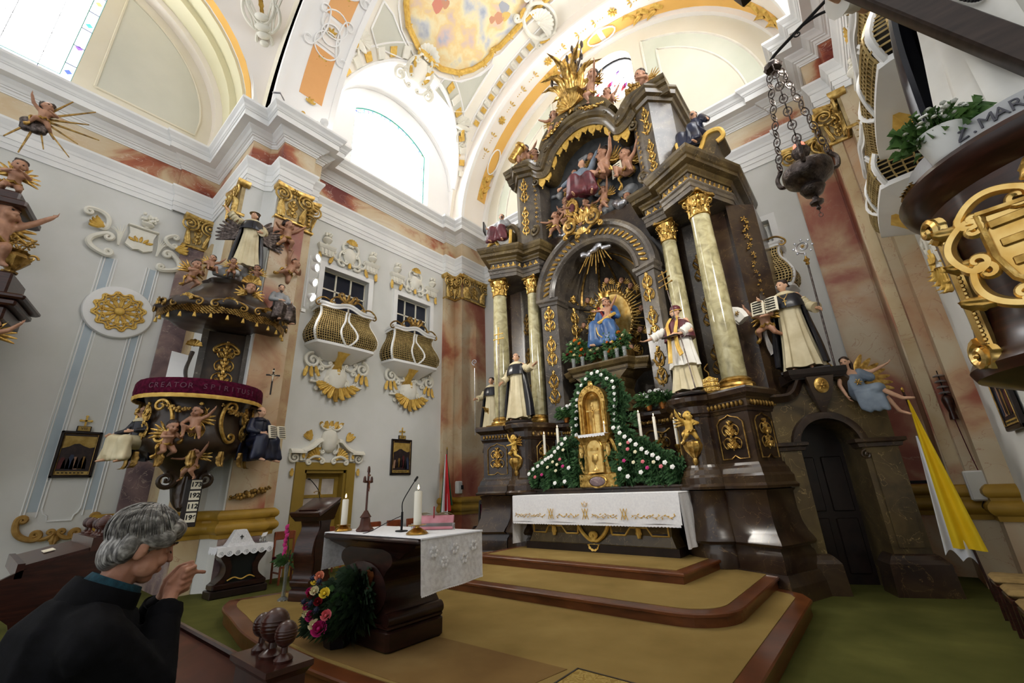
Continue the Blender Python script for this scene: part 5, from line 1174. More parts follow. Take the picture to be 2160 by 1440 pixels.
# candles
FL=None
def candle(label,loc,r,h,group=None,stick=0,lit=True):
    """wax candle on a brass stick; stick = height of the stick below the wax"""
    global FL
    t=thing('candle',label,'candle',loc,0,group)
    if stick:
        MB().lathe([(r*2.6,0),(r*2.8,.01),(r*2.2,.03),(r*.9,.06),(r*.6,stick*.3),(r*1.1,stick*.36),(r*.6,stick*.44),(r*.55,stick*.8),(r*.9,stick*.86),(r*2.2,stick*.94),(r*2.3,stick),(r*.5,stick)],seg=16).obj('candlestick','brass',t)
    MB().lathe([(r,stick),(r,stick+h-r*.3),(r*.8,stick+h),(.002,stick+h-r*.3)],seg=14).obj('wax_stem','wax',t)
    MB().tube([(0,0,stick+h-.01),(.003,0,stick+h+.02)],.003,5).obj('wick','ink',t)
    if lit: MB().lathe([(.001,0),(.009,.012),(.008,.025),(.001,.05)],(0,0,stick+h+.012),8).obj('flame','flame',t)
    return t
gA='tall white candles on the high altar'
for x,zt,nm in ((.87,2.88,'tall white altar candle, closest of the three on the flag side to the tabernacle'),(1.16,2.78,'tall white altar candle, middle one beside the dark ledge on the pope statue side'),(1.54,2.67,'tall white altar candle in brass candlestick beside the pope statue corbel'),
                 (-1.41,2.71,'tall white altar candle nearest the corner pilaster'),(-1.04,2.81,'tall white altar candle, middle one on the red chair side'),(-.66,2.88,'short visible altar candle just beside the tabernacle on the red chair side')):
    candle(nm,(AX+x,7.93,1.556),.028,.44,gA,zt-.44-1.556)
candle('small lit candle inside the tabernacle niche',(AX+.27,7.62,2.556),.014,.16)
# flowers
def carnation(m,r=1):
    mb=MB()
    for k,(q,z) in enumerate(((1,0),(.78,.3),(.5,.5))):
        mb.lathe([(.15*q,z-.4),(.7*q,z-.12),(q,z),(q*.7,z+.12),(.02,z+.1)],seg=14,flute=.14,nf=5+k)
    return mb.xf(Matrix.Scale(r,4)).mesh('carnation',m)
def rosem(m,r=1):
    mb=MB()
    for k in range(9):
        a=k*2.4; q=.25+.08*k; mb.grid(5,4,lambda u,v: (q*(.55+.6*v)*cos(a+(u-.5)*2.1),q*(.55+.6*v)*sin(a+(u-.5)*2.1),-.5+v*(1.15-.03*k)-(.18*v*v*k/8)+.1*sin(u*6)))
    mb.ell((0,0,-.1),(.3,.3,.5),5,8); return mb.xf(Matrix.Scale(r,4)).mesh('rose',m)
CARN=carnation('petal_white',.042); CARP=carnation('petal_pink',.036); CARM=carnation('petal_magenta',.036); LIL=carnation('petal_cream',.034)
def sprays(pts,n,L,m,name,parent,seed=0,droop=.3,wd=.02,kind='stuff',updir=(0,-.3,1)):
    """mass of feathery leaf blades around the given points (x,y,z,radius)"""
    rn=random.Random(seed); mb=MB(); U=Vector(updir)
    for k in range(n):
        x,y,z,r=pts[rn.randrange(len(pts))]; a,b=rn.uniform(0,6.28),rn.uniform(-1,1); q=r*rn.random() ** .5
        o=Vector((x+q*cos(a),y+q*sin(a)*.5,z+q*b*.8)); d=(Vector((cos(a),sin(a)*.7-.35,b*.6))+U*.5).normalized(); l=L*rn.uniform(.5,1.2)
        s_=d.cross(Vector((rn.uniform(-1,1),rn.uniform(-1,1),rn.uniform(-1,1)))); s_=s_.normalized()*wd*rn.uniform(.6,1.4); mid=o+d*l*.55+Vector((0,0,.02)); tip=o+d*l-Vector((0,0,droop*l))
        mb.add([o,mid+s_,tip,mid-s_],[(0,1,2),(0,2,3)])
    return mb.obj(name,m,parent,smooth=False,kind=kind)
def bank(s,label,whites,col):
    t=thing('flower_bank',label,'flowers',(AX+s*.9,7.78,1.556))
    P=[]
    for k in range(40):
        u=random.Random(k).random(); x=.34+1.25*u; ztop=2.62-(x-.34)*.62; z=1.62+(ztop-1.62)*random.Random(k+99).random(); P.append((s*(x-.9),0,z-1.556,.13))
    sprays(P,5200,.16,'fern_green','fern_foliage',t,4+s,wd=.006); sprays(P,900,.12,'leaf_green','broad_foliage',t,14+s,wd=.014)
    for x,z in whites: link('carnation',CARN,t,M=TR(x-s*.9,-.2,z-1.556,rx=1.2))
    for k,(x,z,me) in enumerate(col): link(me.name,me,t,M=TR(x-s*.9,-.2,z-1.556,rx=1.2))
    for k in range(14): x,z=(whites+[(c_[0],c_[1]) for c_ in col])[k % (len(whites)+len(col))]; MB().tube([(x-s*.9,-.17,z-1.57),(x-s*.9+.02,-.1,.05)],.004,4).obj('stem','leaf_green',t)
    return t
bank(1,'green fern bank with white carnations on the altar, under the pope statue side',[(.6,2.51),(.69,2.43),(.79,2.35),(.89,2.27),(.99,2.18),(1.08,2.11),(1.18,2.06),(1.27,2.0),(1.38,1.92),(1.5,1.84),(.52,1.86),(.92,1.78),(.66,1.72),(.48,2.62)],
     [(.62,2.0,CARM),(.72,2.2,CARP),(.75,2.32,CARP),(.86,2.14,LIL),(.98,1.96,CARP),(1.05,1.85,CARM),(1.18,1.94,LIL),(1.3,1.86,CARP),(.8,1.96,LIL),(.58,2.3,LIL)])
bank(-1,'green fern bank with white carnations on the altar, on the red chair side',[(-.63,2.52),(-.72,2.42),(-.82,2.35),(-.91,2.28),(-1.0,2.2),(-1.08,2.17),(-1.16,2.14),(-1.25,2.08),(-1.37,2.02),(-1.5,1.96),(-1.62,1.87),(-.6,1.94),(-.96,1.66),(-.72,1.68)],
     [(-.8,2.12,CARP),(-.74,1.98,CARM),(-.98,2.08,LIL),(-1.12,1.98,LIL),(-.92,1.9,LIL),(-1.28,1.84,CARM),(-1.46,1.8,CARP),(-.7,2.3,LIL),(-.88,2.02,LIL)])
ga=thing('flower_garland','fern and white carnation garland arching over the gilded tabernacle','flowers',(AX,7.92,1.556))
GP=[(-.5,2.6),(-.48,2.8),(-.47,2.94),(-.45,3.08),(-.43,3.2),(-.41,3.33),(-.36,3.48),(-.27,3.62),(-.15,3.74),(.0,3.83),(.14,3.84),(.22,3.76),(.34,3.66),(.45,3.58),(.47,3.45),(.47,3.32),(.46,3.2),(.44,3.07),(.42,2.93),(.4,2.8),(.48,2.64)]
sprays([(x*1.0,.02,z-1.62,.1) for x,z in GP]+[(.5,.02,1.6,.2),(.6,.02,1.2,.2)],3600,.15,'fern_green','fern_foliage',ga,9,wd=.006); sprays([(x,.04,z-1.62,.08) for x,z in GP],500,.1,'leaf_green','broad_foliage',ga,10,wd=.012)
for x,z in GP: link('carnation',CARN,ga,M=TR(x,-.1,z-1.556,rx=1.25))
# carnation pots on the ledge
for x,y,lab in ((-1.03,8.33,'copper pot of white carnations, nearer the corner, on the ledge by the preaching saint'),(-.82,8.33,'copper pot of white carnations, nearer the tabernacle, on the ledge by the preaching saint'),(.94,8.33,'copper pot of white carnations nearer the tabernacle on the ledge by the pope statue'),(1.23,8.33,'copper pot of white carnations beside the pope statue on the dark ledge')):
    t=thing('flower_pot',lab,'flower pot',(AX+x,y,2.96),0,'copper pots of carnations'); sc_=1 if x>0 else .8
    MB().lathe([(.05,0),(.07,.06),(.078,.13),(.085,.14),(.085,.155),(.07,.15),(.01,.13)],seg=18).obj('pot','copper',t) if 'copper' in MATS else (mat('copper',S(206,140,80),.3,.85),MB().lathe([(.05,0),(.07,.06),(.078,.13),(.085,.14),(.085,.155),(.07,.15),(.01,.13)],seg=18).obj('pot','copper',t))
    sprays([(0,0,.22,.13),(-.08,-.02,.2,.1),(.08,-.02,.2,.1)],420,.16,'leaf_green','foliage',t,int(x*10)+30,wd=.008)
    rn=random.Random(int(x*100))
    for k in range(7): a=rn.uniform(0,6.28); q=rn.uniform(.04,.17); link('carnation',CARN,t,M=TR(q*cos(a),-.06+q*.4*sin(a),.3+rn.uniform(-.03,.1),rx=.9))
# Madonna
shelf=[(-1.02,.35),(-.95,.0),(-.72,-.12),(-.66,-.3),(.66,-.3),(.72,-.12),(.95,.0),(1.02,.35)]
MB().sweep(shelf,[(0,3.92),(.02,3.92),(.03,3.98),(.08,4.02),(.1,4.06),(.12,4.1),(.12,4.13),(0,4.14)]).prism(shelf,3.9,4.14).obj('statue_shelf','olive_marble',alt,smooth=False)
MB().loft([[(x*w_,y,z) for x,y in ((-.66,-.28),(.66,-.28),(.8,.3),(-.8,.3))] for z,w_ in ((3.0,.95),(3.1,.9),(3.3,.66),(3.55,.6),(3.75,.72),(3.92,1.0))]).obj('console','olive_marble',alt,smooth=False)
MB().bbox((0,-.29,3.62),(.5,.04,.45),None,.015).obj('console_panel','brown_marble',alt)
mad=thing('madonna_statue','seated Madonna in blue robe with the Child before a gilded sunburst niche','statue',(AX+.06,8.78,4.14))
MB().bbox((0,.1,.2),(.9,.6,.4),None,.03).obj('throne','dark_gold',mad)
o,J,T=seated(mad,TR(0,.02,.36,s=1.12),('blue_robe','blue_robe'),dict(elL=(-.26,-.04,.72),wrL=(-.2,-.26,.58),elR=(.25,-.06,.74),wrR=(.1,-.24,.82)),-.1,.15,'long',False,'mary',6,.018)
MB().lathe([(.075,.08),(.08,.12),(.1,.2),(.085,.16),(.07,.12)],seg=10,flute=.2,nf=5).xf(T).obj('crown','gold',o)
b=MB(); b.tube(curve([(-.14,-.1,1.02),(-.02,-.17,.8),(.05,-.16,.62)],5),.03,6); b.tube(curve([(.12,-.12,.98),(.16,-.2,.7)],5),.05,6); b.obj('red_dress','red_paint',o)
MB().tube(curve([(-.2,-.3,.6),(0,-.42,.55),(.2,-.34,.66),(.26,-.2,.75)],5),.035,6).obj('gold_veil','ochre_gilt',o)
MB().tube(curve([(-.1,-.42,.6),(-.02,-.5,.3),(.06,-.48,.2)],6),.012,5).obj('rosary','ochre_gilt',o)
putto(TR(.14,-.26,.92,rz=.2,s=.86),'reach','nude Child with outstretched arms',mad,name='child',wings=False,drape=False,vox=.012)
# sunburst
sb=link('sunburst',None,mad)
m=MB(); m.lathe([(.5,0),(.52,.02),(.48,.03),(.4,-.05),(.2,-.16),(.01,-.2)],(0,.34,1.3),36,sy=1.45,M=Matrix.Rotation(pi/2,4,'X')); m.obj('niche_dish','bright_gold',sb)
for k in range(64):
    a=2*pi*k/64; l=(.34,.2,.28,.18)[k % 4]; c_,s_=cos(a),sin(a); p0=(.5*c_,.3,1.3+.74*s_); p1=((.5+l)*c_,.3,1.3+(.74+l)*s_)
    MB().tube([p0,p1],[.03,.008],4,flat=.5).obj('ray','gold',sb)
m=MB()
for k in range(40): a=2*pi*k/40; m.ell((.5*cos(a),.28,1.3+.74*sin(a)),(.035,.03,.035),4,6)
m.obj('bead_border','bright_gold',sb,kind='stuff')
for a in (90,140,180,215,40,0,-30,-60,60): a=radians(a); cherub(TR(.78*cos(a),.22,1.3+1.0*sin(a),s=.75),sb)
# roses around the Madonna
RY,RO,RRd,RC=rosem('petal_yellow',.05),rosem('petal_orange',.05),rosem('petal_red',.045),rosem('petal_cream',.05)
for s,lab,pts in ((-1,'orange and cream rose arrangement beside the Madonna on the red chair side',[(-.72,4.78,RC),(-.62,4.84,RO),(-.6,4.64,RC),(-.5,4.74,RO),(-.74,4.6,RO),(-.46,4.58,RO),(-.66,4.5,RC),(-.5,4.45,RO),(-.36,4.44,RRd),(-.22,4.5,RC),(-.05,4.5,RC),(-.12,4.42,RRd),(-.85,4.55,RRd)]),
                    (1,'orange and yellow rose arrangement beside the Madonna on the pope statue side',[(.28,4.76,RC),(.5,4.76,RO),(.22,4.6,RO),(.34,4.58,RY),(.52,4.6,RO),(.5,4.48,RRd),(.26,4.42,RO),(.38,4.42,RY),(.2,4.36,RO),(.42,4.32,RRd),(.6,4.66,RC)])):
    t=thing('rose_arrangement',lab,'flowers',(AX+s*.5,8.36,4.14)); sprays([(x-s*.5,.03,z-4.2,.1) for x,z,me in pts],900,.13,'leaf_green','foliage',t,40+s,wd=.014)
    for x,z,me in pts: link('rose',me,t,M=TR(x-s*.5,-.05,z-4.14,rx=1.1))
mg=bpy.data.materials.new('clear_glass'); mg.use_nodes=True; bb_=mg.node_tree.nodes['Principled BSDF']; bb_.inputs['Transmission Weight'].default_value=.85; bb_.inputs['Roughness'].default_value=.08; bb_.inputs['Base Color'].default_value=(.85,.9,.9,1); MATS['clear_glass']=mg
for x,lab in ((-.66,'clear glass vase at the shelf end nearest the corner pilaster'),(-.42,'clear glass vase, second along the Madonna shelf from the corner side'),(.17,'clear glass vase in the middle of the Madonna shelf'),(.44,'clear glass vase by the Madonna knee, second from the shelf end'),(.62,'clear glass vase at the shelf end nearest the pope statue')):
    v=MB().lathe([(.04,0),(.045,.01),(.04,.1),(.05,.24),(.045,.24),(.035,.1),(.03,.02),(.002,.02)],seg=14).obj('glass_vase','clear_glass',None,label=lab,cat='vase',group='glass vases on the Madonna shelf'); v.location=(AX+x,8.24,4.142)

# ================================================================ STANDING SAINTS
def staff(parent,p0,p1,m,r=.012,cross=0,cm='ochre_gilt',name='staff'):
    o=MB().tube([p0,p1],r,7).obj(name,m,parent); p0,p1=Vector(p0),Vector(p1); d=(p1-p0).normalized(); x=Vector((1,0,0)); x=(x-d*x.dot(d)).normalized(); mb=MB()
    if cross:
        mb.tube([p1,p1+d*.42],r*1.2,6)
        for k in range(cross): q=p1+d*(.12+.13*k); w_=.14-.025*k; mb.tube([q-x*w_,q+x*w_],r*1.2,6); [mb.ell(q+x*s*w_,r*2,4,6) for s in (-1,1)]
        mb.ell(p1,r*2.4,5,8); mb.ell(p1+d*.42,r*2,4,6); mb.obj('cross_head',cm,o)
    return o
def friar(t,arms,hy=0,hp=0,head='tonsure',handn=None,seed=0,tilt=0,capev=True,tun='cream_robe',mant='black_paint',vox=.018):
    """standing friar: body, tunic, scapular, black mantle and white hood collar"""
    m,J,T=human('adult',hy=hy,hp=hp,handn=handn,**arms); bobj('body',m,'skin',t,vox,1); bobj('hair',hair(T,head,3),'hair_dark',t,.016,1); eyes(T,t)
    robe([(0,0,.06,.3,.24,.12),(.0,0,.3,.26,.21,.11),(0,0,.6,.22,.18,.09),(0,0,.92,.19,.15,.06),(0,0,1.05,.18,.14,.04),(0,0,1.3,.19,.14,.02),(0,0,1.42,.1,.08,.0)],11,60,seed).obj('tunic',tun,t)
    if capev: cape([(0,.03,.12,.36,.3,.1),(0,.03,.5,.33,.27,.1),(0,.02,.9,.28,.22,.07),(0,.01,1.15,.26,.2,.03),(0,.0,1.34,.23,.17,.01),(0,0,1.43,.13,.1,0)],-.55,pi+.55,9,seed+1,.02,44).obj('mantle',mant,t)
    cape([(0,0,1.12,.27,.2,.03),(0,0,1.22,.26,.2,.02),(0,0,1.36,.21,.16,.01),(0,0,1.44,.11,.1,0)],-pi/2+.02,1.5*pi-.02,5,seed+2,.02,48).obj('shoulder_cape',mant,t)
    MB().lathe([(.17,1.36),(.19,1.38),(.16,1.42),(.1,1.46),(.07,1.47),(.065,1.44)],seg=24,sy=.85,flute=.04,nf=7).obj('hood_collar',tun,t)
    for s in 'LR':
        sl=sleeve(Vector(J['sh' + s]).lerp(Vector(J['el' + s]),.4),J['el' + s],.075,.08); sl.merge(sleeve(J['el' + s],Vector(J['el' + s]).lerp(Vector(J['wr' + s]),.85),.08,.085)); sl.obj('sleeve',tun,t)
    return J,T
def plinth(t,r=.34,h=.06,m='black_wood',name='plinth'): return MB().lathe([(r,-h),(r*1.02,-h*.5),(r*.95,0),(.01,0)],seg=20,sy=.8).obj(name,m,t)
t=figure_thing('preaching friar in white tunic and black mantle, arm stretched out, between the altar columns',(AX-1.95,7.72,3.05),.15,.98); plinth(t)
friar(t,dict(elR=(.36,-.1,1.2),wrR=(.58,-.2,1.24),elL=(-.26,-.06,1.08),wrL=(-.32,-.2,.95)),.5,-.35,'tonsure',{'R': (0,0,1)},1)
staff(t,(-.36,-.3,0),(-.34,-.26,1.95),'old_silver',.011,2)
t=figure_thing('bearded pope in purple cap and white rochet holding a cross staff, between the altar columns',(AX+1.97,7.68,3.05),-.25,.98); plinth(t)
m,J,T=human('adult',hy=-.5,hp=.12,elL=(-.32,-.12,1.18),wrL=(-.5,-.28,1.12),elR=(.27,-.05,1.12),wrR=(.12,-.26,1.06),handn={'L': (0,0,1)}); bobj('body',m,'skin',t,.018,1); eyes(T,t); bobj('beard',beard(T),'hair_dark',t,.016,1)
MB().ell((0,.02,.06),(.092,.108,.085),8,14).xf(T).obj('cap','purple_robe',t); MB().tube([(.094*cos(a),.02+.11*sin(a),.02) for a in [2*pi*i/20 for i in range(21)]],.01,5).xf(T).obj('cap_trim','ochre_gilt',t)
robe([(0,0,.05,.27,.22,.11),(0,0,.35,.22,.18,.1),(0,0,.62,.2,.16,.06)],9,54,3).obj('under_robe','cream_robe',t)
robe([(0,0,.5,.27,.22,.09),(0,0,.8,.22,.17,.08),(0,0,1.1,.2,.15,.04),(0,0,1.35,.19,.14,.02),(0,0,1.43,.1,.08,0)],13,60,5).obj('rochet','white_robe',t)
robe([(0,0,1.02,.29,.22,.05),(0,0,1.15,.28,.21,.03),(0,0,1.33,.23,.17,.01),(0,0,1.43,.1,.09,0),(0,0,1.45,.08,.075,0)],6,48,6).obj('mozzetta','purple_robe',t)
for s in (-1,1): MB().tube(curve([(s*.06,-.1,1.46),(s*.1,-.2,1.3),(s*.07,-.24,1.1),(s*.08,-.26,.85),(s*.1+(.05 if s>0 else 0),-.29,.55+(.1 if s>0 else 0))],6),lambda u: .028+.02*u,6,flat=.35,ref=(0,1,0)).obj('stole','ochre_gilt',t)
for s in 'LR': sleeve(Vector(J['sh' + s]).lerp(Vector(J['el' + s]),.6),Vector(J['el' + s]).lerp(Vector(J['wr' + s]),.7),.085,.08).obj('sleeve','white_robe',t)
bk=MB().bbox((0,-.3,1.04),(.28,.2,.03),Matrix.Rotation(.25,4,'X'),.008).obj('book','black_wood',t)
staff(t,(.3,-.3,.0),(-.02,-.12,2.05),'old_silver',.011,3,'dark_gold')
t=thing('papal_tiara','gilded three-tier papal tiara standing at the feet of the pope statue','tiara',(AX+2.34,7.66,2.99))
MB().lathe([(.1,0),(.125,.05),(.13,.12),(.12,.2),(.085,.26),(.03,.29),(.005,.3)],seg=20).obj('cap','ochre_gilt',t)
for z,r in ((.03,.125),(.11,.135),(.19,.125)):
    m=MB()
    for k in range(14): a=2*pi*k/14; m.merge(leaf(.06,.05,2,.3),TR(r*cos(a),r*sin(a),z,rz=a+pi/2))
    m.lathe([(r,z-.012),(r+.008,z),(r,z+.012)],seg=20); m.obj('crown_tier','bright_gold',t)
MB().tube(curve([(0,0,.3),(.0,0,.36),(-.05,0,.44),(.02,0,.52)],5),.01,5).obj('cross_finial','dark_gold',t)
# abbot saint above the portal, with book and crozier
def pw(s,y,z): return PO @ Vector((s,y,z))
t=figure_thing('abbot saint in cream tunic with open book and crozier above the side portal',pw(.42,.12,3.25),.0,1.0); MB().bbox((.02,.02,-.0),(.7,.36,.06),None,.01).obj('plinth','black_wood',t)
J,T=friar(t,dict(elL=(-.28,-.1,1.12),wrL=(-.34,-.26,1.26),elR=(.3,.02,1.12),wrR=(.42,-.12,1.0)),-.5,.1,'short',{'L': (0,-.3,1),'R': (-1,0,0)},8)
b=link('open_book',None,t,M=TR(-.3,-.33,1.18,rz=-.15,rx=-.25))
for s in (-1,1):
    pg=MB().grid(8,4,lambda u,v: (s*(.01+.2*u),-.03*sin(u*2.6),-.14+.28*v)); th(pg,(0,.025,0)).obj('page','paper',b)
    for k in range(5): MB().box(min(s*.03,s*.18),max(s*.03,s*.18),-.05,-.034,.09-k*.05,.105-k*.05).obj('script_line','ink',b,smooth=False)
MB().tube(curve([(-.07,-.2,1.36),(0,-.24,1.26),(.07,-.2,1.36)],5),.006,5).merge(MB().bbox((0,-.235,1.2),(.012,.01,.12))).merge(MB().bbox((0,-.235,1.22),(.06,.01,.012))).obj('pectoral_cross','gold',t)
st=staff(t,(.42,-.16,-.02),(.46,-.1,1.82),'old_silver',.015); MB().lathe([(.012,0),(.035,.03),(.02,.06),(.05,.1),(.02,.14),(.012,.18)],(.46,-.1,1.8),12).obj('knop','gold',st)
m=spiral(.46,2.16,.12,1.5,-pi/2,-1,.16,.1,30,-.1,.02)
for k in range(8): a=2*pi*k/8; m.ell((.46+.14*cos(a),-.1,2.16+.14*sin(a)),.022,4,6)
m.tube([(.46,-.1,1.95),(.46,-.1,2.05)],.014,6); m.obj('crook','silver',st); rosette(.04,6).xf(TR(.46,-.13,2.16)).obj('rosette','gold',st)
# putto with mitre on the side volute
p=putto(Matrix.Translation((AX+3.28,8.32,3.85)) @ TR(rz=-.3,s=.98),'fly','winged putto lifting a jewelled mitre beside the outer altar column',None)
MB().loft([[(x*w_,y*w_,z) for x,y in ((-.12,0),(-.07,-.06),(.07,-.06),(.12,0),(.07,.06),(-.07,.06))] for z,w_ in ((0,1),(.16,1.25),(.28,.8),(.38,.1))]).xf(TR(-.32,-.1,.5,ry=-.5)).obj('mitre','white_robe',p); rosette(.05,6).xf(TR(-.36,-.2,.64)).obj('jewel','gold',p)
# seated angel on the portal scroll
t=figure_thing('seated angel in grey-blue dress with gold wings on the portal gable',pw(1.02,-.05,2.72),.35,.78); t.name='angel_statue'
m,J,T=human('adult',hy=-.6,hp=.15,hr=-.1,hip=(0,0,.12),chest=(-.06,.02,.44),neck=(-.08,.0,.6),head=(-.1,-.02,.75),shL=(-.23,0,.54),shR=(.1,.02,.55),elL=(-.3,-.02,.3),wrL=(-.26,-.1,.06),elR=(.28,-.06,.5),wrR=(.46,-.16,.58),knL=(.18,-.36,.12),anL=(.48,-.42,-.12),toL=(.62,-.48,-.14),knR=(.26,-.26,.04),anR=(.42,-.3,-.34),toR=(.52,-.42,-.42),handn={'R': (0,0,1)}); bobj('body',m,'skin',t,.018,1); bobj('hair',hair(T,'long',4),'hair_dark',t,.018,1); eyes(T,t)
b=MB(); b.cap((0,0,.1),(-.05,0,.36),.18,.16); b.cap((.06,-.05,.1),(.2,-.32,.12),.15,.12); b.cap((.08,-.05,.06),(.24,-.24,.02),.14,.12)
for k in range(9): x=-.12+.04*k; b.cap((x,-.18-.02*k,.1),(x+.04,-.2-.02*k,-.22-.03*(k % 3)),.05,.05)
b.cap((.1,0,.52),(.22,-.04,.4),.09,.1); bobj('dress',b,'greyblue_robe',t,.022,1); rosette(.07,6).xf(TR(-.03,-.17,.3)).obj('belt_rosette','gold',t)
for s in (-1,1): wing(.72,8,1.5,s).xf(TR(-.06+s*.1,.12,.3)).obj('wing','gold',t)
# dark rear saint with crozier beyond the outer column
t=figure_thing('dark bishop figure with silver crozier half hidden behind the outer altar column',(AX-3.72,8.75,3.0),.3,.95); MB().lathe([(.3,0),(.28,.1),(.22,.25),(.2,.5)],(0,0,-.5),14).obj('plinth','black_wood',t)
J,T=friar(t,dict(elL=(-.3,-.05,1.1),wrL=(-.4,-.2,1.05)),.2,.1,'short',None,12,tun='cream_robe',mant='black_paint')
st=staff(t,(-.46,-.2,0),(-.46,-.2,2.0),'silver',.013); spiral(-.46,2.2,.1,1.4,-pi/2,-1,.16,.1,24,-.2,.02).obj('crook','silver',st)

# ================================================================ LEFT WALL, PIERS AND PULPIT
LW=frame((-10.25,0,0),(0,1,0),(0,0,1))     # chancel wall: local x = world y, -y = into the room
NW_=frame((-12.62,0,0),(0,1,0),(0,0,1))    # nave wall
def onwall(W,x,z,y=0): return W @ Matrix.Translation((x,y,z))
def text(body,size,m,parent,M,name='lettering',ext=.004,bold=0):
    c=bpy.data.curves.new('t','FONT'); c.body=body; c.size=size; c.align_x='CENTER'; c.align_y='CENTER'; c.extrude=ext; c.offset=bold
    o=bpy.data.objects.new('t',c); COL.objects.link(o); dg=bpy.context.evaluated_depsgraph_get(); me=bpy.data.meshes.new_from_object(o.evaluated_get(dg)); bpy.data.objects.remove(o)
    me.transform(Matrix.Rotation(pi/2,4,'X')); me.materials.clear(); me.materials.append(MATS[m]); me.name=name
    return link(name,me,parent,M=M)
# gilded pilaster capitals
def pilcap(w,h=.92):
    P=[]
    ab=MB().sweep([(-w/2-.06,.12),(-w/2-.06,-.1),(0,-.04),(w/2+.06,-.1),(w/2+.06,.12)],[(0,h*.86),(.03,h*.88),(.05,h*.93),(.05,h),(0,h)]); ab.prism([(-w/2-.06,.12),(-w/2-.06,-.1),(0,-.04),(w/2+.06,-.1),(w/2+.06,.12)],h*.86,h); P.append(('abacus',ab))
    bd=MB().sweep([(-w/2,.12),(-w/2,-.02),(w/2,-.02),(w/2,.12)],[(0,0),(.03,.01),(.04,.04),(.03,.07),(0,.08)]); P.append(('astragal',bd))
    P.append(('bell',MB().box(-w/2,w/2,-.03,.1,.05,h*.88)))
    for s in (-1,1):
        P.append(('volute',spiral(s*w*.44,h*.7,h*.23,2.3,pi/2,s,.13,.08,44,-.1,.22)))
        for k in range(3): P.append(('acanthus_leaf',leaf(h*.52,w*.24,3,.4).xf(TR(s*w*(.42-.07*k),-.05-.02*k,.06-.0*k,ry=s*.12*k))))
    eg=MB()
    for k in range(5): eg.ell(((k-2)*w*.12,-.06,h*.78),(.03,.03,.05),4,7)
    P.append(('egg_row',eg)); P.append(('rocaille',arabesque(h*.5,w*.4,.02,2).xf(TR(0,-.04,h*.14)))); P.append(('rosette',rosette(h*.09,6).xf(TR(0,-.1,h*.92))))
    return P
def capset(specs,label,name='pilaster_capital',z=7.85,W=None):
    for (p0,p1),lb in zip(specs,label):
        dx,dy=p1[0]-p0[0],p1[1]-p0[1]; L=sqrt(dx*dx+dy*dy); t=link(name,None,None,lb,'capital','gilded pilaster capitals',M=frame(((p0[0]+p1[0])/2,(p0[1]+p1[1])/2,z),(dx,dy,0),(0,0,1)))
        for nm,mb in pilcap(L): mb.obj(nm,'cap_cream' if nm == 'bell' else 'cap_gold',t)
mat('cap_cream',[(.3,S(150,128,86)),(.7,S(190,170,126))],.5,.2,scale=8)
mat('cap_gold',[(.3,S(150,116,54)),(.55,S(206,172,100)),(.75,S(232,206,140))],.38,.75,scale=12,bump=.15,bscale=50)
capset([((-12.54,1.98),(-12.54,2.5)),((-10.75,2.45),(-10.11,2.45)),((-9.57,3.06),(-9.57,3.72)),((-9.73,3.74),(-9.73,3.98))],
       ['small gilded capital in the nave corner behind the pulpit canopy','gilded volute capital on the nave face of the pier beside the winged statue','wide gilded volute capital on the pier above the two wall putti','narrow gilded capital strip at the pier edge above the bright lamps'])
capset([((-10.12,8.87),(-10.12,9.28)),((-10.1,9.3),(-9.79,9.3)),((-9.77,9.34),(-9.77,10.4))],
       ['gilded capital of the corner pilaster nearest the second oriel','gilded capital at the angle of the far corner pilaster','gilded capital of the corner pilaster next to the altar cornice'])
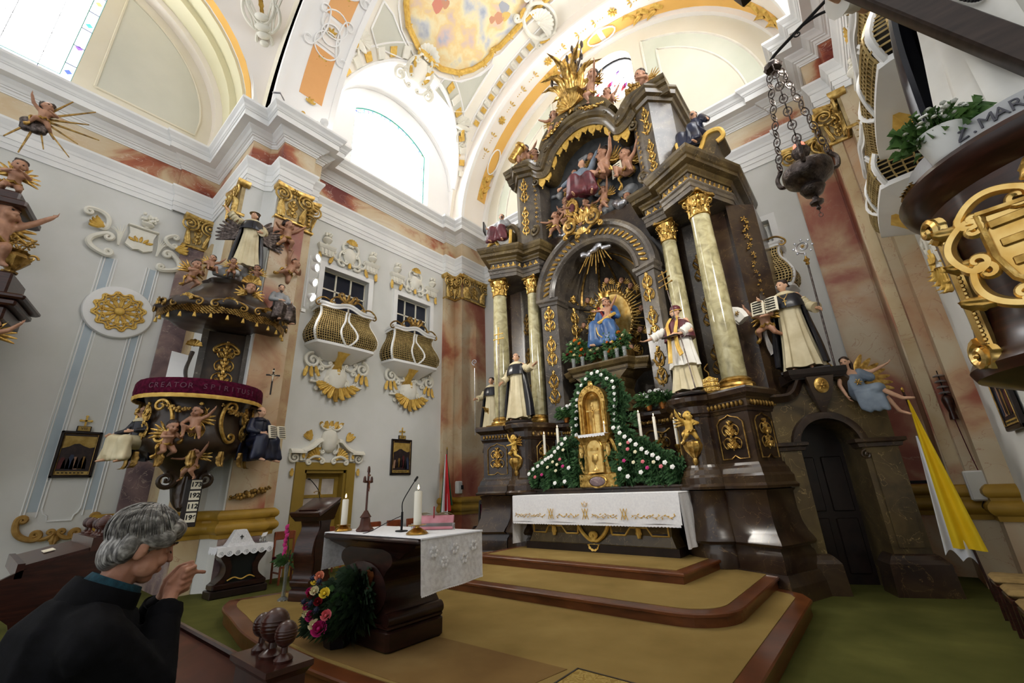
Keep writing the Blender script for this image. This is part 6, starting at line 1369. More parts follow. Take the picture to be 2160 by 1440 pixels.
# pier shafts: dark panel strip between marble facings is the plaster itself
# ---- oriel balconies
def oriel_pt(u,t):
    """bombe surface: u in -1..1 across front and sides, t 0 bottom..1 top"""
    L=lambda P: next(b+(d-b)*(t-a)/(c-a) for (a,b),(c,d) in zip(P,P[1:]) if t <= c+1e-9)
    bul=L(((0,.5),(.12,.56),(.28,.58),(.5,.5),(.75,.38),(.9,.37),(1,.42))); hw=L(((0,.82),(.12,.9),(.28,.93),(.5,.86),(.75,.74),(.9,.72),(1,.76)))
    a=abs(u); s=1 if u >= 0 else -1
    if a<.76: x=hw*.93*a/.76; y=bul*(1-.06*(a/.76) ** 2)
    else:
        k=(a-.76)/.24; x=hw*(.93+.07*sin(k*pi/2)); y=bul*.94*(1-k)
    return (s*x,-y,.16+.95*t)
ORM={}
def oriel(M,label,door_h=7.4,mirror=1):
    t=link('oriel_balcony',None,None,label,'balcony','latticed oriel balconies',M=M)
    if not ORM:
        la=MB(); nv,nh=38,16
        for i in range(nv+1):
            u=-1+2*i/nv; la.tube([oriel_pt(u,j/9) for j in range(10)],.0125,4,cap=False)
        for j in range(nh+1):
            tt=j/nh; la.tube([oriel_pt(-1+2*i/26,tt) for i in range(27)],.0125,4,cap=False)
        li=MB().grid(31,10,lambda u,v: (lambda q: (q[0]*.95,q[1]*.92,q[2]))(oriel_pt(-1+2*u,v))); ORM['shade_sheet']=li.mesh('shade_sheet','lattice_gap_shade')  # dark sheet added behind the lattice so its holes look shaded
        ORM['lattice']=la.mesh('lattice','lattice_gold')
        rb=[]
        for u in (-.78,.78): rb.append(('corner_post',MB().tube([oriel_pt(u,j/12) for j in range(13)],.035,6).mesh('corner_post','white_plaster')))
        for s in (-1,1):
            P=[]
            for j in range(13): tt=j/12; w_=.05+.24*sin(pi*min(1,max(0,tt/.78)) ** .75) ** 1.4*(1 if tt<.78 else 0); q=oriel_pt(0,tt); P.append((s*w_*.8,q[1]-.01,q[2]))
            rb.append(('rib',MB().tube(P,.028,6).mesh('rib','white_plaster')))
        ORM['ribs']=rb
        # wavy top cornice
        top=[]; n=40
        prof=[(0,0),(.03,.0),(.03,.05),(.06,.07),(.07,.12),(.0,.13)]
        loops=[]
        for i in range(n+1):
            u=-1+2*i/n; x,y,z=oriel_pt(u,1); wv=.07*cos(u*pi*.85)+.035*cos(u*pi*2.6); k=1.0
            loops.append([(x*(1+o*1.2),y*(1+o*2)-.0,z+wv+w_) for o,w_ in prof])
        cm=MB(); m_=len(prof)
        for k in range(n):
            for i in range(m_-1): pass
        cm.loft(loops,closed=True,cap=True); ORM['cornice']=cm.mesh('cornice','white_plaster')
        # floor tray and tapered underside
        F=[oriel_pt(-1+2*i/30,0) for i in range(31)]; tr_=MB(); L0=[(x*1.04,min(0,y*1.05),z+.02) for x,y,z in F]; L1=[(x*1.05,min(0,y*1.06),z-.05) for x,y,z in F]; L2=[(x*.9,min(0,y*.85),z-.12) for x,y,z in F]; L3=[(x*.5,min(0,y*.25),z-.34) for x,y,z in F]
        tr_.loft([L0,L1,L2,L3]); ORM['tray']=tr_.mesh('underside','white_plaster')
        cr=MB()
        for s in (-1,1):
            cr.merge(ccurl((s*.08,.06),(s*.42,.02),.12,.022,.4,.4,0,s)); cr.merge(ccurl((s*.4,.0),(s*.74,-.06),.09,.02,.4,.4,0,s)); cr.merge(ccurl((s*.02,.08),(s*.22,.24),.06,.02,.4,.4,0,-s))
        for k in range(5): cr.merge(leaf(.22,.1,3,.3),TR((k-2)*.07,0,.1,ry=(k-2)*.35))
        ORM['crest']=cr.mesh('rocaille_crest','dark_gold')
        br=MB().loft([[(-.16,-.42,-.02),(.16,-.42,-.02),(.16,-.02,-.02),(-.16,-.02,-.02)],[(-.1,-.36,-.1),(.1,-.36,-.1),(.1,0,-.12),(-.1,0,-.12)],[(-.07,-.2,-.28),(.07,-.2,-.28),(.07,0,-.3),(-.07,0,-.3)],[(-.13,-.1,-.4),(.13,-.1,-.4),(.13,0,-.42),(-.13,0,-.42)]]); ORM['bracket']=br.mesh('gilt_bracket','ochre_gilt')
    link('lattice',ORM['lattice'],t)['kind']='stuff'; link('shade_sheet',ORM['shade_sheet'],t)
    for nm,me in ORM['ribs']: link(nm,me,t)
    link('cornice',ORM['cornice'],t); link('underside',ORM['tray'],t); link('rocaille_crest',ORM['crest'],t,M=TR(0,-.36,1.3,s=1.15)); link('gilt_bracket',ORM['bracket'],t,M=TR(0,0,.02))
    return t
mat('lattice_gap_shade',S(34,30,22),.9)  # shade inside the oriels, put into a dark colour
mat('lattice_gold',[(.3,S(150,126,78)),(.7,S(196,172,116))],.45,.4,scale=8)
def glazed(M,w,h,label_n,dark='dark_glass',nx=3,nz=4,frame_w=.14):
    """window behind an oriel: white surround, timber muntins, dark panes"""
    o=link(label_n,None,None,kind='structure',M=M)
    plate([(-w/2-frame_w,-frame_w),(w/2+frame_w,-frame_w),(w/2+frame_w,h+frame_w),(-w/2-frame_w,h+frame_w)],[[(-w/2,0),(w/2,0),(w/2,h),(-w/2,h)]],XZ(0,-1),-.02,.05).obj('window_frame','white_plaster',o,smooth=False)
    for i in range(nx):
        for j in range(nz): MB().box(-w/2+w*i/nx,-w/2+w*(i+1)/nx,.2,.22,h*j/nz,h*(j+1)/nz).obj('pane',dark,o,smooth=False)
    for i in range(nx+1): x=-w/2+w*i/nx; MB().box(x-.022,x+.022,.17,.21,0,h).obj('muntin','cream_plaster',o,smooth=False)
    for j in range(nz+1): z=h*j/nz; MB().box(-w/2,w/2,.17,.21,z-.02,z+.02).obj('muntin','cream_plaster',o,smooth=False)
    return o
glazed(onwall(LW,5.33,5.3),1.34,2.12,'window_5'); glazed(onwall(LW,7.64,5.3),1.28,2.09,'window_6')
oriel(onwall(LW,5.25,5.02),'white oriel balcony with gold lattice nearest the bright lamps on the chancel wall')
oriel(onwall(LW,7.45,4.98),'white oriel balcony with gold lattice nearest the corner pilaster')
# ---- stucco work
def stucco_top(M,label):
    """cartouche with urns over an oriel window"""
    t=link('stucco_cartouche',None,None,label,'stucco relief','stucco over the oriel windows',M=M)
    MB().ell((0,-.03,.36),(.2,.09,.26),8,16).obj('oval_field','stucco',t)
    for s in (-1,1):
        for a,b,w_ in (((.12,.08),(.26,.42),.12),((.22,.5),(.05,.74),.1),((.3,.1),(.5,.3),.07),((.18,-.02),(.34,.1),.05)): ccurl((s*a[0],a[1]),(s*b[0],b[1]),w_,.035,y=-.05,d=-s).obj('scroll','stucco',t)
        e=MB().sweep([(s*.5,0),(s*.5,-.08),(s*.88,-.08),(s*.88,0)],[(0,.28),(.02,.3),(.05,.36),(.06,.4),(0,.41)],side=s); e.box(min(s*.5,s*.88),max(s*.5,s*.88),-.08,0,.1,.4); e.obj('entablature_block','stucco',t,smooth=False)
        for k in range(4): MB().bbox((s*(.54+.1*k),-.1,.2),(.05,.03,.16),None,.01).obj('flute','stucco',t)
        leaf(.34,.14,3,.3).xf(TR(s*.86,-.06,.16,ry=pi)).obj('gilt_leaf','ochre_gilt',t); leaf(.3,.14,3,.3).xf(TR(s*.5,-.06,.14,ry=pi-s*.3)).obj('gilt_leaf','ochre_gilt',t)
        urn(.34,.13).xf(TR(s*.7,-.06,.41)).obj('urn','stucco',t); g=MB()
        rn=random.Random(4)
        for k in range(9): g.ell((s*.7+rn.uniform(-.1,.1),-.06+rn.uniform(-.04,.04),.68+rn.uniform(0,.14)),.045,4,6)
        g.obj('urn_fruit','stucco',t)
    shell(.17,7).xf(TR(0,-.07,.72)).obj('gilt_shell','ochre_gilt',t); leaf(.2,.14,3).xf(TR(0,-.08,.12,ry=pi)).obj('gilt_leaf','ochre_gilt',t)
def stucco_low(M,label):
    """hanging cartouche under an oriel"""
    t=link('stucco_pendant',None,None,label,'stucco relief','stucco under the oriel windows',M=M)
    MB().ell((0,-.0,-.55),(.3,.14,.36),8,16).obj('heart_field','stucco',t)
    for s in (-1,1):
        spiral(s*.68,-.2,.2,1.6,pi/2,-s,.24,.13,30,-.05,.3).obj('volute','stucco',t)
        for a,b,w_ in (((.52,-.15),(.2,-.25),.1),((.5,-.35),(.3,-.75),.14),((.3,-.95),(.52,-.85),.07),((.16,-.28),(.3,-.6),-.05)): ccurl((s*a[0],a[1]),(s*b[0],b[1]),w_,.04,y=-.05,d=s).obj('scroll','stucco',t)
        MB().bbox((s*.55,-.05,-.72),(.3,.1,.06),None,.012).obj('bracket_shelf','stucco',t)
        for k in range(3): leaf(.32,.14,3,.4).xf(TR(s*(.8-.1*k),-.08,-.38+.02*k,ry=pi+s*(.3*k-.2))).obj('gilt_leaf','ochre_gilt',t)
        for k in range(5): leaf(.42-.03*k,.2,4,.4).xf(TR(s*.08*k,-.08-.01*k,-.82+.02*k,ry=pi-s*.34*k)).obj('gilt_leaf','ochre_gilt',t)
    leaf(.2,.16,3).xf(TR(0,-.1,-.3,ry=pi)).obj('gilt_leaf','ochre_gilt',t)
for y,n in ((5.33,'first'),(7.62,'second')):
    stucco_top(onwall(LW,y,7.64),'stucco cartouche with urns above the oriel window %s' % ('beside the bright lamps' if n == 'first' else 'beside the corner pilaster')); stucco_low(onwall(LW,y-.03,4.98),'gilded stucco pendant beneath the oriel %s' % ('above the sacristy door' if n == 'first' else 'above the small station picture'))
# ---- sacristy door
d2=link('door_2',None,None,kind='structure',M=onwall(LW,5.28,0))
plate([(-.74,0),(.74,0),(.74,2.34),(-.74,2.34)],[[(-.52,.001),(.52,.001),(.52,2.17),(-.52,2.17)]],XZ(0,-1),-.02,.05).obj('door_frame','door_paint',d2,smooth=False)
for x0,x1,y0,y1,z0,z1,nm in ((-.52,-.46,0,.3,0,2.17,'reveal'),(.46,.52,0,.3,0,2.17,'reveal'),(-.52,.52,0,.3,2.1,2.17,'reveal')): MB().box(x0,x1,y0,y1,z0,z1).obj(nm,'door_paint',d2,smooth=False)
plate([(-.5,0),(.5,0),(.5,2.12),(-.5,2.12)],[[(-.36,1.2),(-.02,1.2),(-.02,1.55),(-.36,1.55)],[(.04,1.2),(.36,1.2),(.36,1.55),(.04,1.55)],[(-.36,1.62),(-.02,1.62),(-.02,1.98),(-.36,1.98)],[(.04,1.62),(.36,1.62),(.36,1.98),(.04,1.98)]],XZ(.22,-1),-.04,0).obj('leaf','door_paint',d2,smooth=False)
mat('frosted',[(.4,S(176,166,158)),(.6,S(206,198,190))],.35,scale=2.5)
for x in (-.36,.03):
    for z in (1.2,1.62): MB().box(x,x+.34,.24,.25,z,z+.36).obj('pane','frosted',d2,smooth=False)
for z0,z1 in ((.15,.55),(.65,1.1)): MB().bbox((0,.215,(z0+z1)/2),(.76,.02,z1-z0),None,.008).obj('panel','door_paint',d2,smooth=False)
MB().ell((.42,.18,1.1),.025,6,10).obj('knob','brass',d2)
dp=link('door_pediment',None,None,'white stucco pediment with gilt shells and blank shield over the sacristy door','stucco relief',M=onwall(LW,5.28,2.36))
for s in (-1,1):
    pr=[(0,0),(0,.1),(.03,.12),(.06,.17),(.1,.18),(.1,0)]
    MB().sweep([(s*.92,.27),(s*.68,.27)]+curve([(s*.68,.28),(s*.5,.36),(s*.32,.52),(s*.22,.55)],5),pr,XZ(0,-1),side=1 if s<0 else -1).obj('cornice_sweep','stucco',dp)
    spiral(s*.8,.08,.13,1.6,pi/2,-s,.22,.13,26,-.05,.2).obj('volute','stucco',dp); MB().bbox((s*.62,-.05,.12),(.12,.1,.24),None,.02).obj('console','stucco',dp); leaf(.16,.1,2).xf(TR(s*.62,-.11,.2,ry=pi)).obj('gilt_leaf','ochre_gilt',dp)
    shell(.3,6,.1 if s>0 else pi/2,pi/2 if s>0 else pi-.1,.15).xf(TR(s*.22,-.03,.04)).obj('gilt_shell','ochre_gilt',dp)
    ccurl((s*.12,.05),(s*.5,.02),.08,.035,y=-.06,d=s).obj('scroll','stucco',dp); ccurl((s*.18,.2),(s*.2,.46),.06,.03,y=-.05,d=-s).obj('scroll','stucco',dp)
    for k in range(3): leaf(.26,.14,3,.3).xf(TR(s*.46,-.05,.5,ry=s*(.2+.4*k))).obj('gilt_leaf','ochre_gilt',dp)
    leaf(.2,.12,3).xf(TR(s*.82,-.06,-.16,ry=pi)).obj('gilt_leaf','ochre_gilt',dp)
MB().ell((0,-.02,.5),(.22,.12,.3),8,16).obj('shield','stucco',dp)
for k in range(5): leaf(.22,.15,3).xf(TR((k-2)*.09,-.06,.78,ry=(k-2)*.3)).obj('gilt_leaf','ochre_gilt',dp)
for s in (-1,1): ccurl((s*.03,.78),(s*.26,.84),.05,.025,y=-.07,d=-s).obj('scroll','stucco',dp)
# ---- stations of the cross
def station(M,w,h,label,numeral,hill):
    t=link('station_picture',None,None,label,'picture','stations of the cross',M=M)
    for (x0,x1,z0,z1) in ((-w/2,w/2,0,.05),(-w/2,w/2,h-.05,h),(-w/2,-w/2+.05,0,h),(w/2-.05,w/2,0,h)): MB().bbox(((x0+x1)/2,-.02,(z0+z1)/2),(x1-x0,.05,z1-z0),None,.01).obj('frame_rail','black_wood',t)
    P=[(-w/2+.06,-.045,.06),(w/2-.06,-.045,.06),(w/2-.06,-.045,h-.06),(-w/2+.06,-.045,h-.06)]; MB().tube(P+[P[0]],.006,4).obj('gilt_fillet','dark_gold',t)
    MB().box(-w/2+.04,w/2-.04,-.022,-.01,.04,h-.04).obj('painted_ground','station_dark',t,smooth=False)
    k=(w-.14); MB().prism([(-k/2,h*.62),(-k*.3,h*.66),(-k*.15,h*.72),(0,h*.6+.12),(k*.15,h*.68),(k*.35,h*.64),(k/2,h*.66),(k/2,h-.1),(-k/2,h-.1)],.022,.026,XZ(0,-1)).obj('painted_sky','station_gold',t,smooth=False)
    rn=random.Random(len(label))
    for i in range(7):
        x=-k*.38+k*.76*i/6; hh=h*rn.uniform(.22,.36); z0=.15+rn.uniform(0,.06); MB().prism([(x-.06,z0),(x+.06,z0),(x+.045,z0+hh*.7),(x+.02,z0+hh),(x-.02,z0+hh),(x-.045,z0+hh*.7)],.026,.029,XZ(0,-1)).obj('painted_figure',('station_red','station_dark','station_blue','station_skin','station_dark','station_ochre','station_dark')[(i+hill) % 7],t,smooth=False)
    MB().box(-k/2,k/2,-.03,-.022,.065,.125).obj('caption_strip','station_gold',t,smooth=False); text('A szent kereszt',.05,'ink',t,TR(0,-.034,.095),ext=.001) if False else [MB().box(-k/2+.03+i*k*.12,-k/2+.03+i*k*.12+k*.08,-.033,-.03,.085,.105).obj('caption_mark','ink',t,smooth=False) for i in range(7)]
    MB().bbox((0,-.02,h+.05),(w*.36,.04,.12),None,.008).obj('number_plate','black_wood',t); MB().box(-w*.15,w*.15,-.045,-.04,h+.01,h+.1).obj('number_field','station_gold',t,smooth=False); text(numeral,.075,'ink',t,TR(0,-.05,h+.055),'numeral',.001)
    m=MB().bbox((0,-.02,h+.2),(.03,.02,.2)).bbox((0,-.02,h+.22),(.16,.02,.03))
    for a,b in ((0,.31),(-.08,.22),(.08,.22)): m.ell((a,-.02,h+b),(.026,.014,.026),5,8)
    m.obj('cross_finial','ochre_gilt',t); return t
mat('station_dark',[(.3,S(30,22,24)),(.7,S(56,42,40))],.5,scale=12); mat('station_gold',[(.3,S(150,120,50)),(.7,S(184,154,84))],.5,scale=10); mat('station_red',S(84,34,36),.6); mat('station_blue',S(48,56,78),.6); mat('station_skin',S(150,116,96),.6); mat('station_ochre',S(130,98,48),.6)
station(onwall(LW,7.41,2.05,-.01),.68,.96,'small framed station picture on the chancel wall by the microphone','XIII',3)
station(onwall(NW_,1.145,2.12,-.03),.62,.92,'framed station picture numbered VIII on the nave wall behind the kneeling woman','VIII',0)
# ---- nave wall: blue strips, mouldings, medallion, stucco
nv=link('wall_panel_moulding',None,None,'pale blue wall panel with raised white mouldings on the nave wall','wall panel',M=NW_)
for x0,x1,z0,z1 in ((.66,.86,1.5,7.0),(1.46,1.64,1.5,7.0)):
    MB().box(x0,x1,-.006,.01,z0,z1).obj('blue_strip','blue_strip',nv,smooth=False)
for x in (.63,.68,.84,.89,1.43,1.48,1.62,1.67):
    MB().tube([(x,-.01,1.4 if x not in (.89,1.43) else 1.55),(x,-.01,7.02)],.014,5).obj('moulding','white_plaster',nv)
P=[(.89,-.01,1.55),(.92,-.01,1.46),(.98,-.01,1.42),(1.0,-.01,1.32),(1.34,-.01,1.32),(1.36,-.01,1.42),(1.4,-.01,1.46),(1.43,-.01,1.55)]; MB().tube(P,.016,5).obj('moulding','white_plaster',nv)
md=link('wall_medallion',None,None,'round white wall medallion with gilded leaf rosette','medallion',M=onwall(NW_,1.165,5.74,-.01))
MB().lathe([(.62,0),(.62,.05),(.6,.08),(.56,.09),(.01,.09)],(0,0,0),48,M=Matrix.Rotation(pi/2,4,'X')).obj('disc','white_plaster',md)
for k in range(12):
    a=2*pi*k/12; leaf(.24,.12,3,.3).xf(Matrix.Rotation(-a,4,'Y') @ TR(0,-.1,.1)).obj('gilt_leaf','ochre_gilt',md)
    ccurl((-.07,.32),(.07,.32),.06,.02,.5,.5,-.11,1).xf(Matrix.Rotation(-a-.26,4,'Y')).obj('gilt_scroll','ochre_gilt',md)
    ccurl((-.08,.44),(.08,.44),-.05,.022,.45,.45,-.11,1).xf(Matrix.Rotation(-a,4,'Y')).obj('gilt_scroll','ochre_gilt',md)
MB().ell((0,-.1,0),(.1,.06,.1),6,14).obj('boss','ochre_gilt',md)
sg=link('stucco_crest',None,None,'white stucco C-scrolls with gilt leaves above the wall medallion','stucco relief',M=onwall(NW_,1.18,7.55,-.02))
for s in (-1,1):
    ccurl((s*.52,-.52),(s*.62,.0),.28,.06,.36,.3,-.06,-s).obj('scroll','stucco',sg); ccurl((s*.62,.16),(s*(.98 if s<0 else .6),.5),.16,.05,.36,.36,-.06,s).obj('scroll','stucco',sg)
    for k in range(4): leaf(.3,.13,3,.4).xf(TR(s*.68,-.1,.12,ry=s*(.7+.35*k))).obj('gilt_leaf','ochre_gilt',sg)
    for k in range(6): MB().tube(curve([(s*.36,-.05,-.2),(s*(.34+.02*k),-.08,.1),(s*(.3+.06*k),-.05,.4-.04*k)],5),lambda t: .022*(1.1-t),6).obj('reed','stucco',sg)
MB().prism([(-.26,.36),(.26,.36),(.22,.2),(.26,-.1),(.1,-.2),(0,-.16),(-.1,-.2),(-.26,-.1),(-.22,.2)],.0,.08,XZ(0,-1)).obj('tablet','stucco',sg,smooth=False); MB().bbox((0,-.06,.4),(.6,.14,.06),None,.02).obj('tablet_cornice','stucco',sg)
for k in range(5): leaf(.16,.09,2).xf(TR((k-2)*.05,-.09,.02,ry=(k-2)*.6)).obj('gilt_leaf','ochre_gilt',sg)
urn(.22,.13).xf(TR(.05,-.06,.44)).obj('urn','stucco',sg); g=MB(); rn=random.Random(8)
for k in range(16): g.ell((.05+rn.uniform(-.14,.14),-.06+rn.uniform(-.05,.05),.62+rn.uniform(0,.2)),.045,4,6)
g.obj('urn_fruit','stucco',sg)
sb_=link('stucco_base_ornament',None,None,'ochre scroll ornament at the foot of the blue wall panel','stucco relief',M=onwall(NW_,1.17,1.2,-.02))
mat('ochre_paint',[(.3,S(150,112,50)),(.7,S(180,142,76))],.6,scale=8)
for s in (-1,1): ccurl((s*.56,.16),(s*.3,-.2),.1,.05,.4,.3,-.04,s).obj('scroll','ochre_paint',sb_); ccurl((s*.3,-.16),(s*.04,-.12),.06,.04,.4,.4,-.04,s).obj('scroll','ochre_paint',sb_)
leaf(.2,.2,3).xf(TR(0,-.04,-.3)).obj('leaf','ochre_paint',sb_)
# ---- lamps on the pier edge and cornice
def flood(label,loc,sx):
    lp=thing('floodlight_bracket',label,'lamp',loc); MB().tube([(0,.02,-.3),(0,.02,1.1)],.02,6).obj('rail','white_plaster',lp); MB().bbox((.03*sx,.0,-.42),(.06,.1,.09),None,.01).obj('junction_box','white_plaster',lp)
    for k,z in enumerate((0,.38,.76,1.0)):
        o=Vector((.05*sx,.08,z)); aim=(Vector((-4.25+(k-1.5)*.8,8.3,2.5+1.8*k))-Vector(loc)-o).normalized(); R_=aim.to_track_quat('Z','Y').to_matrix().to_4x4()
        h=MB().lathe([(.06,0),(.09,.06),(.13,.14),(.125,.14),(.01,.1)],o,16,M=R_).obj('lamp_head','white_plaster',lp); MB().lathe([(.12,.125),(.001,.13)],o,16,M=R_).obj('lamp_lens','lamp_glow',h)
        ld=bpy.data.lights.new('flood_beam','SPOT'); ld.energy=FLOOD; ld.spot_size=1.5; ld.spot_blend=.8; ld.shadow_soft_size=.12; ld.color=(1,.95,.86); lo=link('flood_beam',ld,h); lo.matrix_local=Matrix.Translation(o+aim*.17) @ aim.to_track_quat('-Z','Y').to_matrix().to_4x4()
flood('row of bright white floodlights on the pier edge beside the oriel',(-9.72,4.02,6.2),1); flood('row of floodlights on the pier behind the nun statue',(1.06,4.02,6.2),-1)
sl=thing('spotlight','small lit spotlight standing on the pier cornice','lamp',(-9.15,3.55,10.72)); MB().bbox((0,0,.04),(.1,.1,.08)).obj('base','white_plaster',sl); MB().lathe([(.03,0),(.09,.05),(.1,.16),(.09,.17),(.01,.12)],(0,.05,.16),14,M=Matrix.Rotation(-1.1,4,'X')).obj('lamp_head','white_plaster',sl); MB().ell((.0,.15,.24),.07,6,10).obj('bulb','lamp_glow',sl)
s2=thing('speaker_box','small white ventilated projector box on the cornice corner under the vault','projector',(-9.35,2.6,10.73),-.8); MB().bbox((0,0,.16),(.22,.18,.3),None,.02).obj('body','white_plaster',s2); MB().bbox((0,-.1,.17),(.14,.02,.14),None,.006).obj('grille','silver',s2); MB().bbox((0,0,.33),(.24,.2,.02)).obj('lid','silver',s2)
s3=thing('camera_dome','small round detector on the wall above the pier cornice','detector',(-9.3,3.2,10.95)); MB().ell((0,0,0),.06,8,12).obj('dome','ochre_gilt',s3); MB().tube([(0,0,0),(-.25,0,.02)],.012,5).obj('arm','iron',s3)

# ================================================================ PULPIT
PUL=frame((-9.66,2.37,0),(.221,.975,0),(0,0,1))
pu=link('pulpit',None,None,'carved dark wooden pulpit with gilded scrollwork, sounding board and crimson velvet rim','pulpit',M=PUL)
MB().lathe([(.92,3.52),(.92,3.42),(.84,3.36),(.78,3.2),(.76,3.0),(.8,2.75),(.84,2.6),(.78,2.45),(.6,2.3),(.4,2.16),(.26,2.0),(.2,1.8),(.16,1.6),(.1,1.5),(.02,1.42)],seg=40,sy=.85).obj('basket','dark_pulpit',pu) if 'dark_pulpit' in MATS else (mat('dark_pulpit',[(.3,S(34,24,18)),(.6,S(62,46,34)),(.8,S(88,70,52))],.35,scale=3,detail=8,coat=.2),MB().lathe([(.92,3.52),(.92,3.42),(.84,3.36),(.78,3.2),(.76,3.0),(.8,2.75),(.84,2.6),(.78,2.45),(.6,2.3),(.4,2.16),(.26,2.0),(.2,1.8),(.16,1.6),(.1,1.5),(.02,1.42)],seg=40,sy=.85).obj('basket','dark_pulpit',pu))
vv=MB().lathe([(.9,3.63),(.97,3.64),(1.0,3.6),(1.01,3.45),(1.0,3.36),(.97,3.36),(.95,3.5),(.9,3.58)],seg=60,sy=.86,flute=.006,nf=22).obj('velvet_valance','crimson',pu)
MB().lathe([(1.005,3.36),(1.012,3.34),(1.0,3.29),(.985,3.3),(.985,3.36)],seg=80,sy=.86,flute=.006,nf=40).obj('gold_fringe','ochre_gilt',vv)
mat('velvet_dark',S(104,66,82),.8)
for k,ch in enumerate('CREATOR SPIRITUS!'):
    if ch == ' ': continue
    a=-pi/2+(k-8)*.105; text(ch,.13,'velvet_dark',vv,Matrix.Translation((1.012*cos(a),.87*sin(a),3.49)) @ Matrix.Rotation(a+pi/2,4,'Z'),'letter',.004)
for k in range(7):
    a=-pi/2+(k-3)*.52; c_,s_=cos(a),sin(a); M=frame((.84*c_,.72*s_,2.6),(-s_,c_,0),(0,0,1))
    if k % 2 == 0: ccurl((-.05,.62),(.02,.0),.09,.035,.3,.36,-.02,1 if k<3 else -1).xf(M).obj('gilt_scroll','gold',pu); garland((-.12,.62),(.3,.5),.06,.05,8).xf(M).obj('gilt_garland','dark_gold',pu,kind='stuff')
    else: arabesque(.6,.26,.016,2).xf(M).obj('gilt_scrollwork','gold',pu)
    leaf(.3,.2,3,.4).xf(M @ TR(0,-.02,-.2,ry=pi)).obj('gilt_leaf','dark_gold',pu)
for s in (-1,1): spiral(s*.28,1.95,.17,1.6,pi/2,s,.3,.14,26,-.15).obj('volute','dark_pulpit',pu)
leaf(.6,.3,4,.3).xf(TR(0,-.2,2.0,ry=pi)).obj('tail_leaf','dark_pulpit',pu)
# back panel
MB().box(-.1,.62,.3,.4,3.4,4.9).obj('back_panel','dark_pulpit',pu,smooth=False)
for x in (-.16,.6): MB().box(x-.05,x+.06,.2,.34,3.5,4.9).obj('back_pilaster','grey_marble',pu,smooth=False)
arabesque(.9,.4,.02,3).xf(TR(.26,.28,3.75)).obj('gilt_scrollwork','gold',pu); ccurl((.05,4.55),(.47,4.55),.12,.03,y=.27,d=1).obj('gilt_scroll','gold',pu)
for x in (-.3,.78): shell(.14,6).xf(TR(x,.2,4.5)).obj('gilt_shell','gold',pu); MB().tube(curve([(x,.25,4.4),(x-.05,.22,4.0),(x+.04,.24,3.65)],6),.04,6).obj('carved_drop','dark_pulpit',pu)
MB().prism([(-.62,3.6),(-.62,4.35),(-.35,4.3),(-.35,3.6)],-.25,-.2,XZ(0,-1)).obj('door_jamb','white_plaster',pu,smooth=False)
# sounding board
ca_=MB().lathe([(.0,4.92),(.85,4.92),(1.0,4.98),(1.08,5.06),(1.12,5.14),(1.1,5.2),(1.0,5.24),(.86,5.34),(.72,5.5),(.62,5.66),(.5,5.72),(.46,5.78),(.5,5.84),(.46,5.88),(.3,5.92),(.26,6.1),(.3,6.2),(.02,6.22)],seg=48,sy=.82,flute=.05,nf=8).xf(TR(.12,.05,0)); sb2=ca_.obj('sounding_board','dark_pulpit',pu)
dr_=MB()
for k in range(60):
    a=pi+pi*k/59; c_,s_=cos(a),sin(a); zt=5.05+.03*cos(8*a)
    for j in range(3): dr_.tube([(.12+1.09*c_,.05+.89*s_,zt-.05*j),(.12+1.09*cos(a+.05),.05+.89*sin(a+.05),zt-.05*j-.05)],.011,3); dr_.tube([(.12+1.09*cos(a+.05),.05+.89*sin(a+.05),zt-.05*j),(.12+1.09*c_,.05+.89*s_,zt-.05*j-.05)],.011,3)
dr_.obj('gilt_lattice_drape','dark_gold',sb2,kind='stuff')
for k in range(13): a=pi+pi*(k+.5)/13; MB().lathe([(.005,.1),(.02,.06),(.03,0),(.005,0)],(.12+1.08*cos(a),.05+.88*sin(a),4.8),8).obj('tassel','ochre_gilt',sb2)
for k in range(5): a=pi+pi*(k+.5)/5; M=frame((.12+1.1*cos(a),.05+.9*sin(a),5.12),(-sin(a),cos(a),0),(0,0,1)); shell(.13,7).xf(M).obj('gilt_shell','gold',sb2); ccurl((-.25,.02),(.25,.02),.05,.022,y=-.01).xf(M).obj('gilt_scroll','dark_gold',sb2)
shell(.18,7).xf(TR(.42,-.62,5.72)).obj('gilt_shell','gold',sb2); cherub(TR(.42,-.66,5.6,s=1.1),sb2)
clouds([(-.1,-.35,5.98,.2),(.15,-.4,6.05,.22),(.42,-.3,6.0,.2),(.2,-.1,6.18,.25)],'cloud_grey','cloud_bank',pu,.035)
def pput(x,y,z,rz,pose,sc,label): return putto(PUL @ TR(x,y,z,rz=rz,s=sc),pose,label,None,'carved putti of the pulpit')
pput(-.36,-.66,2.3,.4,'kneel',.86,'putto in brown drapery looking up at the pulpit side'); pput(-.04,-.74,2.5,-.3,'sit',.88,'putto with outstretched arm seated on the pulpit front'); pput(.05,-.56,1.92,-.6,'reach',.8,'putto tumbling head down beneath the pulpit basket')
pput(-.55,-.5,5.45,.5,'kneel',.8,'putto leaning on cloud at the sounding board edge'); pput(-.3,-.42,5.78,.2,'sit',.62,'little winged putto with gold drapery on the sounding board'); pput(.05,-.5,5.85,0,'kneel',.55,'small putto peeking below the angel on the sounding board'); pput(.5,-.35,5.86,-.3,'kneel',.6,'small putto by the grey cloud under the winged statue')
# two putti on the pier wall
for z,nm,ps in ((7.05,'upper flying putto mounted on the red marble pier','reach'),(6.25,'lower tumbling putto mounted on the red marble pier','fly')):
    putto(frame((-9.5,3.35,z),(0,1,0),(.0,.2,1)) @ TR(rz=.3,ry=.5 if ps == 'fly' else 0,s=1.05),ps,nm,None,'putti on the pier',wings=ps == 'fly')
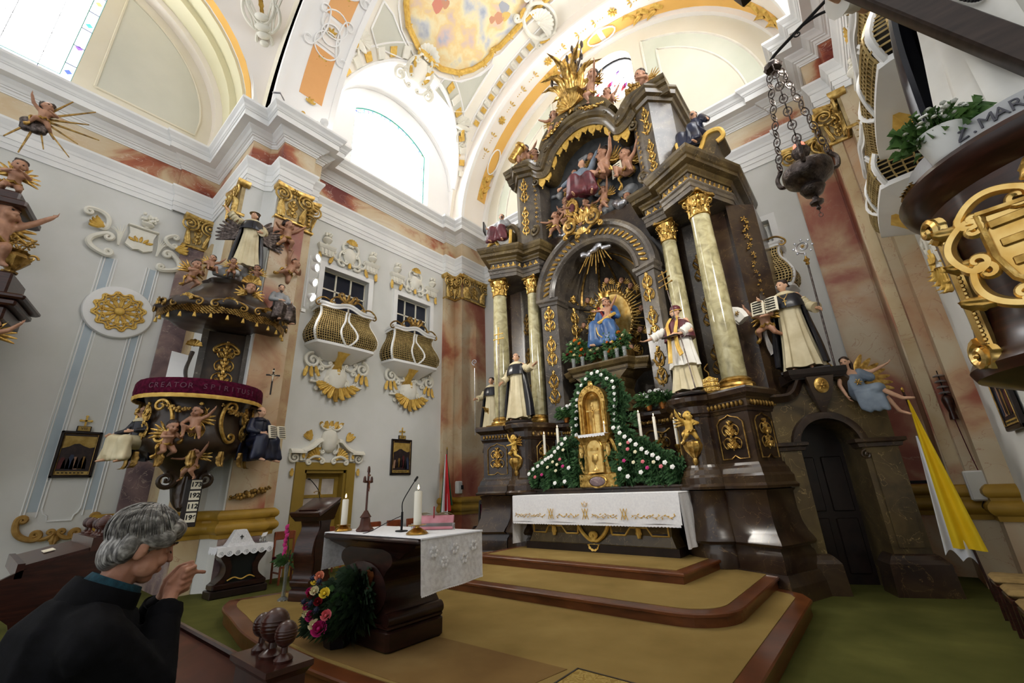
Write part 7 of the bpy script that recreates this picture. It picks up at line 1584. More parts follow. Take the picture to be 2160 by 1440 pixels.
# figures round the pulpit
t=link('saint_statue',None,None,'winged preacher statue in cream tunic on top of the sounding board','statue',M=PUL @ TR(.28,-.12,6.22,rz=-.1,s=.86))
friar(t,dict(elL=(-.34,-.05,1.32),wrL=(-.55,-.1,1.5),elR=(.3,-.02,1.15),wrR=(.22,-.2,1.05)),-.5,-.25,'short',None,21)
for s in (-1,1): wing(.75,9,1.4,s).xf(TR(s*.12,.2,1.05)).obj('wing','old_silver' if s else 'gold',t)
MB().lathe([(.12,0),(.13,.01),(.11,.02)],(0,.05,1.68),20).obj('halo','dark_gold',t)
def seat_fig(M,label,tun,man,arms,hy,hp,seed,book=None,head='short'):
    t=link('saint_statue',None,None,label,'statue',M=M); o,J,T=seated(t,Matrix(),(man,tun),arms,hy,hp,head,False,'figure',seed,.02)
    cape([(0,.04,.1,.34,.26,.08),(0,.03,.5,.3,.24,.06),(0,.02,.85,.25,.2,.02),(0,0,1.0,.12,.1,0)],.2,pi-.2,7,seed,.03,30).obj('mantle_back',man,t); MB().lathe([(.17,.94),(.18,.97),(.12,1.02),(.07,1.04)],seg=20,sy=.85).obj('collar',tun,t)
    if book:
        b=link('open_book',None,t,M=book)
        for s in (-1,1):
            pg=MB().grid(8,4,lambda u,v: (s*(.01+.19*u),-.03*sin(u*2.6),-.15+.3*v)); th(pg,(0,.02,0)).obj('page','paper',b)
            for k in range(6): MB().box(min(s*.03,s*.17),max(s*.03,s*.17),-.045,-.035,.1-k*.045,.112-k*.045).obj('script_line','ink',b,smooth=False)
    return t
seat_fig(PUL @ TR(.98,-.3,2.2,rz=.5,s=.86),'seated friar in dark blue mantle showing an open book at the pulpit side','blue_black','blue_black',dict(elL=(-.26,-.08,.74),wrL=(-.12,-.3,.66),elR=(.27,-.06,.74),wrR=(.36,-.28,.66)),.4,.1,5,TR(.16,-.42,.68,rz=-.1,rx=-.3),'tonsure')
seat_fig(PUL @ TR(-.78,-.2,2.2,rz=-.9,s=.76),'seated friar in black mantle below the velvet rim by the station picture','cream_robe','black_paint',dict(elL=(-.3,-.05,.74),wrL=(-.4,-.24,.66),elR=(.27,-.06,.74),wrR=(.2,-.28,.7)),-.3,.1,7,None,'tonsure')
t=link('saint_statue',None,None,'dark seated evangelist in grey mantle at the end of the sounding board','statue',M=PUL @ TR(1.0,-.3,5.0,rz=.3,s=.78)); seated(t,Matrix(),('cloud_grey','old_silver'),dict(elL=(-.26,-.08,.74),wrL=(-.12,-.26,.7),elR=(.26,-.05,.74),wrR=(.2,-.26,.7)),-.3,.1,'short',True,'figure',9)
c=crucifix('small black crucifix with pale corpus on the pulpit arm',PUL @ Vector((1.12,-.1,3.6)),.56,'black_wood','paper',None,1.2)
hb=thing('hymn_board','black hymn board with white numbers 173 192 112 196','hymn board',PUL @ Vector((.14,-.3,1.2)),1.2)
MB().bbox((0,0,.36),(.24,.03,.78),None,.006).obj('board','black_wood',hb)
for k,n in enumerate(('173','192','112','196')):
    c=MB().bbox((.03,-.02,.66-k*.18),(.15,.008,.15)).obj('number_card','paper',hb); text(n,.105,'ink',c,TR(.03,-.026,.66-k*.18),'numeral',.001,.004)
garland((-.3,0),(.35,.16),.02,.07,9).xf(frame((-9.53,3.4,1.62),(0,1,0),(0,0,1))).obj('gilt_garland','dark_gold',None,label='gilt flower garland on the purple marble pier below the pulpit',cat='garland')

# ================================================================ SIDE ALTAR at the picture edge
SA=frame((-11.85,-.78,0),(.25,.97,0),(0,0,1))
sa=link('side_altar',None,None,'dark wooden side altar edge with stepped cornice and gilt ornaments at the nave wall','altar',M=SA)
for z0,z1,x1,y0 in ((5.0,5.12,.62,-.3),(5.12,5.22,.72,-.36),(4.75,5.0,.5,-.2),(5.22,5.7,.4,-.1),(2.0,4.75,.3,-.1),(6.95,7.1,.3,-.3),(7.1,7.3,.15,-.2)): MB().bbox((x1/2-.6,y0/2+.1,(z0+z1)/2),(x1+1.2,.7-y0,z1-z0),None,.03).obj('cornice_block' if z1-z0<.3 else 'body_block','dark_wood',sa,smooth=False)
for k in range(4): leaf(.3,.16,3).xf(TR(.1+.06*k,-.3,4.62,ry=pi)).obj('gilt_leaf','gold',sa)
ccurl((.1,3.9),(.3,4.3),.1,.04,y=-.2).obj('gilt_scroll','gold',sa); MB().sweep(arc(.1,2.35,.36,-1.2,1.2,12),[(0,0),(0,.16),(.12,.18),(.14,0)],XZ(-.1,-1)).obj('volute_bracket','dark_wood',sa); g=MB()
for k in range(8): a=-.9+k*.24; g.ell((.1+.42*cos(a),-.28,2.35+.42*sin(a)),.03,4,7)
g.obj('gilt_beads','gold',sa,kind='stuff')
for k in range(9): a=radians(60-22*k); MB().tube([(-.1,-.2,9.2),(-.1+(.75+.2*(k % 2))*cos(a),-.25,9.2+(.75+.2*(k % 2))*sin(a))],[.03,.012],4).obj('gilt_ray','dark_gold',sa)
clouds([(-.1,-.25,8.95,.25),(.0,-.25,9.5,.2)],'old_silver','cloud_bank',sa,.04)
ur=link('flower_urn',None,None,'gilded urn with carved flowers on the side altar cornice','urn',M=SA @ TR(.3,-.2,5.72)); MB().lathe([(.1,0),(.11,.03),(.06,.06),(.12,.14),(.22,.3),(.2,.36),(.14,.4),(.18,.44),(.01,.45)],seg=20,flute=.06,nf=10).obj('bowl','dark_gold',ur)
for s in (-1,1): spiral(s*.22,.36,.08,1.2,0,s,.3,.2,16).obj('handle','gold',ur)
for k in range(7): rosette(.09,6).xf(TR(-.16+.055*k,-.05,.5+.1*sin(k*1.3)+.06,rx=.2)).obj('carved_flower','dark_gold',ur)
def saput(x,y,z,rz,pose,sc,label,**k): return putto(SA @ TR(x,y,z,rz=rz,s=sc),pose,label,None,None,**k)
saput(.02,-.3,5.75,.5,'reach',1.75,'standing gold winged angel boy on the side altar'); saput(.36,-.35,3.95,.2,'sit',1.15,'seated angel boy with gold wing below the side altar cornice'); saput(-.02,-.3,8.85,.3,'fly',.95,'putto among gilt rays above the side altar',wings=False); saput(-.05,-.3,7.25,.3,'kneel',1.1,'dark angel with gold wing high on the side altar')
t=link('saint_statue',None,None,'crowned female saint in red and blue holding a branch on the side altar bracket','statue',M=SA @ TR(.05,-.25,2.38,rz=.7,s=.82)); o,J,T=seated(t,Matrix(),('red_paint','blue_black'),dict(elL=(-.26,-.05,.74),wrL=(-.2,-.26,.64),elR=(.3,-.1,.78),wrR=(.5,-.24,.84)),.2,.0,'long',False,'figure',13)
MB().lathe([(.075,.08),(.085,.13),(.1,.18),(.08,.14)],seg=10,flute=.2,nf=5).xf(T).obj('crown','gold',o); m=MB().tube(curve([(.5,-.24,.84),(.48,-.25,1.0),(.42,-.26,1.12)],4),.018,6); m.tube([(.48,-.25,1.0),(.56,-.25,1.06)],.014,5); m.tube([(.45,-.25,1.06),(.38,-.25,1.14)],.012,5); m.obj('branch','black_wood',o)

# ================================================================ RIGHT SIDE
RW=frame((1.35,0,0),(0,-1,0),(0,0,1))      # local x = -world y
BW_=frame((0,10.45,0),(1,0,0),(0,0,1))
mat('backlit_look_pane',[(.3,S(226,226,220)),(.7,S(244,244,240))],.4,scale=3)  # pale pane colour stands in for light coming from behind
glazed(onwall(BW_,-1.0,5.3),.68,1.98,'window_7','backlit_look_pane',2,4)
oriel(onwall(BW_,-1.3,5.28),'white oriel balcony with pierced lattice on the back wall behind the abbot statue')
for y,z,l in ((5.25,5.02,'white oriel balcony on the flag-side wall, nearest the margaret statue'),(7.45,4.98,'white oriel balcony on the flag-side wall, beyond the hanging lamp')):
    oriel(onwall(RW,-y,z),l); stucco_top(onwall(RW,-y,7.64),'stucco cartouche high on the flag-side wall %s' % ('behind the statue cross' if y<6 else 'above the hanging lamp')); stucco_low(onwall(RW,-y,4.95),'stucco pendant under the flag-side oriel %s' % ('nearest the crest console' if y<6 else 'nearest the corner pilaster'))
glazed(onwall(RW,-5.3,5.3,-.02),1.3,2.1,'window_8'); glazed(onwall(RW,-7.5,5.3,-.02),1.3,2.1,'window_9')
capset([((0.02,10.36),(.73,10.36)),((.76,9.48),(1.1,9.48)),((1.08,9.45),(1.08,9.17)),((.73,10.3),(.73,9.6))],
       ['gilded volute capital on the back wall pilaster behind the hanging lamp','gilded volute capital on the angle pilaster beside the hanging lamp','gilded capital at the flag-side pilaster edge above the lamp','gilded capital in the shaded corner behind the hanging lamp'])
slab(cr,(.03,10.38),(.72,10.38),.03,1.4,7.85,'red_marble'); slab(cr,(.77,9.5),(.93,9.5),.03,1.4,7.85,'tan_marble'); slab(cr,(.95,9.5),(1.1,9.5),.03,1.4,7.85,'red_marble'); slab(pier2,(.98,3.72),(.98,3.05),.03,1.4,7.85,'red_marble')
# station picture on the right wall
station(onwall(RW,-7.55,2.02,-.03),.8,1.05,'framed station picture seen edge-on behind the console statue','V',2)
# sanctuary lamp
sl_=thing('sanctuary_lamp','dark silver sanctuary lamp with red glass hanging on chains','lamp',(.12,4.3,4.2))
def chainlink(R=.045):
    m=MB(); P=[(R*.75*cos(a),0,R*1.15*sin(a)) for a in [2*pi*i/12 for i in range(13)]]; m.tube(P,.006,5)
    for k in range(6): a=pi/3*k; m.prism([(.022*cos(a),.022*sin(a)),(.012*cos(a+.5),.012*sin(a+.5)),(0,0),(.012*cos(a-.5),.012*sin(a-.5))],-.003,.003,XZ(0,-1))
    return m.mesh('chain_link','old_silver')
CLK=chainlink()
MB().lathe([(.005,-.34),(.02,-.32),(.012,-.29),(.05,-.27),(.055,-.25),(.03,-.23),(.025,-.2),(.07,-.17),(.1,-.11),(.08,-.07),(.11,-.06),(.185,.0),(.2,.05),(.2,.1),(.19,.12),(.15,.13),(.1,.15),(.06,.17),(.04,.19)],seg=36).obj('bowl','old_silver',sl_)
MB().lathe([(.06,.185),(.03,.2),(.025,.22),(.06,.26),(.075,.31),(.07,.34),(.05,.335),(.04,.3)],seg=20,flute=.05,nf=10).obj('cup','old_silver',sl_)
emis('red_lamp',S(240,120,96),1.2); MB().lathe([(.045,.3),(.052,.36),(.045,.4),(.02,.42),(.002,.42)],seg=16).obj('red_glass','red_lamp',sl_)
MB().lathe([(.01,1.36),(.07,1.38),(.085,1.42),(.06,1.46),(.015,1.48)],seg=20,flute=.06,nf=10).obj('canopy','old_silver',sl_)
for k in range(3):
    a=2*pi*k/3+2.6; c_,s_=cos(a),sin(a)
    arm_=MB().tube(curve([(.18*c_,.18*s_,.08),(.26*c_,.26*s_,.1),(.28*c_,.28*s_,.2),(.23*c_,.23*s_,.26)],5),.02,6).ell((.23*c_,.23*s_,.27),.025,5,8).obj('scroll_handle','old_silver',sl_)
    n=12
    for j in range(n):
        t=(j+.5)/n; r=.23*(1-t)+.055*t; z=.27+(1.38-.27)*t; link('chain_link',CLK,sl_,M=Matrix.Translation((r*c_,r*s_,z)) @ Matrix.Rotation(a+(0 if j % 2 else pi/2),4,'Z'))
MB().tube([(0,0,-.34),(0,0,-.37)],.004,4).merge(MB().tube([(.015*cos(a),0,-.39+.02*sin(a)) for a in [2*pi*i/10 for i in range(11)]],.003,4)).obj('ring','old_silver',sl_)
lb=thing('lamp_bracket','black wrought iron wall bracket carrying the sanctuary lamp','bracket',(.12,4.3,5.68))
MB().tube([(0,0,0),(.0,0,.03),(.04,-.01,.06),(.1,-.03,.08),(.72,-.28,.2)],.016,6).obj('arm','iron',lb); MB().tube(curve([(.3,-.11,.12),(.45,-.17,.08),(.6,-.23,-.05),(.72,-.28,-.28)],5),.013,6).obj('brace','iron',lb)
spiral(-.02,-.02,.03,1.2,pi/2,1,.22,.2,14).obj('hook','iron',lb); spiral(.26,.06,.04,1.1,pi/2,1,.2,.15,14,-.1).obj('curl','iron',lb)
# papal flag
fl_=thing('church_flag','yellow and white flag hanging furled from a leaning pole beside the portal','flag',(.62,8.62,0))
MB().tube([(.1,.06,.0),(-.1,.05,2.75)],.014,8).obj('pole','dark_wood',fl_); MB().ell((-.1,.05,2.78),(.02,.02,.05),5,8).obj('finial','brass',fl_)
mat('flag_yellow',[(.3,S(236,196,18)),(.7,S(248,214,36))],.7,scale=3); mat('flag_white',S(236,238,244),.8)
def drape(z0,z1,xa,xb,y,ph,name,m,n=26):
    def fn(u,v):
        z=z1+(z0(u)-z1)*v; w_=v ** .8; return (xa[0]+(xa[1]-xa[0])*v+((xb[0]+(xb[1]-xb[0])*v))*u,y-.05*sin(u*9+ph)*w_-.02*v,z)
    g=MB().grid(n,18,fn); return th(g,(0,.006,0)).obj(name,m,fl_)
drape(lambda u: .62-.03*u,2.62,(-.09,-.14),(.02,.32),.0,0,'yellow_field','flag_yellow'); drape(lambda u: .52-.14*u+.1*abs(sin(u*6)),2.1,(-.13,-.24),(.02,.3),.05,1.5,'white_field','flag_white')
# loudspeaker, bells, little device
sp=thing('wall_speaker','white box loudspeaker on the corner pilaster beside the yellow flag','speaker',(1.02,9.36,1.18)); MB().bbox((0,0,.2),(.25,.14,.42),None,.02).obj('cabinet','white_plaster',sp); MB().bbox((0,-.075,.2),(.22,.012,.38),None,.004).obj('grille','wall_plaster',sp); MB().tube(curve([(0,.02,0),(-.04,.03,-.1),(.06,.05,-.14),(.3,.05,-.1)],5),.006,5).obj('cable','iron',sp)
be=thing('altar_bells','turned wooden bell rattle with metal discs on the marble pilaster','bells',(1.03,9.38,2.45)); MB().lathe([(.005,-.12),(.05,-.11),(.045,-.05),(.035,0),(.06,.12),(.07,.2),(.05,.25),(.01,.28)],seg=16).obj('handle','dark_wood',be)
for k in range(4): MB().lathe([(.004,0),(.07,-.01),(.075,.0),(.05,.02),(.004,.03)],(0,0,.3+.09*k),18).obj('disc','silver',be)
MB().tube([(0,0,.25),(0,0,.66)],.008,5).obj('rod','iron',be); MB().tube(curve([(0,-.02,-.1),(.03,-.02,-.7),(.08,-.03,-1.3)],6),.006,5).obj('cord','crimson',be); MB().lathe([(.01,0),(.03,-.06),(.05,-.16),(.005,-.16)],(.08,-.03,-1.3),10).obj('tassel','crimson',be)
dv=thing('cable_box','small black box with a lit indicator on the yellow base moulding','device',(.38,10.12,1.41)); MB().bbox((0,0,.03),(.3,.08,.05),None,.008).obj('case','iron',dv); emis('led',(1,1,1,1),3); MB().bbox((-.12,-.042,.03),(.05,.004,.02)).obj('indicator','led',dv); MB().tube(curve([(.15,0,.03),(.2,.02,.1),(.3,.02,.04),(.5,.05,.02)],4),.007,5).obj('cable','iron',dv)
# upholstered chairs by the wall
mat('seat_fabric',[(.3,S(128,104,62)),(.7,S(158,132,84))],.9,scale=10)
def stool(loc,rz,label):
    t=thing('upholstered_chair',label,'chair',loc,rz,'upholstered chairs along the wall'); MB().bbox((0,0,.45),(.46,.44,.07),None,.03).obj('seat','seat_fabric',t); MB().bbox((0,0,.385),(.46,.44,.06),None,.01).obj('seat_rail','dark_wood',t)
    for sx in (-1,1):
        for sy in (-1,1): MB().loft([[(sx*.2-.02,sy*.19-.02,0),(sx*.2+.02,sy*.19-.02,0),(sx*.2+.02,sy*.19+.02,0),(sx*.2-.02,sy*.19+.02,0)],[(sx*.2-.028,sy*.19-.028,.37),(sx*.2+.028,sy*.19-.028,.37),(sx*.2+.028,sy*.19+.028,.37),(sx*.2-.028,sy*.19+.028,.37)]]).obj('leg','dark_wood',t)
        MB().tube(curve([(sx*.21,.2,.4),(sx*.21,.22,.7),(sx*.2,.28,1.0)],4),.02,6).obj('back_post','dark_wood',t)
    MB().bbox((0,.25,.86),(.4,.05,.26),None,.02).obj('backrest','seat_fabric',t); return t
for y,l in ((7.5,'upholstered chair by the wall, closest of three to the yellow flag'),(6.8,'upholstered chair by the wall, middle of the three'),(6.1,'upholstered chair by the wall, at the picture edge')): stool((.86,y,0),-pi/2,l)
# console with crest and the near statue
CO=Vector((.92,2.74,-.09))
co=thing('statue_console','dark wooden wall console with gilded coat of arms under the near statue','console',CO)
MB().lathe([(.05,1.75),(.2,1.85),(.36,2.0),(.5,2.06),(.515,2.1),(.5,2.13),(.47,2.16),(.45,2.3),(.455,2.6),(.46,2.84),(.5,2.88),(.53,2.92),(.54,2.96),(.52,2.99),(.01,2.99)],seg=56).obj('drum','dark_wood',co)
def onco(a,z,r=.46): return frame((r*cos(a),r*sin(a),z),(-sin(a),cos(a),0),(0,0,1))
aC=atan2(-2.74,-.92)-.2
M=onco(aC-.72,2.14,.47); g=MB(); g.tube([(0,-.01,.02),(0,-.01,.56)],.028,8); gs=g.xf(M).obj('gilt_staff','bright_gold',co)
for z,nm in ((.6,'u'),(.0,'l')): MB().merge(spiral(0,z,.06,1.3,pi/2 if nm == 'l' else -pi/2,1,.36,.2,18,-.04,.3)).merge(leaf(.12,.1,3),TR(.02,-.03,z-.06,ry=.4)).xf(M).obj('gilt_volute','bright_gold',co)
bd=MB()
for k in range(26): bd.ell((.03,-.03,.06+.019*k),.009,4,6)
bd.xf(M).obj('gilt_beads','bright_gold',co,kind='stuff')
sh_=link('coat_of_arms',None,co,M=onco(aC+.1,2.47,.48) @ Matrix.Scale(1.0,4))
SHP=[(-.19,.19),(0,.17),(.19,.19),(.19,.0),(.16,-.1),(.09,-.18),(0,-.23),(-.09,-.18),(-.16,-.1),(-.19,0)]
MB().prism(SHP,.0,.035,XZ(0,-1)).obj('shield','bright_gold',sh_,smooth=False); P=[(u,-.04,v) for u,v in SHP]; MB().tube(P+[P[0]],.014,5).obj('shield_rim','gold',sh_); MB().tube([(0,-.045,.17),(0,-.045,-.22)],.012,5).obj('pale_line','gold',sh_)
for k in range(4): MB().bbox((-.09,-.04,.13-.085*k),(.16-.02*k,.012,.035),None,.004).obj('bar','gold',sh_)
MB().ell((.085,-.035,-.09),(.07,.02,.07),6,10).obj('triple_mount','bright_gold',sh_); MB().bbox((.085,-.045,.06),(.022,.02,.2)).bbox((.085,-.045,.1),(.1,.02,.022)).bbox((.085,-.045,.05),(.13,.02,.022)).obj('double_cross','dark_gold',sh_)
for s in (-1,1):
    for a,b,w_ in (((.05,.23),(.24,.2),.05),((.24,.17),(.27,-.02),.05),((.26,-.04),(.17,-.2),.04),((.16,-.2),(.02,-.29),.04)): ccurl((s*a[0],a[1]),(s*b[0],b[1]),w_,.022,.42,.42,-.03,s).obj('mantling_scroll','bright_gold',sh_)
    for k in range(3): leaf(.12,.08,3,.4).xf(TR(s*.23,-.03,.15-.16*k,ry=s*1.3)).obj('mantling_leaf','gold',sh_)
leaf(.12,.12,3).xf(TR(0,-.04,.22)).obj('mantling_leaf','gold',sh_)
pl=MB().loft([[(.47*cos(a)*k,.47*sin(a)*k,z) for a in [2*pi*i/32 for i in range(32)]] for z,k in ((2.99,1.05),(3.1,1.0))]).obj('name_plinth','cloud_grey',co)
mat('ink_grey',S(84,84,92),.7)
for k,ch in enumerate('SZ.MARGIT'): a=aC+(k-3.2)*.088; text(ch,.07,'ink_grey',pl,Matrix.Translation((.487*cos(a),.487*sin(a),3.045)) @ Matrix.Rotation(a+pi/2,4,'Z'),'letter',.003)
# the nun with the cross
t=thing('nun_statue','nun statue in white habit and black mantle holding a large dark wooden cross','statue',CO+Vector((.02,.0,3.1)),-.35)
m,J,T=human('adult',hy=-.2,hp=.2,elL=(-.34,-.12,1.22),wrL=(-.42,-.3,1.28),elR=(.26,-.12,1.08),wrR=(.1,-.3,1.1),handn={'L': (.6,-1,0)}); bobj('body',m,'skin',t,.016,1); eyes(T,t)
robe([(0,0,.02,.3,.26,.1),(0,0,.4,.26,.22,.1),(0,0,.8,.22,.18,.07),(0,0,1.1,.2,.15,.04),(0,0,1.36,.18,.14,.02),(0,0,1.44,.09,.08,0)],11,60,31).obj('habit','white_robe',t)
MB().grid(8,14,lambda u,v: (-.1+.2*u,-.2-.09*v-.012*sin(u*9),1.3-1.2*v)).obj('scapular','white_robe',t)
cape([(0,.04,.06,.38,.32,.09),(0,.04,.5,.36,.3,.09),(0,.03,.9,.33,.26,.06),(0,.02,1.2,.28,.2,.03),(0,0,1.4,.2,.16,.01),(0,.01,1.5,.14,.13,0),(0,.02,1.68,.12,.13,0),(0,.03,1.74,.04,.05,0)],-.35,pi+.35,9,32,.025,44).obj('mantle','black_paint',t)
for s in 'LR': sleeve(Vector(J['sh' + s]).lerp(Vector(J['el' + s]),.3),Vector(J['el' + s]).lerp(Vector(J['wr' + s]),.85),.08,.1).obj('sleeve','white_robe',t)
rs=link('rosary',None,t); g=MB()
for k in range(34): u=k/33; x=-.1+.26*u; g.ell((x,-.27,1.0-.34*sin(pi*u)),.012,4,6)
for k in range(9): g.ell((.1+.012*k,-.285,.86-.028*k),.011,4,6)
g.obj('beads','iron',rs,kind='stuff'); MB().bbox((.22,-.3,.52),(.03,.016,.2),None,.004).obj('cross_upright','dark_wood',rs); MB().bbox((.22,-.3,.56),(.13,.016,.03),None,.004).obj('cross_bar','dark_wood',rs); MB().ell((.22,-.31,.55),(.012,.012,.06),5,7).obj('corpus','ochre_gilt',rs)
# big cross
cx=thing('wooden_cross','large dark wooden cross resting diagonally across the nun statue','cross',(0,2.42,0))
def beam(p0,p1,w_,d,nm):
    p0,p1=Vector(p0),Vector(p1); L=(p1-p0).length; x=(p1-p0).normalized(); M=Matrix(((x.x,0,-x.z,(p0.x+p1.x)/2),(0,1,0,(p0.y+p1.y)/2),(x.z,0,x.x,(p0.z+p1.z)/2),(0,0,0,1))); MB().bbox((0,0,0),(L,d,w_),None,.008).xf(M).obj(nm,'beam_wood',cx)
mat('beam_wood',[(.3,S(44,34,30)),(.7,S(66,52,46))],.4,scale=5,stretch=(1,1,6))
beam((1.0,0,2.98),(.1,0,5.0),.12,.08,'upright'); beam((0.0,-.005,4.5),(.62,-.005,4.72),.12,.075,'crossbar')
# potted white flowers on the console
t=thing('flower_pot','white ceramic pot with small white flowers on the console edge','flower pot',CO+Vector((-.36,-.3,2.99)),0); MB().lathe([(.05,0),(.06,.01),(.085,.13),(.09,.14),(.082,.14),(.06,.1),(.01,.1)],seg=24).obj('pot','white_plaster',t)
sprays([(0,0,.17,.09),(.05,0,.16,.08),(-.05,0,.15,.08)],300,.07,'kal_green','foliage',t,77,wd=.016) if 'kal_green' in MATS else (mat('kal_green',[(.3,S(50,84,36)),(.7,S(92,126,62))],.5,scale=20),sprays([(0,0,.17,.09),(.05,0,.16,.08),(-.05,0,.15,.08)],300,.07,'kal_green','foliage',t,77,wd=.016))
SMF=carnation('petal_white',.012); rn=random.Random(6)
for k in range(90): a,q=rn.uniform(0,6.28),rn.uniform(0,.13); link('blossom',SMF,t,M=TR(q*cos(a),q*sin(a),.24+rn.uniform(-.05,.04)-q*.3,rx=rn.uniform(-.6,.6)))
for k in range(5): leaf(.07,.04,3,.4).xf(onco(aC-.95+.05*k,2.99,.5) @ TR(0,-.02,.0,ry=pi*.5)).obj('gilt_leaf','dark_gold',co)

# ================================================================ FRONT ALTAR TABLE AND ITS THINGS
ft=thing('altar_table','dark carved wooden altar table with scrolled pedestal in the sanctuary','altar',(-4.26,3.1,.18))
mat('table_wood',[(.3,S(24,11,8)),(.55,S(40,19,14)),(.75,S(56,28,20))],.32,scale=5,detail=6,stretch=(1,1,4),coat=.15)
MB().bbox((0,0,.975),(1.74,.82,.055),None,.02).obj('top','table_wood',ft)
MB().loft([[(x*w_,y*d,z) for x,y in ((-1,-1),(1,-1),(1,1),(-1,1))] for z,w_,d in ((.8,.42,.28),(.86,.55,.31),(.92,.76,.36),(.95,.8,.38))]).obj('cornice','table_wood',ft,smooth=False)
prof=curve([(-.45,.24),(-.40,.34),(-.32,.44),(-.3,.56),(-.38,.68),(-.47,.76),(-.44,.84),(-.3,.88)],5)
poly=prof+[(-x,z) for x,z in prof[::-1]]
MB().prism(poly,-.33,.33,lambda u,v,w_: (u-.1,w_,v)).obj('pedestal','table_wood',ft,smooth=False)
for s in (-1,1): MB().tube([(s*.42-.1,-.34,.27),(s*.42-.1,.34,.27)],.06,12).obj('roll','table_wood',ft); MB().bbox((s*.22-.1,0,.21),(.5,.68,.04),None,.012).obj('moulding','table_wood',ft)
MB().bbox((-.1,0,.1),(.96,.7,.2),None,.03).obj('foot','table_wood',ft)
MB().loft([[(x*.42-.1,-.345+y*0,.5+z*.26) for x,y,z in ((cos(a),0,sin(a)) for a in [2*pi*i/20 for i in range(20)])],[(cos(a)*.3-.1,-.36,.52+sin(a)*.2) for a in [2*pi*i/20 for i in range(20)]]]).obj('carved_panel','table_wood',ft)
leaf(.26,.14,3,.3).xf(TR(.0,-.37,.5,ry=.5)).obj('carved_flame','step_wood',ft); leaf(.2,.1,3,.3).xf(TR(.05,-.38,.46,ry=-.3)).obj('carved_flame','step_wood',ft)
mat('lace_cloth_mat',[(.4,S(218,217,219)),(.5,S(228,227,230)),(.6,S(234,234,236))],.9,scale=26,detail=3,bump=.15,bscale=60,spec=.1)
tc=thing('table_cloth','white embroidered lace cloth draped over the front altar table','cloth',(-4.26,3.1,1.186))
MB().bbox((0,.01,.004),(1.76,.8,.01),None,.003).obj('top','white_cloth',tc)
def sideflap(s,drop,n=30,amp=.014):
    g=MB().grid(n,14,lambda u,v: (s*(.88+.012*v+amp*sin(u*11+s)*v),-.39+.8*u,.008-(drop-.04*u)*v)); return th(g,(-s*.006,0,0))
for s,dp_ in ((1,.46),(-1,.38)):
    f_=sideflap(s,dp_).obj('side_flap','lace_cloth_mat',tc)
    em_=MB(); rn=random.Random(s+5)
    for k in range(5):
        y,z=-.25+.13*k,-.12-.05*((k*2) % 4);
        for j in range(6): a=pi/3*j; em_.ell((s*.902,y+.035*cos(a),z+.035*sin(a)),(.005,.018,.018),4,6)
    em_.obj('embroidery','white_cloth',f_,kind='stuff')
    MB().grid(90,2,lambda u,v: (s*(.895+.012*sin(u*11+s)),-.39+.8*u,.008-(dp_-.04*u)-.018*v*(.6+.4*abs(sin(u*110))))).obj('lace_edge','white_cloth',f_)
ed=MB()
for k in range(70): ed.ell((.885,-.39+.8*k/69,.0),(.008,.005,.012),3,5)
ed.obj('picot_row','white_cloth',tc,kind='stuff')
ZT=1.196
mat('crucifix_wood',[(.3,S(50,22,14)),(.7,S(84,42,28))],.35,scale=8)
def cbase(t):
    MB().lathe([(.09,-.2),(.1,-.18),(.07,-.15),(.06,-.13),(.05,-.06),(.065,-.05),(.05,-.03),(.03,0),(.02,.02)],seg=6).obj('base','crucifix_wood',t)
    for a,b in ((0,.46),(-.105,.345),(.105,.345)): MB().ell((a,0,b),(.022,.014,.022),5,8).merge(MB().prism([(a-.03,b-.02),(a+.03,b-.02),(a+.02,b+.03),(a,b+.05),(a-.02,b+.03)],-.008,.008,XZ(0,-1))).obj('trefoil_end','crucifix_wood',t)
mat('corpus_wood',S(130,70,40),.4)
crucifix('carved wooden standing crucifix with brown corpus on the front altar table',(-4.66,2.93,ZT+.2),.45,'crucifix_wood','corpus_wood',cbase,2.2)
candle('thick cream candle in brass dish at the ambo end of the front altar table',(-5.0,2.86,ZT),.036,.28,'thick candles on the front altar table',.07)
candle('thick cream candle in brass dish beside the missal on the front altar table',(-3.72,2.93,ZT),.040,.32,'thick candles on the front altar table',.09)
# microphone
mc=thing('microphone','black gooseneck table microphone beside the missal','microphone',(-4.14,3.05,ZT)); MB().bbox((0,0,.008),(.12,.09,.016),None,.006).obj('base','iron',mc); MB().lathe([(.012,.016),(.014,.1),(.012,.2)],seg=10).obj('stem','iron',mc)
MB().tube(curve([(0,0,.2),(.0,.0,.3),(.05,.04,.42),(.1,.08,.52)],6),.006,6).obj('gooseneck','iron',mc); MB().cap((.1,.08,.52),(.118,.095,.555),.013,.013).obj('head','ink',mc); MB().tube(curve([(-.01,0,.16),(-.12,-.1,.1),(-.26,-.2,.02),(-.3,-.28,.0)],6),.004,5).obj('cable','iron',mc); MB().tube(curve([(-.3,-.32,-.0),(-.3,-.34,-.08)],4),.004,5).obj('cable','iron',mc)
# missal on clear stand
ms=thing('missal','open missal with rose cover on a clear acrylic stand','book',(-3.92,3.3,ZT),.52)
mat('rose_cover',[(.3,S(178,108,118)),(.7,S(204,140,150))],.4,scale=8)
MB().bbox((0,.02,.075),(.46,.02,.15),Matrix.Rotation(-.35,4,'X'),.006).obj('cover','rose_cover',ms); MB().bbox((0,.0,.03),(.5,.01,.08),None,.003).obj('stand','clear_glass',ms)
for s in (-1,1): th(MB().grid(8,4,lambda u,v: (s*(.005+.2*u),.035+.1*v+.0,.15+.03*sin(u*2.8)-.02*v)),(0,0,-.02)).obj('page','paper',ms)
MB().bbox((0,.03,.16),(.012,.01,.16)).obj('ribbon','petal_red',ms)
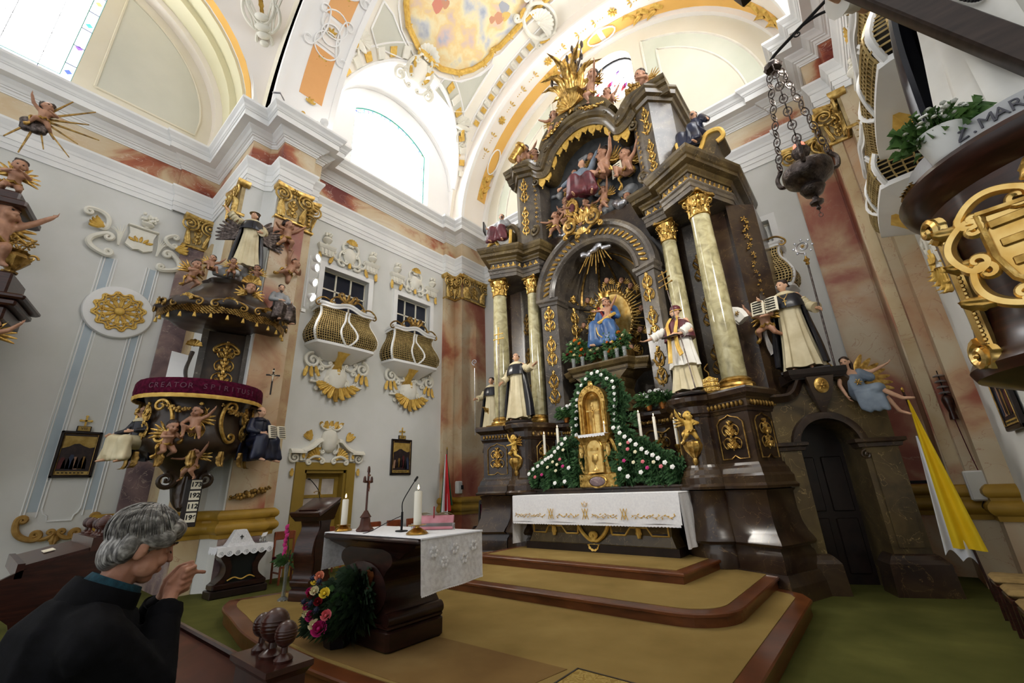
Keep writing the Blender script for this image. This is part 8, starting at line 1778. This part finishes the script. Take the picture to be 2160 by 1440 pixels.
# ambo
am=thing('ambo','dark wooden S-shaped ambo lectern with sloped reading top','lectern',(-6.86,3.46,.18),.35)
sc_=curve([(-.2,0),(-.2,.13),(-.16,.16),(-.2,.2),(-.21,.26),(-.17,.3),(-.17,.45),(-.2,.62),(-.17,.8),(-.1,.95),(-.14,1.1),(-.2,1.22)],4); sc2=curve([(.16,1.12),(.12,.98),(.14,.8),(.16,.55),(.17,.32),(.21,.28),(.21,.2),(.17,.16),(.2,.13),(.2,0)],4)
MB().prism(sc_+sc2,-.17,.17,lambda u,v,w_: (w_,-u if False else u,v)).obj('body','dark_wood',am)
for s in (-1,1): MB().prism([(x*.8,z*.92+.1) for x,z in sc_[12:]+sc2[:-12]],.17,.18,lambda u,v,w_: (s*w_,u,v)).obj('side_panel','table_wood',am)
MB().bbox((0,-.02,1.25),(.56,.5,.05),Matrix.Rotation(.48,4,'X'),.012).obj('reading_top','dark_wood',am); MB().bbox((0,-.24,1.17),(.56,.04,.05),Matrix.Rotation(.48,4,'X'),.008).obj('book_ledge','dark_wood',am); MB().loft([[(x*.2,y*.2-.01,1.06) for x,y in ((-1,-1),(1,-1),(1,.8),(-1,.8))],[(x*.26,y*.22-.01,1.22+y*.1) for x,y in ((-1,-1),(1,-1),(1,1),(-1,1))]]).obj('corbel','table_wood',am)
mk=MB().tube(curve([(-.16,.2,1.36),(-.16,.15,1.5),(-.1,-.05,1.62),(-.02,-.2,1.66)],6),.007,6).obj('microphone_neck','iron',am); MB().cap((-.02,-.2,1.66),(0,-.25,1.665),.014,.014).obj('microphone_head','ink',mk); MB().tube(curve([(-.1,.2,1.36),(-.1,.1,1.48),(-.02,-.08,1.47),(.04,-.14,1.46)],6),.007,6).obj('reading_lamp','brass',am)
# vase with gladiolus
va=thing('gladiolus_vase','tall glass vase with a pink gladiolus stem beside the ambo','vase',(-7.08,3.2,.186)); MB().lathe([(.07,0),(.075,.015),(.03,.05),(.025,.3),(.035,.5),(.03,.5),(.02,.3),(.02,.06),(.002,.05)],seg=16).obj('vase','clear_glass',va); MB().tube(curve([(0,0,.05),(0,0,.5),(-.02,-.03,.9),(-.03,-.05,1.0)],5),.008,6).obj('stem','leaf_green',va)
for k in range(7): link('blossom',CARM,va,M=TR(-.02+.02*sin(k*2),-.05,.62+.06*k,rx=1.2,s=1.25))
sprays([(0,0,.5,.05)],40,.2,'leaf_green','leaves',va,3,wd=.012)
# flower arrangement in front of the table
fa=thing('flower_arrangement','mixed rose and pine arrangement in a dark pot at the foot of the front altar','flowers',(-4.52,2.62,.186))
MB().lathe([(.1,0),(.12,.02),(.14,.14),(.16,.16),(.16,.18),(.13,.18),(.01,.15)],seg=6).obj('pot','black_paint',fa)
sprays([(0,0,.3,.2),(-.15,0,.24,.15),(.12,0,.26,.16),(.0,.05,.42,.14),(-.1,-.05,.36,.14),(.22,.05,.36,.16),(.15,.08,.55,.12),(-.26,-.02,.2,.1)],4200,.17,'pine_green','pine_foliage',fa,21,wd=.005); sprays([(0,0,.3,.2),(.12,0,.4,.16)],260,.16,'leaf_green','leaves',fa,22,wd=.014)
R1={c_: rosem(c_,.052) for c_ in ('petal_yellow','petal_cream','petal_magenta','petal_red','petal_pink','petal_peach')}
TH=MB().ell((0,0,0),.022,6,8)
for k in range(26): a,b=k*2.4,-1+2*k/25; q=sqrt(1-b*b); TH.tube([(0,0,0),(.034*q*cos(a),.034*q*sin(a),.034*b)],.003,3)
THM=TH.mesh('thistle','thistle_blue')
for x,z,c_,sc2_ in ((.12,.52,'petal_yellow',1.1),(-.1,.52,'petal_cream',.95),(-.12,.6,'petal_yellow',.8),(.0,.66,'petal_peach',1.0),(.02,.44,'petal_red',.9),(-.18,.48,'petal_red',.9),(-.24,.5,'petal_magenta',.8),(.18,.34,'petal_pink',1.1),(-.12,.3,'petal_magenta',1.2),(-.26,.3,'petal_cream',.9),(-.28,.36,'petal_magenta',.8),(-.02,.24,'petal_cream',1.15),(.08,.22,'petal_magenta',1.6)):
    link('rose',R1[c_],fa,M=TR(x*.9,-.25+.1*abs(x),z,rx=1.15,rz=.9,s=sc2_*.92))
for x,z in ((-.06,.64),(.06,.62),(.06,.38),(-.2,.42),(-.06,.42)): link('thistle',THM,fa,M=TR(x,-.28,z))
# side table with lace cloth, veil and dishes
st_=thing('credence_table','small dark credence table with curved legs beside the pier','table',(-9.32,3.36,0),pi/2)
mat('green_black',S(16,22,22),.4)
MB().bbox((0,0,.77),(.86,.36,.04),None,.01).obj('top','table_wood',st_); MB().bbox((0,0,.06),(.92,.36,.12),None,.012).obj('plinth','black_wood',st_); MB().bbox((0,0,.17),(.86,.33,.1),None,.02).obj('base_rail','table_wood',st_)
for s in (-1,1):
    P=curve([(s*.4,.22),(s*.28,.34),(s*.27,.48),(s*.36,.62),(s*.4,.75)],5); MB().prism(P+[(s*.26,.75),(s*.22,.6),(s*.17,.48),(s*.18,.34),(s*.26,.22)],-.15,.15,lambda u,v,w_: (u,w_,v)).obj('leg','table_wood',st_)
MB().box(-.26,.26,-.1,.1,.2,.74).obj('back_board','green_black',st_,smooth=False); MB().tube(curve([(-.22,-.16,.26),(-.12,-.17,.3),(0,-.17,.26),(.12,-.17,.3),(.22,-.16,.26)],5),.012,5).obj('gilt_carving','ochre_gilt',st_)
cc=thing('credence_cloth','white scalloped lace cloth on the credence table','cloth',(-9.32,3.36,.792),pi/2); MB().bbox((0,0,.004),(.92,.4,.008),None,.003).obj('top','white_cloth',cc)
g=MB().grid(80,6,lambda u,v: (-.46+.92*u,-.2-.015*v-.01*sin(u*30)*v,.006-v*(.11+.04*abs(sin(u*pi*7))))); th(g,(0,.005,0)).obj('front_flap','white_cloth',cc)
for s in (-1,1): g=MB().grid(40,6,lambda u,v: (s*(.46+.012*v),-.2+.4*u,.006-v*(.08+.035*abs(sin(u*pi*3))))); th(g,(-s*.005,0,0)).obj('side_flap','white_cloth',cc)
g=MB()
for k in range(7): a=-.46+.92*(k+.5)/7; g.tube([(a+.03*cos(b),-.216,-.09+.03*sin(b)) for b in [2*pi*i/10 for i in range(11)]],.004,4); g.ell((a,-.216,-.09),(.01,.003,.01),4,6)
g.obj('eyelet','cloud_grey',cc,kind='stuff')
mat('silver_white',[(.3,S(206,206,208)),(.7,S(230,230,232))],.5,scale=40,bump=.1,bscale=80)
cv=thing('chalice_veil','pale pyramid-shaped chalice veil with a small cross on the credence table','veil',(-9.30,3.28,.802),pi/2); MB().loft([[(-.24,-.16,0),(.24,-.16,0),(.2,.16,0),(-.2,.16,0)],[(-.2,-.13,.05),(.2,-.13,.05),(.17,.13,.05),(-.17,.13,.05)],[(-.09,-.07,.25),(.09,-.07,.25),(.09,.07,.25),(-.09,.07,.25)],[(-.08,-.06,.262),(.08,-.06,.262),(.08,.06,.262),(-.08,.06,.262)]]).obj('veil','silver_white',cv,smooth=False)
MB().bbox((0,-.12,.14),(.012,.012,.07),Matrix.Rotation(-.28,4,'X')).bbox((0,-.12,.148),(.055,.012,.012),Matrix.Rotation(-.28,4,'X')).obj('cross','ink',cv)
cu=thing('cruet_tray','glass cruets with a folded white card on a small tray','cruets',(-9.28,3.68,.802),pi/2); MB().bbox((0,0,.008),(.16,.12,.012),None,.004).obj('tray','silver',cu)
for s in (-1,1): MB().lathe([(.025,.014),(.028,.05),(.015,.08),(.018,.1),(.004,.1)],(s*.035,0,0),12).obj('cruet','clear_glass',cu)
MB().prism([(-.05,.1),(.04,.12),(.06,.18),(-.03,.17)],.0,.006,XZ(-.04,-1)).obj('card','white_cloth',cu); pt=MB().lathe([(.03,.0),(.07,.012),(.075,.016),(.004,.01)],seg=20).obj('paten','silver',None,label='small round paten on the lace between veil and cruets',cat='dish'); pt.location=(-9.26,3.5,.804)
# wooden chairs by the wall and the carved red armchair
def wchair(loc,rz,label,red=True):
    t=thing('wooden_chair',label,'chair',loc,rz,'red-seated wooden chairs by the wall'); MB().bbox((0,0,.45),(.42,.42,.05),None,.015).obj('seat','crimson',t)
    for sx in (-1,1): MB().bbox((sx*.19,-.18,.22),(.035,.035,.44),None,.006).obj('leg','chair_wood',t); MB().bbox((sx*.19,.19,.46),(.035,.035,.92),Matrix.Rotation(-.06,4,'X'),.006).obj('leg','chair_wood',t); MB().bbox((sx*.19,0,.2),(.02,.36,.03)).obj('stretcher','chair_wood',t)
    MB().bbox((0,.23,.85),(.42,.03,.16),Matrix.Rotation(-.06,4,'X'),.012).obj('backrest','chair_wood',t); MB().bbox((0,-.18,.3),(.36,.02,.03)).obj('stretcher','chair_wood',t); return t
wchair((-9.55,4.3,0),-pi/2+pi,'red-seated wooden chair beside the credence table');
for y,l in ((6.5,'wooden chair back just right of the crucifix beyond the table'),(7.1,'wooden chair back behind the microphone beyond the table'),(7.7,'wooden chair back nearest the national flag')): wchair((-9.75,y,0),pi/2,l)
wchair((-9.6,5.2,0),pi/2,'red-seated wooden chair half hidden behind the ambo')
rc=thing('carved_armchair','carved dark armchair with crimson brocade back beside the altar steps','chair',(-7.55,8.0,0),.5)
MB().bbox((0,0,.46),(.56,.52,.12),None,.05).obj('seat','crimson',rc); MB().bbox((0,.27,.98),(.42,.06,.6),None,.03).obj('back_pad','crimson',rc)
for sx in (-1,1):
    MB().tube(curve([(sx*.25,.28,0),(sx*.25,.28,.7),(sx*.23,.28,1.3)],4),.03,7).obj('back_post','black_wood',rc); MB().tube(curve([(sx*.25,-.22,.42),(sx*.27,-.26,.25),(sx*.23,-.22,.05),(sx*.25,-.26,0)],5),.035,7).obj('leg','black_wood',rc); MB().tube(curve([(sx*.26,.26,.72),(sx*.3,0,.74),(sx*.28,-.2,.68),(sx*.28,-.2,.5)],5),.03,7).obj('armrest','black_wood',rc)
m=MB()
for s in (-1,1): m.merge(ccurl((s*.02,1.32),(s*.22,1.28),.06,.025,y=.26,d=-s))
m.merge(shell(.09,6),TR(0,.26,1.32)); m.obj('carved_crest','black_wood',rc); MB().bbox((0,-.24,.38),(.5,.04,.07),None,.02).obj('seat_rail','black_wood',rc)
# national flag and white wall speaker in the corner
nf=thing('national_flag','red white and green flag hanging furled by the corner pilaster','flag',(-9.72,8.62,0)); MB().tube([(0,.1,0),(0,.04,2.72)],.014,8).obj('pole','dark_wood',nf); MB().ell((0,.04,2.76),(.02,.02,.06),5,8).obj('finial','brass',nf)
mat('flag_red',S(196,34,40),.7); mat('flag_green',S(38,110,72),.7)
def strip(x0,x1,zb,m,y,ph,nm): g=MB().grid(10,16,lambda u,v: ((x0+(x1-x0)*u)*(.15+.85*v),y-.03*sin(u*6+ph)*v,2.6-(2.6-zb)*v)); return th(g,(0,.006,0)).obj(nm,m,nf)
M_=Matrix.Rotation(.85,4,'Z')
for o in (strip(-.16,-.10,.75,'flag_green',.01,0,'green_field'),strip(-.12,.08,.8,'flag_white',.0,1,'white_field'),strip(-.02,.16,1.05,'flag_red',-.03,2,'red_field'),strip(.12,.2,1.2,'flag_green',.02,3,'green_field')): o.matrix_local=M_
ws=thing('wall_speaker','grey wall loudspeaker behind the national flag','speaker',(-9.85,9.2,1.5)); MB().bbox((.06,.0,.17),(.16,.18,.36),None,.02).obj('cabinet','wall_plaster',ws); MB().bbox((.16,.05,.17),(.05,.06,.12)).obj('bracket','iron',ws)
# patterned rug corner
rg_=thing('small_rug','gold brocade rug corner on the sanctuary carpet','rug',(-2.265,3.469,.187),0)
mat('brocade',[(.42,S(150,124,58)),(.5,S(176,150,84)),(.58,S(140,112,48))],.9,scale=9,detail=4,warp=2.5)
MB().box(0,1.3,-1.0,0,0,.008).obj('field','brocade',rg_,smooth=False); MB().box(-.015,1.3,-.015,.0,0,.012).box(-.015,0,-1.0,0,0,.012).obj('border','black_wood',rg_,smooth=False)

# ================================================================ PEWS AND THE PRAYING WOMAN
def ballf(r,h): return MB().lathe([(r*.8,0),(r*.85,.01),(r*.65,.02),(r*.32,.03),(r*.28,.05),(r*.45,.058)]+[(r*(1+.022*cos(i*pi))*sin(max(.15,pi*i/30)),.05+r*1.1*(1-cos(pi*i/30))) for i in range(4,30)]+[(.003,.05+r*2.2)],seg=26)
FIN=ballf(.042,0).mesh('ball_finial','pew_wood'); FINB=ballf(.056,0).mesh('ball_finial','pew_wood')
def pew_front(t,x0,x1,y,z,dep,endx):
    """sloping book desk along x with panelled front and a finial block at endx"""
    MB().loft([[(x0,y-dep,z-.1),(x0,y,z),(x0,y,z-.03),(x0,y-dep,z-.13)],[(x1,y-dep,z-.1),(x1,y,z),(x1,y,z-.03),(x1,y-dep,z-.13)]]).obj('desk_top','pew_wood',t,smooth=False)
    MB().sweep([(x0,y+.0),(x1,y+.0)],[(0,z-.05),(.03,z-.05),(.04,z-.02),(.02,z+.0),(.03,z+.02),(.0,z+.03)],side=-1).obj('top_rail','pew_wood',t,smooth=False)
    MB().box(x0,x1,y-.03,y+.01,0,z-.03).obj('front_panel','dark_wood',t,smooth=False)
    n=max(1,int((x1-x0)/.6))
    for k in range(n): a=x0+(x1-x0)*k/n; b=x0+(x1-x0)*(k+1)/n; MB().bbox(((a+b)/2,y+.02,z*.45),((b-a)*.8,.03,z*.6),None,.012).obj('raised_panel','pew_wood',t,smooth=False)
    MB().box(x0,x1,y-dep-.02,y-dep+.01,z-.16,z-.1).obj('lower_lip','pew_wood',t,smooth=False)
def finblock(t,x,y,z,L=.34,order=1):
    bl=MB().sweep([(x-L/2,y+.07),(x-L/2,y-.07),(x+L/2,y-.07),(x+L/2,y+.07)],[(0,z-.2),(.03,z-.2),(.035,z-.17),(.0,z-.14),(-.01,z-.06),(.01,z-.03),(.02,z-.02),(.02,z),(0,z)],closed=True); bl.box(x-L/2,x+L/2,y-.07,y+.07,z-.2,z); bl.obj('finial_block','pew_wood',t,smooth=False)
    for k,(dx,me) in enumerate(((-.115,FIN),(0,FINB),(.115,FIN))): link('ball_finial',me,t,M=Matrix.Translation((x+dx*L/.34,y,z)))
pw_=thing('church_pew','dark wooden pew with book desk where the woman kneels','pew',(0,0,0))
pew_front(pw_,-4.1,-2.02,.93,.9,.42,-2.0); finblock(pw_,-2.1,.93,.985,.32)
MB().prism([(.25,0),(1.0,0),(1.0,.78),(.9,.82),(.6,.76),(.5,.5),(.25,.4)],-2.04,-1.98,lambda u,v,w_: (w_,u,v)).obj('end_panel','dark_wood',pw_,smooth=False)
MB().bbox((-3.1,.42,.1),(2.0,.22,.06),None,.02).obj('kneeler','dark_wood',pw_); MB().bbox((-3.2,-.22,.44),(2.3,.42,.05),None,.015).obj('bench_seat','pew_wood',pw_); MB().bbox((-3.2,-.45,.7),(2.3,.05,.55),Matrix.Rotation(.1,4,'X'),.015).obj('bench_back','dark_wood',pw_)
for x in (-4.3,-2.1): MB().prism([(-.5,0),(.02,0),(.05,.42),(-.1,.5),(-.38,.55),(-.42,.98),(-.56,.98)],x-.03,x+.03,lambda u,v,w_: (w_,u,v)).obj('bench_end','dark_wood',pw_,smooth=False)
pb=thing('church_pew','dark wooden pew with sloping desk and ball finials by the nave wall','pew',(0,0,0))
def desk2(t):
    z=1.2
    MB().loft([[(-6.3,.33,z-.02),(-6.3,.75,z+.08),(-6.3,.75,z+.05),(-6.3,.33,z-.05)],[(-5.1,.33,z-.02),(-5.1,.75,z+.08),(-5.1,.75,z+.05),(-5.1,.33,z-.05)]]).obj('desk_top','pew_wood',t,smooth=False)
    MB().box(-6.3,-5.1,.74,.8,0,z+.1).obj('front_panel','dark_wood',t,smooth=False); MB().box(-6.3,-5.08,.32,.36,z-.1,z-.0).obj('lower_lip','pew_wood',t,smooth=False)
    MB().prism([(.34,z-.05),(.8,z+.08),(.82,0),(.2,0),(.25,.4),(.42,.6),(.36,.8),(.2,.95),(.22,1.08)],-5.14,-5.08,lambda u,v,w_: (w_,u,v)).obj('end_panel','dark_wood',t,smooth=False)
    MB().sweep([(-5.06,.84),(-5.06,.7),(-6.2,.7)],[(0,z+.04),(.03,z+.05),(.03,z+.08),(.05,z+.1),(.05,z+.13),(0,z+.14)],side=1).box(-6.2,-5.06,.7,.84,z+.04,z+.14).obj('finial_block','pew_wood',t,smooth=False)
    for x in (-6.05,-5.85,-5.5,-5.35,-5.16): link('ball_finial',FINB if x in (-5.16,) else FIN,t,M=Matrix.Translation((x,.77,z+.14)))
    MB().bbox((-5.75,.52,z+.035),(.24,.07,.006),Matrix.Rotation(.23,4,'X')).obj('paper_slip','paper',t)
    MB().bbox((-5.7,-.15,.44),(1.3,.42,.05),None,.015).obj('bench_seat','pew_wood',t)
desk2(pb)
# woman in prayer
mat('face_skin',[(.3,S(160,108,86)),(.55,S(184,132,108)),(.75,S(198,150,126))],.5,scale=12,bump=.06,bscale=120)
wm=thing('person','grey-haired person in black coat praying with clasped hands in the pew','person',(-2.36,.40,.13),pi)
m=MB(); Tm=Matrix.Translation((0,-.085,1.30)) @ Matrix.Rotation(.34,4,'X') @ Matrix.Scale(1.06,4); h=MB()
h.ell((0,.015,.035),(.076,.098,.092),9,14); h.ell((0,-.028,-.035),(.061,.062,.078),8,12); h.ell((0,-.05,-.092),(.032,.03,.024),6,10); h.cap((0,-.084,.018),(0,-.104,-.022),.008,.0115,7); h.ell((0,-.1,-.026),(.016,.01,.008),5,8)
h.ell((0,-.082,-.058),(.024,.014,.007),5,8); h.ell((0,-.08,-.068),(.02,.013,.007),5,8)
for s in (-1,1): h.ell((s*.078,.02,-.012),(.011,.024,.036),6,10,Matrix.Rotation(s*.3,4,'Z')); h.ell((s*.034,-.066,-.03),(.024,.024,.024),5,8); h.ell((s*.03,-.078,.03),(.028,.010,.007),5,8); h.ell((s*.031,-.078,.008),(.014,.008,.009),5,8); h.ell((s*.05,-.03,-.06),(.022,.04,.035),6,8)
m.merge(h,Tm); m.cap((0,.03,1.08),(0,-.05,1.25),.062,.058); m.ell((0,.03,.97),(.17,.12,.2),8,12); m.ell((0,.04,.64),(.17,.14,.17),8,12); m.cap((0,.04,.62),(0,.03,1.0),.14,.14)
for s in (-1,1):
    m.cap((s*.06,.03,1.05),(s*.17,.02,1.05),.06,.06); m.cap((s*.18,.01,1.03),(s*.17,-.16,.86),.05,.045); m.cap((s*.17,-.16,.86),(s*.05,-.19,1.08),.043,.03)
    m.cap((s*.09,.03,.56),(s*.1,-.12,.12),.09,.065); m.cap((s*.1,-.12,.11),(s*.1,.34,.1),.055,.04); m.cap((s*.1,.34,.1),(s*.1,.42,.04),.035,.028)
    m.ell((s*.026,-.208,1.135),(.017,.036,.05),6,10,Matrix.Rotation(.25,4,'X')); m.cap((s*.05,-.19,1.08),(s*.03,-.205,1.12),.029,.027)
    for k in range(4):
        z=1.112+.023*k+(.011 if s>0 else 0); y0=-.228-.004*k
        m.cap((s*.034,y0+.012,z),(s*.018,y0-.03,z+.01),.010,.010,7); m.cap((s*.018,y0-.03,z+.01),(-s*.026,y0-.028,z+.012),.010,.0098,7); m.cap((-s*.026,y0-.028,z+.012),(-s*.046,y0+.006,z+.002),.0098,.0085,7)
    m.cap((s*.03,-.19,1.16),(s*.026,-.225,1.205),.0125,.0105,7); m.cap((s*.026,-.225,1.205),(-s*.006,-.262,1.214+s*.008),.0105,.0088,7)
m.cap((-.02,-.25,1.188),(-.012,-.312,1.176),.0095,.008,7)
bobj('body',m,'face_skin',wm,.005,2)
eb=MB()
for s in (-1,1): eb.tube(curve([(s*.018,-.086,.004),(s*.032,-.088,.0),(s*.046,-.08,.004)],4),.0022,5); eb.tube(curve([(s*.016,-.09,.032),(s*.034,-.09,.038),(s*.054,-.074,.032)],4),.0034,5)
eb.xf(Tm).obj('eyelids','hair_dark',wm)
mat('grey_hair',[(.35,S(58,55,53)),(.5,S(112,109,106)),(.65,S(178,176,172))],.42,scale=26,stretch=(5,1,1.2))
h=MB(); h.ell((0,.028,.05),(.09,.112,.096),10,16); h.ell((0,.075,-.02),(.072,.052,.08),8,12); h.ell((0,-.05,.082),(.072,.055,.04),7,12); h.ell((0,-.072,.062),(.055,.03,.026),6,10)
for s in (-1,1): h.ell((s*.07,-.03,.04),(.022,.045,.036),6,10); h.ell((s*.072,.058,-.01),(.022,.036,.06),6,10); h.ell((s*.076,.0,.03),(.02,.05,.03),6,10)
hr_=blob(h,.006,4); hr_.name='hair'; hr_.materials.append(MATS['grey_hair']); ho=link('hair',hr_,wm,M=Tm)
rn=random.Random(12); st2=MB()
for k in range(420):
    a=rn.uniform(-pi,pi); e=rn.uniform(.15,1.45); P=[]; q=rn.uniform(1.0,1.035)
    for j in range(8):
        ee=e-j*.15; aa=a-.07*j*cos(a); x,y,z=.091*cos(ee)*cos(aa)*q,.028+.114*cos(ee)*sin(aa)*q,.05+.098*sin(ee)*q
        if (y<-.02 and z<.055) or z<-.07 or (abs(y-.02)<.03 and z<-.0): break
        P.append((x,y,z))
    if len(P)>2: st2.tube(P,lambda t: .0034*(1-.7*t),4)
st2.obj('hair_strands','grey_hair',ho,kind='stuff')
mat('coat_black',[(.3,S(9,9,11)),(.7,S(16,16,20))],.9,scale=30,bump=.1,bscale=200,spec=.15)
c_=MB(); c_.cap((0,.07,.45),(0,.06,.98),.25,.2); c_.ell((0,.05,.99),(.225,.165,.165),8,14); c_.ell((0,.06,.55),(.25,.22,.25),8,14); c_.ell((0,.08,.35),(.25,.24,.25),8,14); c_.cap((0,.045,1.04),(0,.02,1.13),.12,.09)
for s in (-1,1):
    c_.cap((s*.12,.04,1.05),(s*.2,.03,1.02),.1,.095); c_.cap((s*.2,.02,1.02),(s*.185,-.15,.85),.095,.082); c_.cap((s*.185,-.15,.85),(s*.06,-.186,1.055),.08,.056); c_.cap((s*.1,.0,.5),(s*.12,-.15,.15),.14,.13); c_.cap((s*.12,-.1,.12),(s*.12,.3,.14),.13,.1)
    for k in range(4): c_.cap((s*(.22-.01*k),-.03-.03*k,.98-.04*k),(s*.15,-.08-.02*k,.93-.05*k),.045,.03)
bobj('coat',c_,'coat_black',wm,.012,2)
MB().lathe([(.128,-.05),(.122,.03),(.112,.07),(.1,.065),(.108,.0),(.11,-.05)],(0,.022,1.115),30,M=Matrix.Rotation(.42,4,'X')).obj('coat_collar','coat_black',wm)
mat('teal_knit',[(.3,S(12,46,58)),(.7,S(24,68,82))],.9,scale=60,bump=.3,bscale=200); MB().lathe([(.106,-.03),(.1,.04),(.088,.075),(.076,.07),(.08,.0)],(0,.005,1.125),30,M=Matrix.Rotation(.45,4,'X')).obj('scarf','teal_knit',wm)
for s in (-1,1): MB().lathe([(.056,-.02),(.06,.01),(.056,.035),(.046,.03),(.046,-.01)],(s*.064,-.185,1.045),18,M=Matrix.Rotation(.12,4,'X') @ Matrix.Rotation(-s*.45,4,'Y')).obj('cuff','coat_black',wm)
